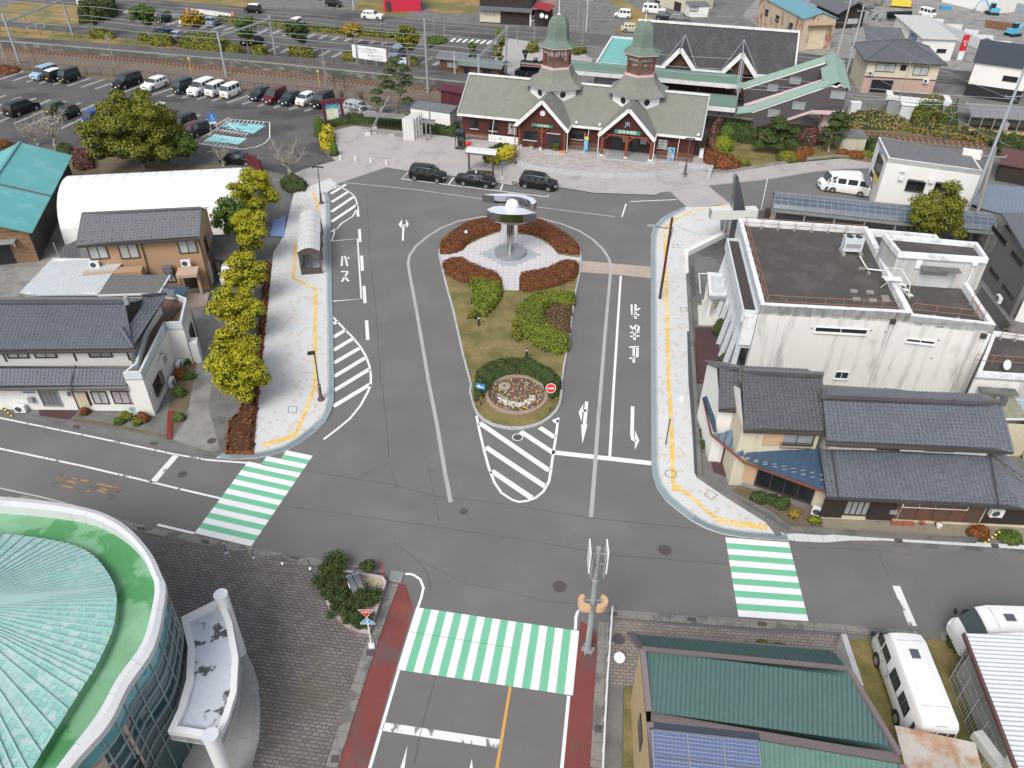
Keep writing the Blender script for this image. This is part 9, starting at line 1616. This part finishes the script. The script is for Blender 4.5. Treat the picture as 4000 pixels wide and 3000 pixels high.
for s,lab in(('0 1850,450',0),):pass
sc=T('steel_sculpture','polished steel sculpture of two crescents and a ball on a pole','sculpture',cI);M().cyl(cI,1.55,.42,36).bU('pedestal',mat('pedestal_steel',(.42,.43,.43),.35,.03,1,0,1,metal=.7),sc);M().tB([cI+Z*.42,cI+Z*3.7],.30,24).bU('pole',steel,sc,smooth=.6);M().tB([cI+VV((-.3,-.05,.42)),cI+VV((-.3,-.05,3.6))],.05,8).tB([cI+VV((.3,-.05,.42)),cI+VV((.3,-.05,3.6))],.05,8).bU('side_rod',steel,sc)
def band(path,z0,z1,name,mt=steel,t=.06):
 m=M()
 for a,b in zip(path,path[1:]):m.face([a+Z*z0,b+Z*z0,b+Z*z1,a+Z*z1])
 return m.bU(name,mt,sc,smooth=.8)
kk=lambda x,y:cI+VV((x,y,0))
low=[kk(*p)for p in((-2.3,-.1),(-1.9,-.75),(-1.1,-1.1),(0,-1.25),(1.2,-1.2),(2.5,-.75))];m=M()
top=[kk(*p)for p in((-1.7,.55),(-1.0,.75),(0,.65),(1.2,.3),(2.5,-.75))]
band(low,4.0,4.85,'lower_crescent');m.poly([p+Z*4.85 for p in low]+[p+Z*4.85 for p in reversed(top)]);m.bU('lower_top',mat('sculpture_top',(.66,.70,.78),.3,.02,1,0,1,metal=.2),sc)
m=M();und=[kk(p.x-cI.x,p.y-cI.y)*.45+cI*.55 for p in low];[m.face([a+Z*4.0,b+Z*4.0,VV((d.x,d.y,cI.z))+Z*3.45,VV((c.x,c.y,cI.z))+Z*3.45])for a,b,c,d in zip(low,low[1:],und,und[1:])];m.bU('lower_cup',steel,sc)
up=[kk(*p)for p in((-2.8,1.55),(-1.6,1.25),(-.3,1.25),(.9,1.05),(1.6,.55),(1.95,-.1),(1.9,-.55))];upi=[kk(*p)for p in((-2.8,1.55),(-1.5,1.75),(0,1.9),(1.3,1.6),(2.2,.9),(2.5,.1),(2.2,-.55))]
band(up,4.9,5.65,'upper_crescent');band(upi,4.9,5.65,'upper_crescent');m=M();[m.face([a+Z*5.65,b+Z*5.65,d+Z*5.65,c+Z*5.65])for a,b,c,d in zip(up,up[1:],upi,upi[1:])];m.bU('upper_top',MC['sculpture_top'],sc)
M().lathe(kk(.15,.55)+Z*5.0,[(.0,-.7),(.5,-.5),(.7,0),(.5,.5),(0,.7)],20).bU('ball',mat('ball_white',(.75,.77,.8),.2),sc,smooth=1.);M().tB([kk(0,.2)+Z*3.6,kk(.1,.5)+Z*4.6],.18,10).bU('strut',steel,sc)
for i,(s,z_)in enumerate((('5 1925,1155',.15),('6 125,1435',.15))):b=G(s,z_);r=T('bollard_lamp',['black bollard lamp below the lime bush','black bollard lamp above the juniper ring'][i],'bollard lamp',b,'black bollard lamps on the island lawn');M().cyl(b,.09,.75,12).bU('post',bI,r);M().cyl(b+Z*.75,.09,.14,12).bU('lamp_glass',sW,r);M().cyl(b+Z*.89,.1,.05,12).bU('cap',bI,r)
gl_=T('globe_lamp','round white globe lamp rising from the left rear azalea bed','lamp',G('5 1815,370',.15));M().lathe(G('5 1815,345',.95),[(0,-.18),(.15,-.1),(.18,.02),(.1,.14),(0,.17)],14).bU('globe',sW,gl_,smooth=1.);M().cyl(G('5 1815,345',.95)-Z*.95,.05,.8,8).bU('stem',bI,gl_)
def signpost(label,base,h,name='road_sign',mt=bZ,bands=True):
 b=G(base,.15);r=T(name,label,'road sign',b);M().cyl(b,.04,h,8).bU('post',mt,r)
 if bands:M().cyl(b+Z*.55,.045,.08,8).cyl(b+Z*.75,.045,.08,8).bU('yellow_band',sign_yellow,r)
 return r,b
r,b=signpost('blue one-way sign with white arrow at the lower left of the island','9 1942,185',2.0);wl=Wl(b+VV((-.4,.12,0)),b+VV((.4,-.12,0)));wl.qD(M(),.05,.8,1.75,2.25,.05,.02).bU('plate',sBl,r);m=M();m.bE(wl.at(.35,2.0,.08),wl.at(.7,1.95,.08),.09,.02,wl.n).face([wl.at(.12,2.03,.08),wl.at(.38,1.86,.08),wl.at(.38,2.18,.08)]);m.bU('arrow',sW,r)
r,b=signpost('round red no-entry sign at the lower right of the island','a 325,235',2.3);c=b+Z*2.2;n=VV((0,-.85,.25)).normalized();M().disc(c+n*.05,.38,n,26).bU('white_rim',sW,r);M().disc(c+n*.06,.34,n,26).bU('plate',sR,r);M().bE(c+n*.075-VV((.23,0,0)),c+n*.075+VV((.23,0,0)),.1,.01,n).bU('bar',sW,r)
r,b=signpost('red inverted triangle stop sign above a blue pedestrian crossing sign, white post','d 998,600',2.7,mt=sW,bands=False);M().box(b+Z*-.02,(.3,.3,.16),.2).bU('base',sW,r);wl=Wl(b+VV((-.5,0,0)),b+VV((.5,.0,0)))
P=lambda u,z_,o:wl.at(.5+u,z_,o)
M().face([P(-.42,3.35,.05),P(0,2.68,.05),P(.42,3.35,.05)]).bU('stop_rim',sW,r);M().face([P(-.36,3.31,.06),P(0,2.74,.06),P(.36,3.31,.06)]).bU('stop_plate',sR,r);text_on(wl,'止まれ',.5,3.16,.17,sW,r,.07)
M().poly([P(-.4,2.1,.05),P(.4,2.1,.05),P(.38,2.25,.05),P(0,2.68,.05),P(-.38,2.25,.05)]).bU('crossing_rim',sW,r);M().poly([P(-.36,2.13,.06),P(.36,2.13,.06),P(.34,2.25,.06),P(0,2.63,.06),P(-.34,2.25,.06)]).bU('crossing_plate',mat('sign_cyan_blue',(.03,.30,.55),.5),r);m=M();m.disc(P(0,2.5,.075),.045,wl.n)
for a_,b_ in(((0,2.46),(0,2.32)),((0,2.32),(-.09,2.17)),((0,2.32),(.09,2.17)),((0,2.43),(.1,2.34)),((0,2.43),(-.1,2.36)),((-.28,2.17),(.28,2.17)),((.15,2.28),(.25,2.28)),((-.25,2.28),(-.15,2.28))):m.bE(P(*a_,.075),P(*b_,.075),.035,.008,wl.n)
m.bU('walking_figure',sW,r)
b=G('e 655,640',.06);t_=G('a 750,1415',8.6);sp3=T('route_sign_pole','grey steel pole with two edge-on route boards and two tan crab-shaped ornaments','sign pole',b);M().tB([b,t_],[.17,.12],14).bU('pole',galv,sp3);M().box(b+Z*.04,(.5,.5,.06),.2).bU('base_plate',galv,sp3)
for i in range(6):a=i*math.pi/3;M().bE(b+Z*.05,b+VV((.36*math.cos(a),.36*math.sin(a),.05)),.07,.3,Z).bU('base_fin',galv,sp3)
for sg_ in(-1,1):
 for k,(L_b,zz)in enumerate(((1.5,7.7),(1.2,7.2))):c=t_*.97+b*.03 if 0 else lp(b,t_,zz/8.6);M().box(c+VV((sg_*(.42-.1*k),.0,.25)),(.06,.9,L_b),0).bU('route_board',sW if k==0 else galv,sp3)
 M().bE(lp(b,t_,.86),lp(b,t_,.86)+VV((sg_*.42,0,0)),.06,.06).bE(lp(b,t_,.95),lp(b,t_,.95)+VV((sg_*.42,0,0)),.06,.06).bU('bracket',galv,sp3)
 c=lp(b,t_,.52)+VV((sg_*.5,.0,0));shm=mat('tan_shell',(.58,.38,.22),.6,.08,3,.05,9)if 'tan_shell' not in MC else MC['tan_shell'];m=M()
 for k in range(10):
  a0,a1=math.pi*(.15+k*.095),math.pi*(.15+(k+1)*.095);f=lambda a,q:c+VV((sg_*math.sin(a)*q*.8-sg_*.22,math.cos(a)*q*.75,0));m.face([f(a0,.28),f(a1,.28),f(a1,.62),f(a0,.62)]);m.face([f(a0,.62),f(a1,.62),f(a1,.62)-Z*.4,f(a0,.62)-Z*.4]);m.face([f(a0,.28),f(a1,.28),f(a1,.28)-Z*.4,f(a0,.28)-Z*.4])
 m.bU('ornament',shm,sp3);M().bE(lp(b,t_,.52),c,.05,.05).bU('bracket',galv,sp3)
M().lathe(lp(b,t_,.72),[(.16,-.15),(.2,0),(.16,.15)],12).bU('collar',galv,sp3);tg=lp(b,t_,.4);M().face([tg+VV((-.75,.1,-.15)),tg+VV((-.1,.1,-.15)),tg+VV((-.42,.15,.35))]).bU('back_of_sign',galv,sp3)
brnp=mat('lamp_post_brown',(.11,.07,.065),.5,.08,2,.05,9)
def lamp(label,base,h,lean,kind=0,z_=.1,group='brown lamp posts of the plaza'):
 b=G(base,z_);t=G(lean,h);r=T('street_lamp',label,'street lamp',b,group);M().tB([b,b+Z*.08,b+Z*.25,lp(b,t,.08),lp(b,t,.32),lp(b,t,.33),t],[.28,.27,.17,.14,.12,.06,.05],14).bU('post',brnp,r);M().lathe(lp(b,t,.32),[(.13,-.04),(.15,0),(.13,.04)],12).bU('ring',galv,r)
 if kind==0:M().box(t+VV((-.22,-.02,.05)),(.55,.28,.16),.2).bU('lamp_head',bI,r)
 else:M().box(t+Z*.04,(1.1,.16,.1),-.1).bU('lamp_head',bI,r);[M().cyl(t+VV((x,0,-.1)),.1,.14,10).bU('lamp_shade',bI,r)for x in(-.5,.5)]
lamp('brown lamp post with black head at the lower left pavement','9 562,135',4.3,'5 505,1395');lamp('brown lamp post at the top of the left pavement','5 565,98',5.0,'1 533,1445',1);lamp('brown lamp post before the left end of the station steps','2 22,1400',4.6,'2 28,1100',1,.46);lamp('brown lamp post right on the station plateau','2 1493,1505',4.6,'2 1540,1200',1,.46)
b,t=G('6 1277,920',.1),G('6 1385,220',8.2);r=T('street_lamp','tall dark red pole leaning over the right pavement with a long lamp arm','street lamp',b);M().tB([b,t],[.13,.11],12).bU('post',mat('dark_red_paint',(.085,.03,.03),.5),r);a=lp(b,t,.88);e=G('6 1200,290',a.z+.1);M().tB([a,lp(a,e,.3)-Z*.1,e],.04,6).bU('arm',bZ,r);M().box(e,(.7,.25,.12),0).bU('lamp_head',galv,r);M().tB([b+Z*1,lp(b,t,.8)+VV((.12,0,0))],.03,6).tB([a+VV((.15,0,-.9)),a+VV((.2,0,.1))],.06,6).bU('conduit',galv,r)
r,b=signpost('black post with a translucent triangular mirror-like plate on the right pavement','a 1328,522',2.4,bands=False,mt=bI);M().face([b+VV((-.15,.0,2.4)),b+VV((.45,.1,2.45)),b+VV((.25,.1,1.9))]).bU('plate',blue_white,r);tag(M().box(G('a 1468,125',.2),(.28,.42,.2),.05).bU('meter_cover',sW),'small white box cover on the right pavement','cover')
M().cyl(G('3 -100,1650',0)+VV((4.3,-6,0)),.03,3,8)if 0 else None;wp_=T('thin_flag_pole','thin white pole standing behind the steel monument','pole',G(ca('985,960')));M().cyl(G(ca('985,960')),.05,3.6,8).bU('pole',sW,wp_)
bs_=T('bus_shelter','brown bus stop shelter with curved translucent roof on the left pavement','bus shelter',G('5 480,600',.1));a,b=G('5 400,715',.1),G('5 570,702',.1);hf_=Fr(a,math.degrees(math.atan2((b-a).y,(b-a).x)));Wb=(b-a).length;far=G('5 375,185',2.6);Lb=(far-hf_.o).dot(hf_.y);q=hf_.w;brs=mat('shelter_brown',(.085,.06,.05),.5,.08,2,.05,9)
m=M();K=8
for k in range(K):
 f=lambda t:(-.12+(Wb+.24)*t,2.55+.42*math.sin(math.pi*t));(x0,z0),(x1,z1)=f(k/K),f((k+1)/K);m.face([q(x0,-.2,z0),q(x1,-.2,z1),q(x1,Lb,z1),q(x0,Lb,z0)])
m.bU('roof',mat('translucent_grey',(.58,.58,.57),.4,.04,1,.03,6,pat=[grid(0,1.1,.03,(.4,.4,.4))]),bs_);m=M()
for y in[-.2+(Lb+.2)*i/7 for i in range(8)]:m.tB([q(*((lambda t:(-.12+(Wb+.24)*t,y,2.57+.42*math.sin(math.pi*t)))(k/K)))for k in range(K+1)],.025,4,False)
m.bU('roof_rib',galv,bs_)
M().poly([q(-.1,-.18,2.3),q(Wb+.1,-.18,2.3)]+[q(-.12+(Wb+.24)*(1-k/K),-.18,2.55+.42*math.sin(math.pi*k/K))for k in range(K+1)]).bU('end_panel',brs,bs_);m=M()
for x in(0,Wb):
 for y in(0,Lb*.33,Lb*.66,Lb-.2):m.bE(q(x,y,.1),q(x,y,2.5),.12,.12)
 m.bE(q(x,0,2.45),q(x,Lb-.2,2.45),.1,.16)
 if x==0:m.bE(q(x,0,.9),q(x,Lb-.2,.9),.06,.06)
m.bE(q(0,0,1.6),q(Wb,0,1.6),.06,.06).bE(q(Wb/2,0,.7),q(Wb/2,0,2.4),.06,.06);m.bU('frame',brs,bs_);M().pS([q(0,-.04),q(Wb,-.04),q(Wb,.04),q(0,.04)],.12,.75).pS([q(-.03,0),q(.03,0),q(.03,Lb-.2),q(-.03,Lb-.2)],.12,.6).bU('lower_panel',brs,bs_);M().pS([q(.05,.1),q(.1,.1),q(.1,Lb-.4),q(.05,Lb-.4)],.7,2.3).bU('glazing',fR,bs_);M().pS([q(.3,.8),q(.8,.8),q(.8,Lb-1),q(.3,Lb-1)],.4,.5).bU('bench',galv,bs_)
tc=T('taxi_canopy','small taxi stand canopy with curved pale roof on two brown posts','canopy',G('1 1940,1490',.1));a,b=V3('1 1808,1318 2068,1345',2.6,2.6);tf2=Fr(a,math.degrees(math.atan2((b-a).y,(b-a).x)));Lc=(b-a).length;m=M()
for k in range(6):f=lambda t:(1.9*t,2.6+.4*math.sin(math.pi*t));(y0,z0),(y1,z1)=f(k/6),f((k+1)/6);m.face([tf2.w(0,y0,z0),tf2.w(Lc,y0,z0),tf2.w(Lc,y1,z1),tf2.w(0,y1,z1)])
m.bU('roof',MC['translucent_grey'],tc);M().bE(tf2.w(0,0,2.55),tf2.w(Lc,0,2.55),.1,.14).bE(tf2.w(0,1.9,2.55),tf2.w(Lc,1.9,2.55),.1,.14).bU('edge_beam',brs,tc)
for s in('1 1842,1465','1 2050,1530'):p=G(s,.1);M().box(p+Z*1.2,(.2,.26,2.5),-.1).bU('post',brs,tc)
bn2=T('bench','dark slatted bench under the taxi canopy','bench',G('1 1970,1500',.1));[M().box(G('1 1975,%d'%(1490+k*9),.5),(1.9,.12,.05),-.12).bU('seat_slat',brs,bn2)for k in range(4)];M().box(G('1 1975,1485',.75),(1.9,.06,.35),-.12).bU('backrest',brs,bn2);[M().box(G('1 %d,1508'%x,.3),(.08,.4,.4),-.12).bU('leg',dM,bn2)for x in(1945,2005)]
ts=T('taxi_stand_sign','slim sign post on a pale block beside the taxi canopy','sign',G('1 2130,1545',.1));p=G('1 2130,1545',.1);M().lathe(p,[(.28,0),(.15,.3),(0,.3)],4).bU('block',beige,ts);M().cyl(p,.03,2.0,8).bU('post',brs,ts);M().box(p+Z*2.0,(.18,.05,.4)).bU('plate',sBl,ts)
pb2=T('phone_booth','dark framed glass telephone booth left of the station','phone booth',G('1 1757,1290',.1));f=Fr(G('1 1725,1290',.1),-14.5);q=f.w;[M().bE(q(x,y,.1),q(x,y,2.2),.09,.09).bU('frame_post',dM,pb2)for x in(0,1.0)for y in(0,1.0)];M().box(q(.5,.5,2.3),(1.2,1.2,.2),f.a).bU('roof',bI,pb2);M().lathe(q(.5,.5,2.4),[(.75,0),(.2,.22),(0,.22)],4,rz=f.a+math.pi/4).bU('roof_cap',mat('booth_cap',(.03,.05,.07),.4),pb2);M().pS([q(.02,.96),q(.98,.96),q(.98,.99),q(.02,.99)],.2,2.15).pS([q(.96,.02),q(.99,.02),q(.99,.98),q(.96,.98)],.2,2.15).bU('glass',dG,pb2);M().box(q(.5,.8,1.3),(.35,.25,.5),f.a).bU('telephone',mat('phone_green',(.03,.22,.10),.5),pb2);M().bE(q(0,0,1.1),q(1,0,1.1),.06,.06).bE(q(0,0,.35),q(1,0,.35),.06,.3).bU('cross_rail',dM,pb2)
px=T('post_box','round bright red post box by the taxi canopy','post box',G('1 1836,1320',.1));p=G('1 1836,1320',.1);M().cyl(p,.28,1.25,16).bU('body',sR,px);M().lathe(p+Z*1.25,[(.36,0),(.36,.08),(.2,.2),(0,.24)],16).bU('cap',sR,px)
gm=T('stepped_monument','white monument of four stepped upright slabs on the forecourt','monument',G('1 1330,1190',.1));b=G('1 1325,1205',.1);gq=Fr(b,-8)
for k in range(4):M().box(gq.w(k*.28,k*.55,1.5+k*.02),(1.55-.1*k,.42,2.8+.12*k),gq.a).bU('slab',mat('slab_white',(.62,.62,.59),.7,.06,1,.04,6,pat=[grid(.42,0,.3,(.50,.50,.48))])if 'slab_white' not in MC else MC['slab_white'],gm)
pg=T('pergola','weathered flat pergola with slanted beams behind the forecourt','pergola',G('1 1130,1100',.1));s3_(M(),V3('1 930,1000 1290,1025 1290,985 940,965',2.2),.1).bU('roof',mat('weathered_slats',(.27,.26,.25),.85,.12,1,.1,6,pat=[grid(.3,0,.3,(.10,.10,.10))]),pg);s3_(M(),V3('1 1375,1045 1540,1070 1550,1035 1400,1015',2.2),.1).bU('roof',MC['weathered_slats'],pg);wg_=mat('grey_timber',(.22,.21,.20),.85,.1,2,.1,9);M().tB([G('1 975,1155',.2),G('1 1155,830',5.2)],.12,6).tB([G('1 1025,1110',.2),G('1 1085,930',2.8)],.12,6).bU('slanted_beam',wg_,pg)
for s,h in(('1 1475,1215',2.6),('1 1510,1185',3.6),('1 1425,1000',1.6),('1 960,1035',1.2)):M().bE(G(s,.1),G(s,.1)+Z*h,.18,.18).bU('post',wg_,pg)
[M().box(G(s,.25),(.6,.5,.4),.6).bU('foot',fS,pg)for s in('1 968,1160','1 1022,1108')];sw=T('seat_wall','low grey stone seat under the pergola','seat',G('1 1160,1160',.1));M().wall(g('1 1010,1130 1300,1165',.4),.1,.5,.45).bU('seat',cN,sw);[M().box(G(s,.25),(.7,.35,.3),-.1).bU('support',cL,sw)for s in('1 1015,1145','1 1170,1165')]
mb3=T('map_board','maroon framed pictorial map board at the corner of the car park','map board',G('1 660,1080',.1));wq=Wl(G('1 595,1085',.1),G('1 765,1060',.1));L=wq.L;wq.qD(M(),0,.35,0,3.1,0,.3).bU('pillar',mat('maroon_frame',(.12,.02,.03),.6),mb3);mr=MC['maroon_frame'];wq.qD(M(),L-.35,L,0,3.1,0,.3).bU('pillar',mr,mb3);wq.qD(M(),-.2,L+.2,3.0,3.5,0,.5).bU('arched_top',mr,mb3);wq.qD(M(),.3,L-.3,.8,2.95,.05,.06).bU('map_panel',mat('map_print',(.62,.66,.45),.6,.05,1,0,1,pat=[pT((.75,.75,.7),.9,.48,.55,.9),pT((.25,.45,.25),1.5,.58,.64,.6)]),mb3);wq.qD(M(),.3,L-.7,2.3,2.95,.09,.02).bU('map_sea',mat('map_blue',(.06,.32,.52),.6,pat=[pT((.4,.55,.35),1.5,.5,.55,1)]),mb3);wq.qD(M(),L-.75,L-.35,.9,2.95,.09,.02).bU('title_strip',mat('title_teal',(.06,.16,.18),.6),mb3);text_on(wq,'お\nお\nい\n町',L-.55,2.0,.34,sW,mb3,.11);wq.qD(M(),.3,L-.3,.3,.75,.02,.2).bU('base_board',dM,mb3)
mbd=T('maroon_board','back of a maroon board beside the gnarled tree and tent hall','sign board',G('1 30,1500',0));wq=Wl(G('0 2150,1450'),G('1 60,1520'));wq.qD(M(),0,wq.L,.4,1.9,0,.12).bU('panel',mr,mbd);wq.qD(M(),wq.L-.15,wq.L,0,2.0,.05,.14).bU('leg',mr,mbd)
for i,s in enumerate(('1 727,1380','1 860,1392','1 992,1405','1 1127,1420')):tag(M().cyl(G(s,.1),.1,.6,12).lathe(G(s,.7),[(.1,0),(.06,.06),(0,.08)],12).bU('bollard',sW),'white bollard in the row of four across the forecourt entrance','bollard','white bollards across the forecourt entrance')
bl2=T('bollard_lamp','dark bollard lamp in the hedge left of the station','bollard lamp',G('1 1603,1115',.2));M().cyl(G('1 1603,1115',.2),.1,.7,10).bU('post',bI,bl2);M().cyl(G('1 1603,1115',.2)+Z*.7,.1,.16,10).bU('lamp_glass',sW,bl2)
for i,(s,r0,c)in enumerate((('2 365,1305',.2,LG),('2 388,1308',.18,LG),('2 165,1290',.3,LO),('2 245,1295',.25,lfM('leaves_purple',[(.10,.03,.10),(.16,.05,.14)])),('2 75,1275',.22,LO))):
 p=G(s,.46);r=T('potted_plant',['potted bamboo left of its twin by the station door','potted bamboo right of its twin by the station door','long trough of low green plants','trough of purple plants','small potted tree at the porch corner'][i],'potted plant',p);M().lathe(p,[(r0*.7,0),(r0,.3),(r0*.8,.3),(0,.25)],12).bU('pot',MC['terracotta']if i<2 else sW,r);m=M();clump(m,p+Z*(.5 if i>1 else .7),r0*1.4,90,.06,1.2 if i>1 else 1.8,-1);m.bU('leaves',c,r)
tag(M().box(G('2 440,1315',.6),(.7,.45,.3),-.25).bU('salmon_crate',mat('salmon',(.55,.2,.12),.7)),'salmon pink crate beside the potted bamboo','crate');slab('door_ramp',g('2 275,1305 300,1290 460,1310 455,1335 290,1335',.47),.46,.5,cL);tag(M().box(w(31.9,1.5,.9),(.5,.9,.9),ST.a).bU('outdoor_unit',wM),'white outdoor unit at the right end of the station','air conditioner')
gw=T('granite_wall','pale granite end wall of the station steps','wall',G('2 1650,1470',.1));M().wall([G('2 1440,1405',.8),G('2 1725,1440',.6),G('2 1700,1520',.4)],.1,.75,.4).bU('wall',kerb_m,gw)
kb=T('garden_kerb','long grey stone kerb of the garden right of the station','kerb',G('3 200,1390',.1));M().wall(g('2 1740,1475 1850,1485 2212,1425 3 300,1380 600,1345 860,1365',.2),.05,.32,.3).bU('kerb',cN,kb)
lines('cracks',mat('crack_dark',(.085,.082,.08),.9),[(.03,'d 1555,860 1450,1240 1400,1450 1370,1620'),(.035,'9 1180,1365 1300,1450 1370,1500 d 1480,-30 1515,130'),(.02,'9 1460,610 1500,760 1590,1220'),(.025,'9 1400,1520 d 1800,60 e 0,140 250,215 600,245'),(.02,'b 940,1430 1040,1659'),(.02,'b 280,1410 900,1430 1270,1480'),(.02,'d 1330,480 2212,620')],.0145)
lines('seam',mat('seam_dark',(.10,.097,.095),.9),[(.05,'5 955,0 985,600 1030,940 1080,1659 9 1090,0 1125,330 1150,650'),(.05,'9 400,745 850,820 1160,860 1530,965 2212,1045 a 700,1160 1690,1260'),(.05,'9 200,1050 1100,1170 1600,1240 2212,1330 a 900,1480 1900,1560'),(.05,'9 850,820 1150,680 1225,905')],.0092)
for k,(r_,used)in PROTO.items():
 if not used:
  for ch in list(r_.children_recursive):bpy.data.objects.remove(ch)
  bpy.data.objects.remove(r_)
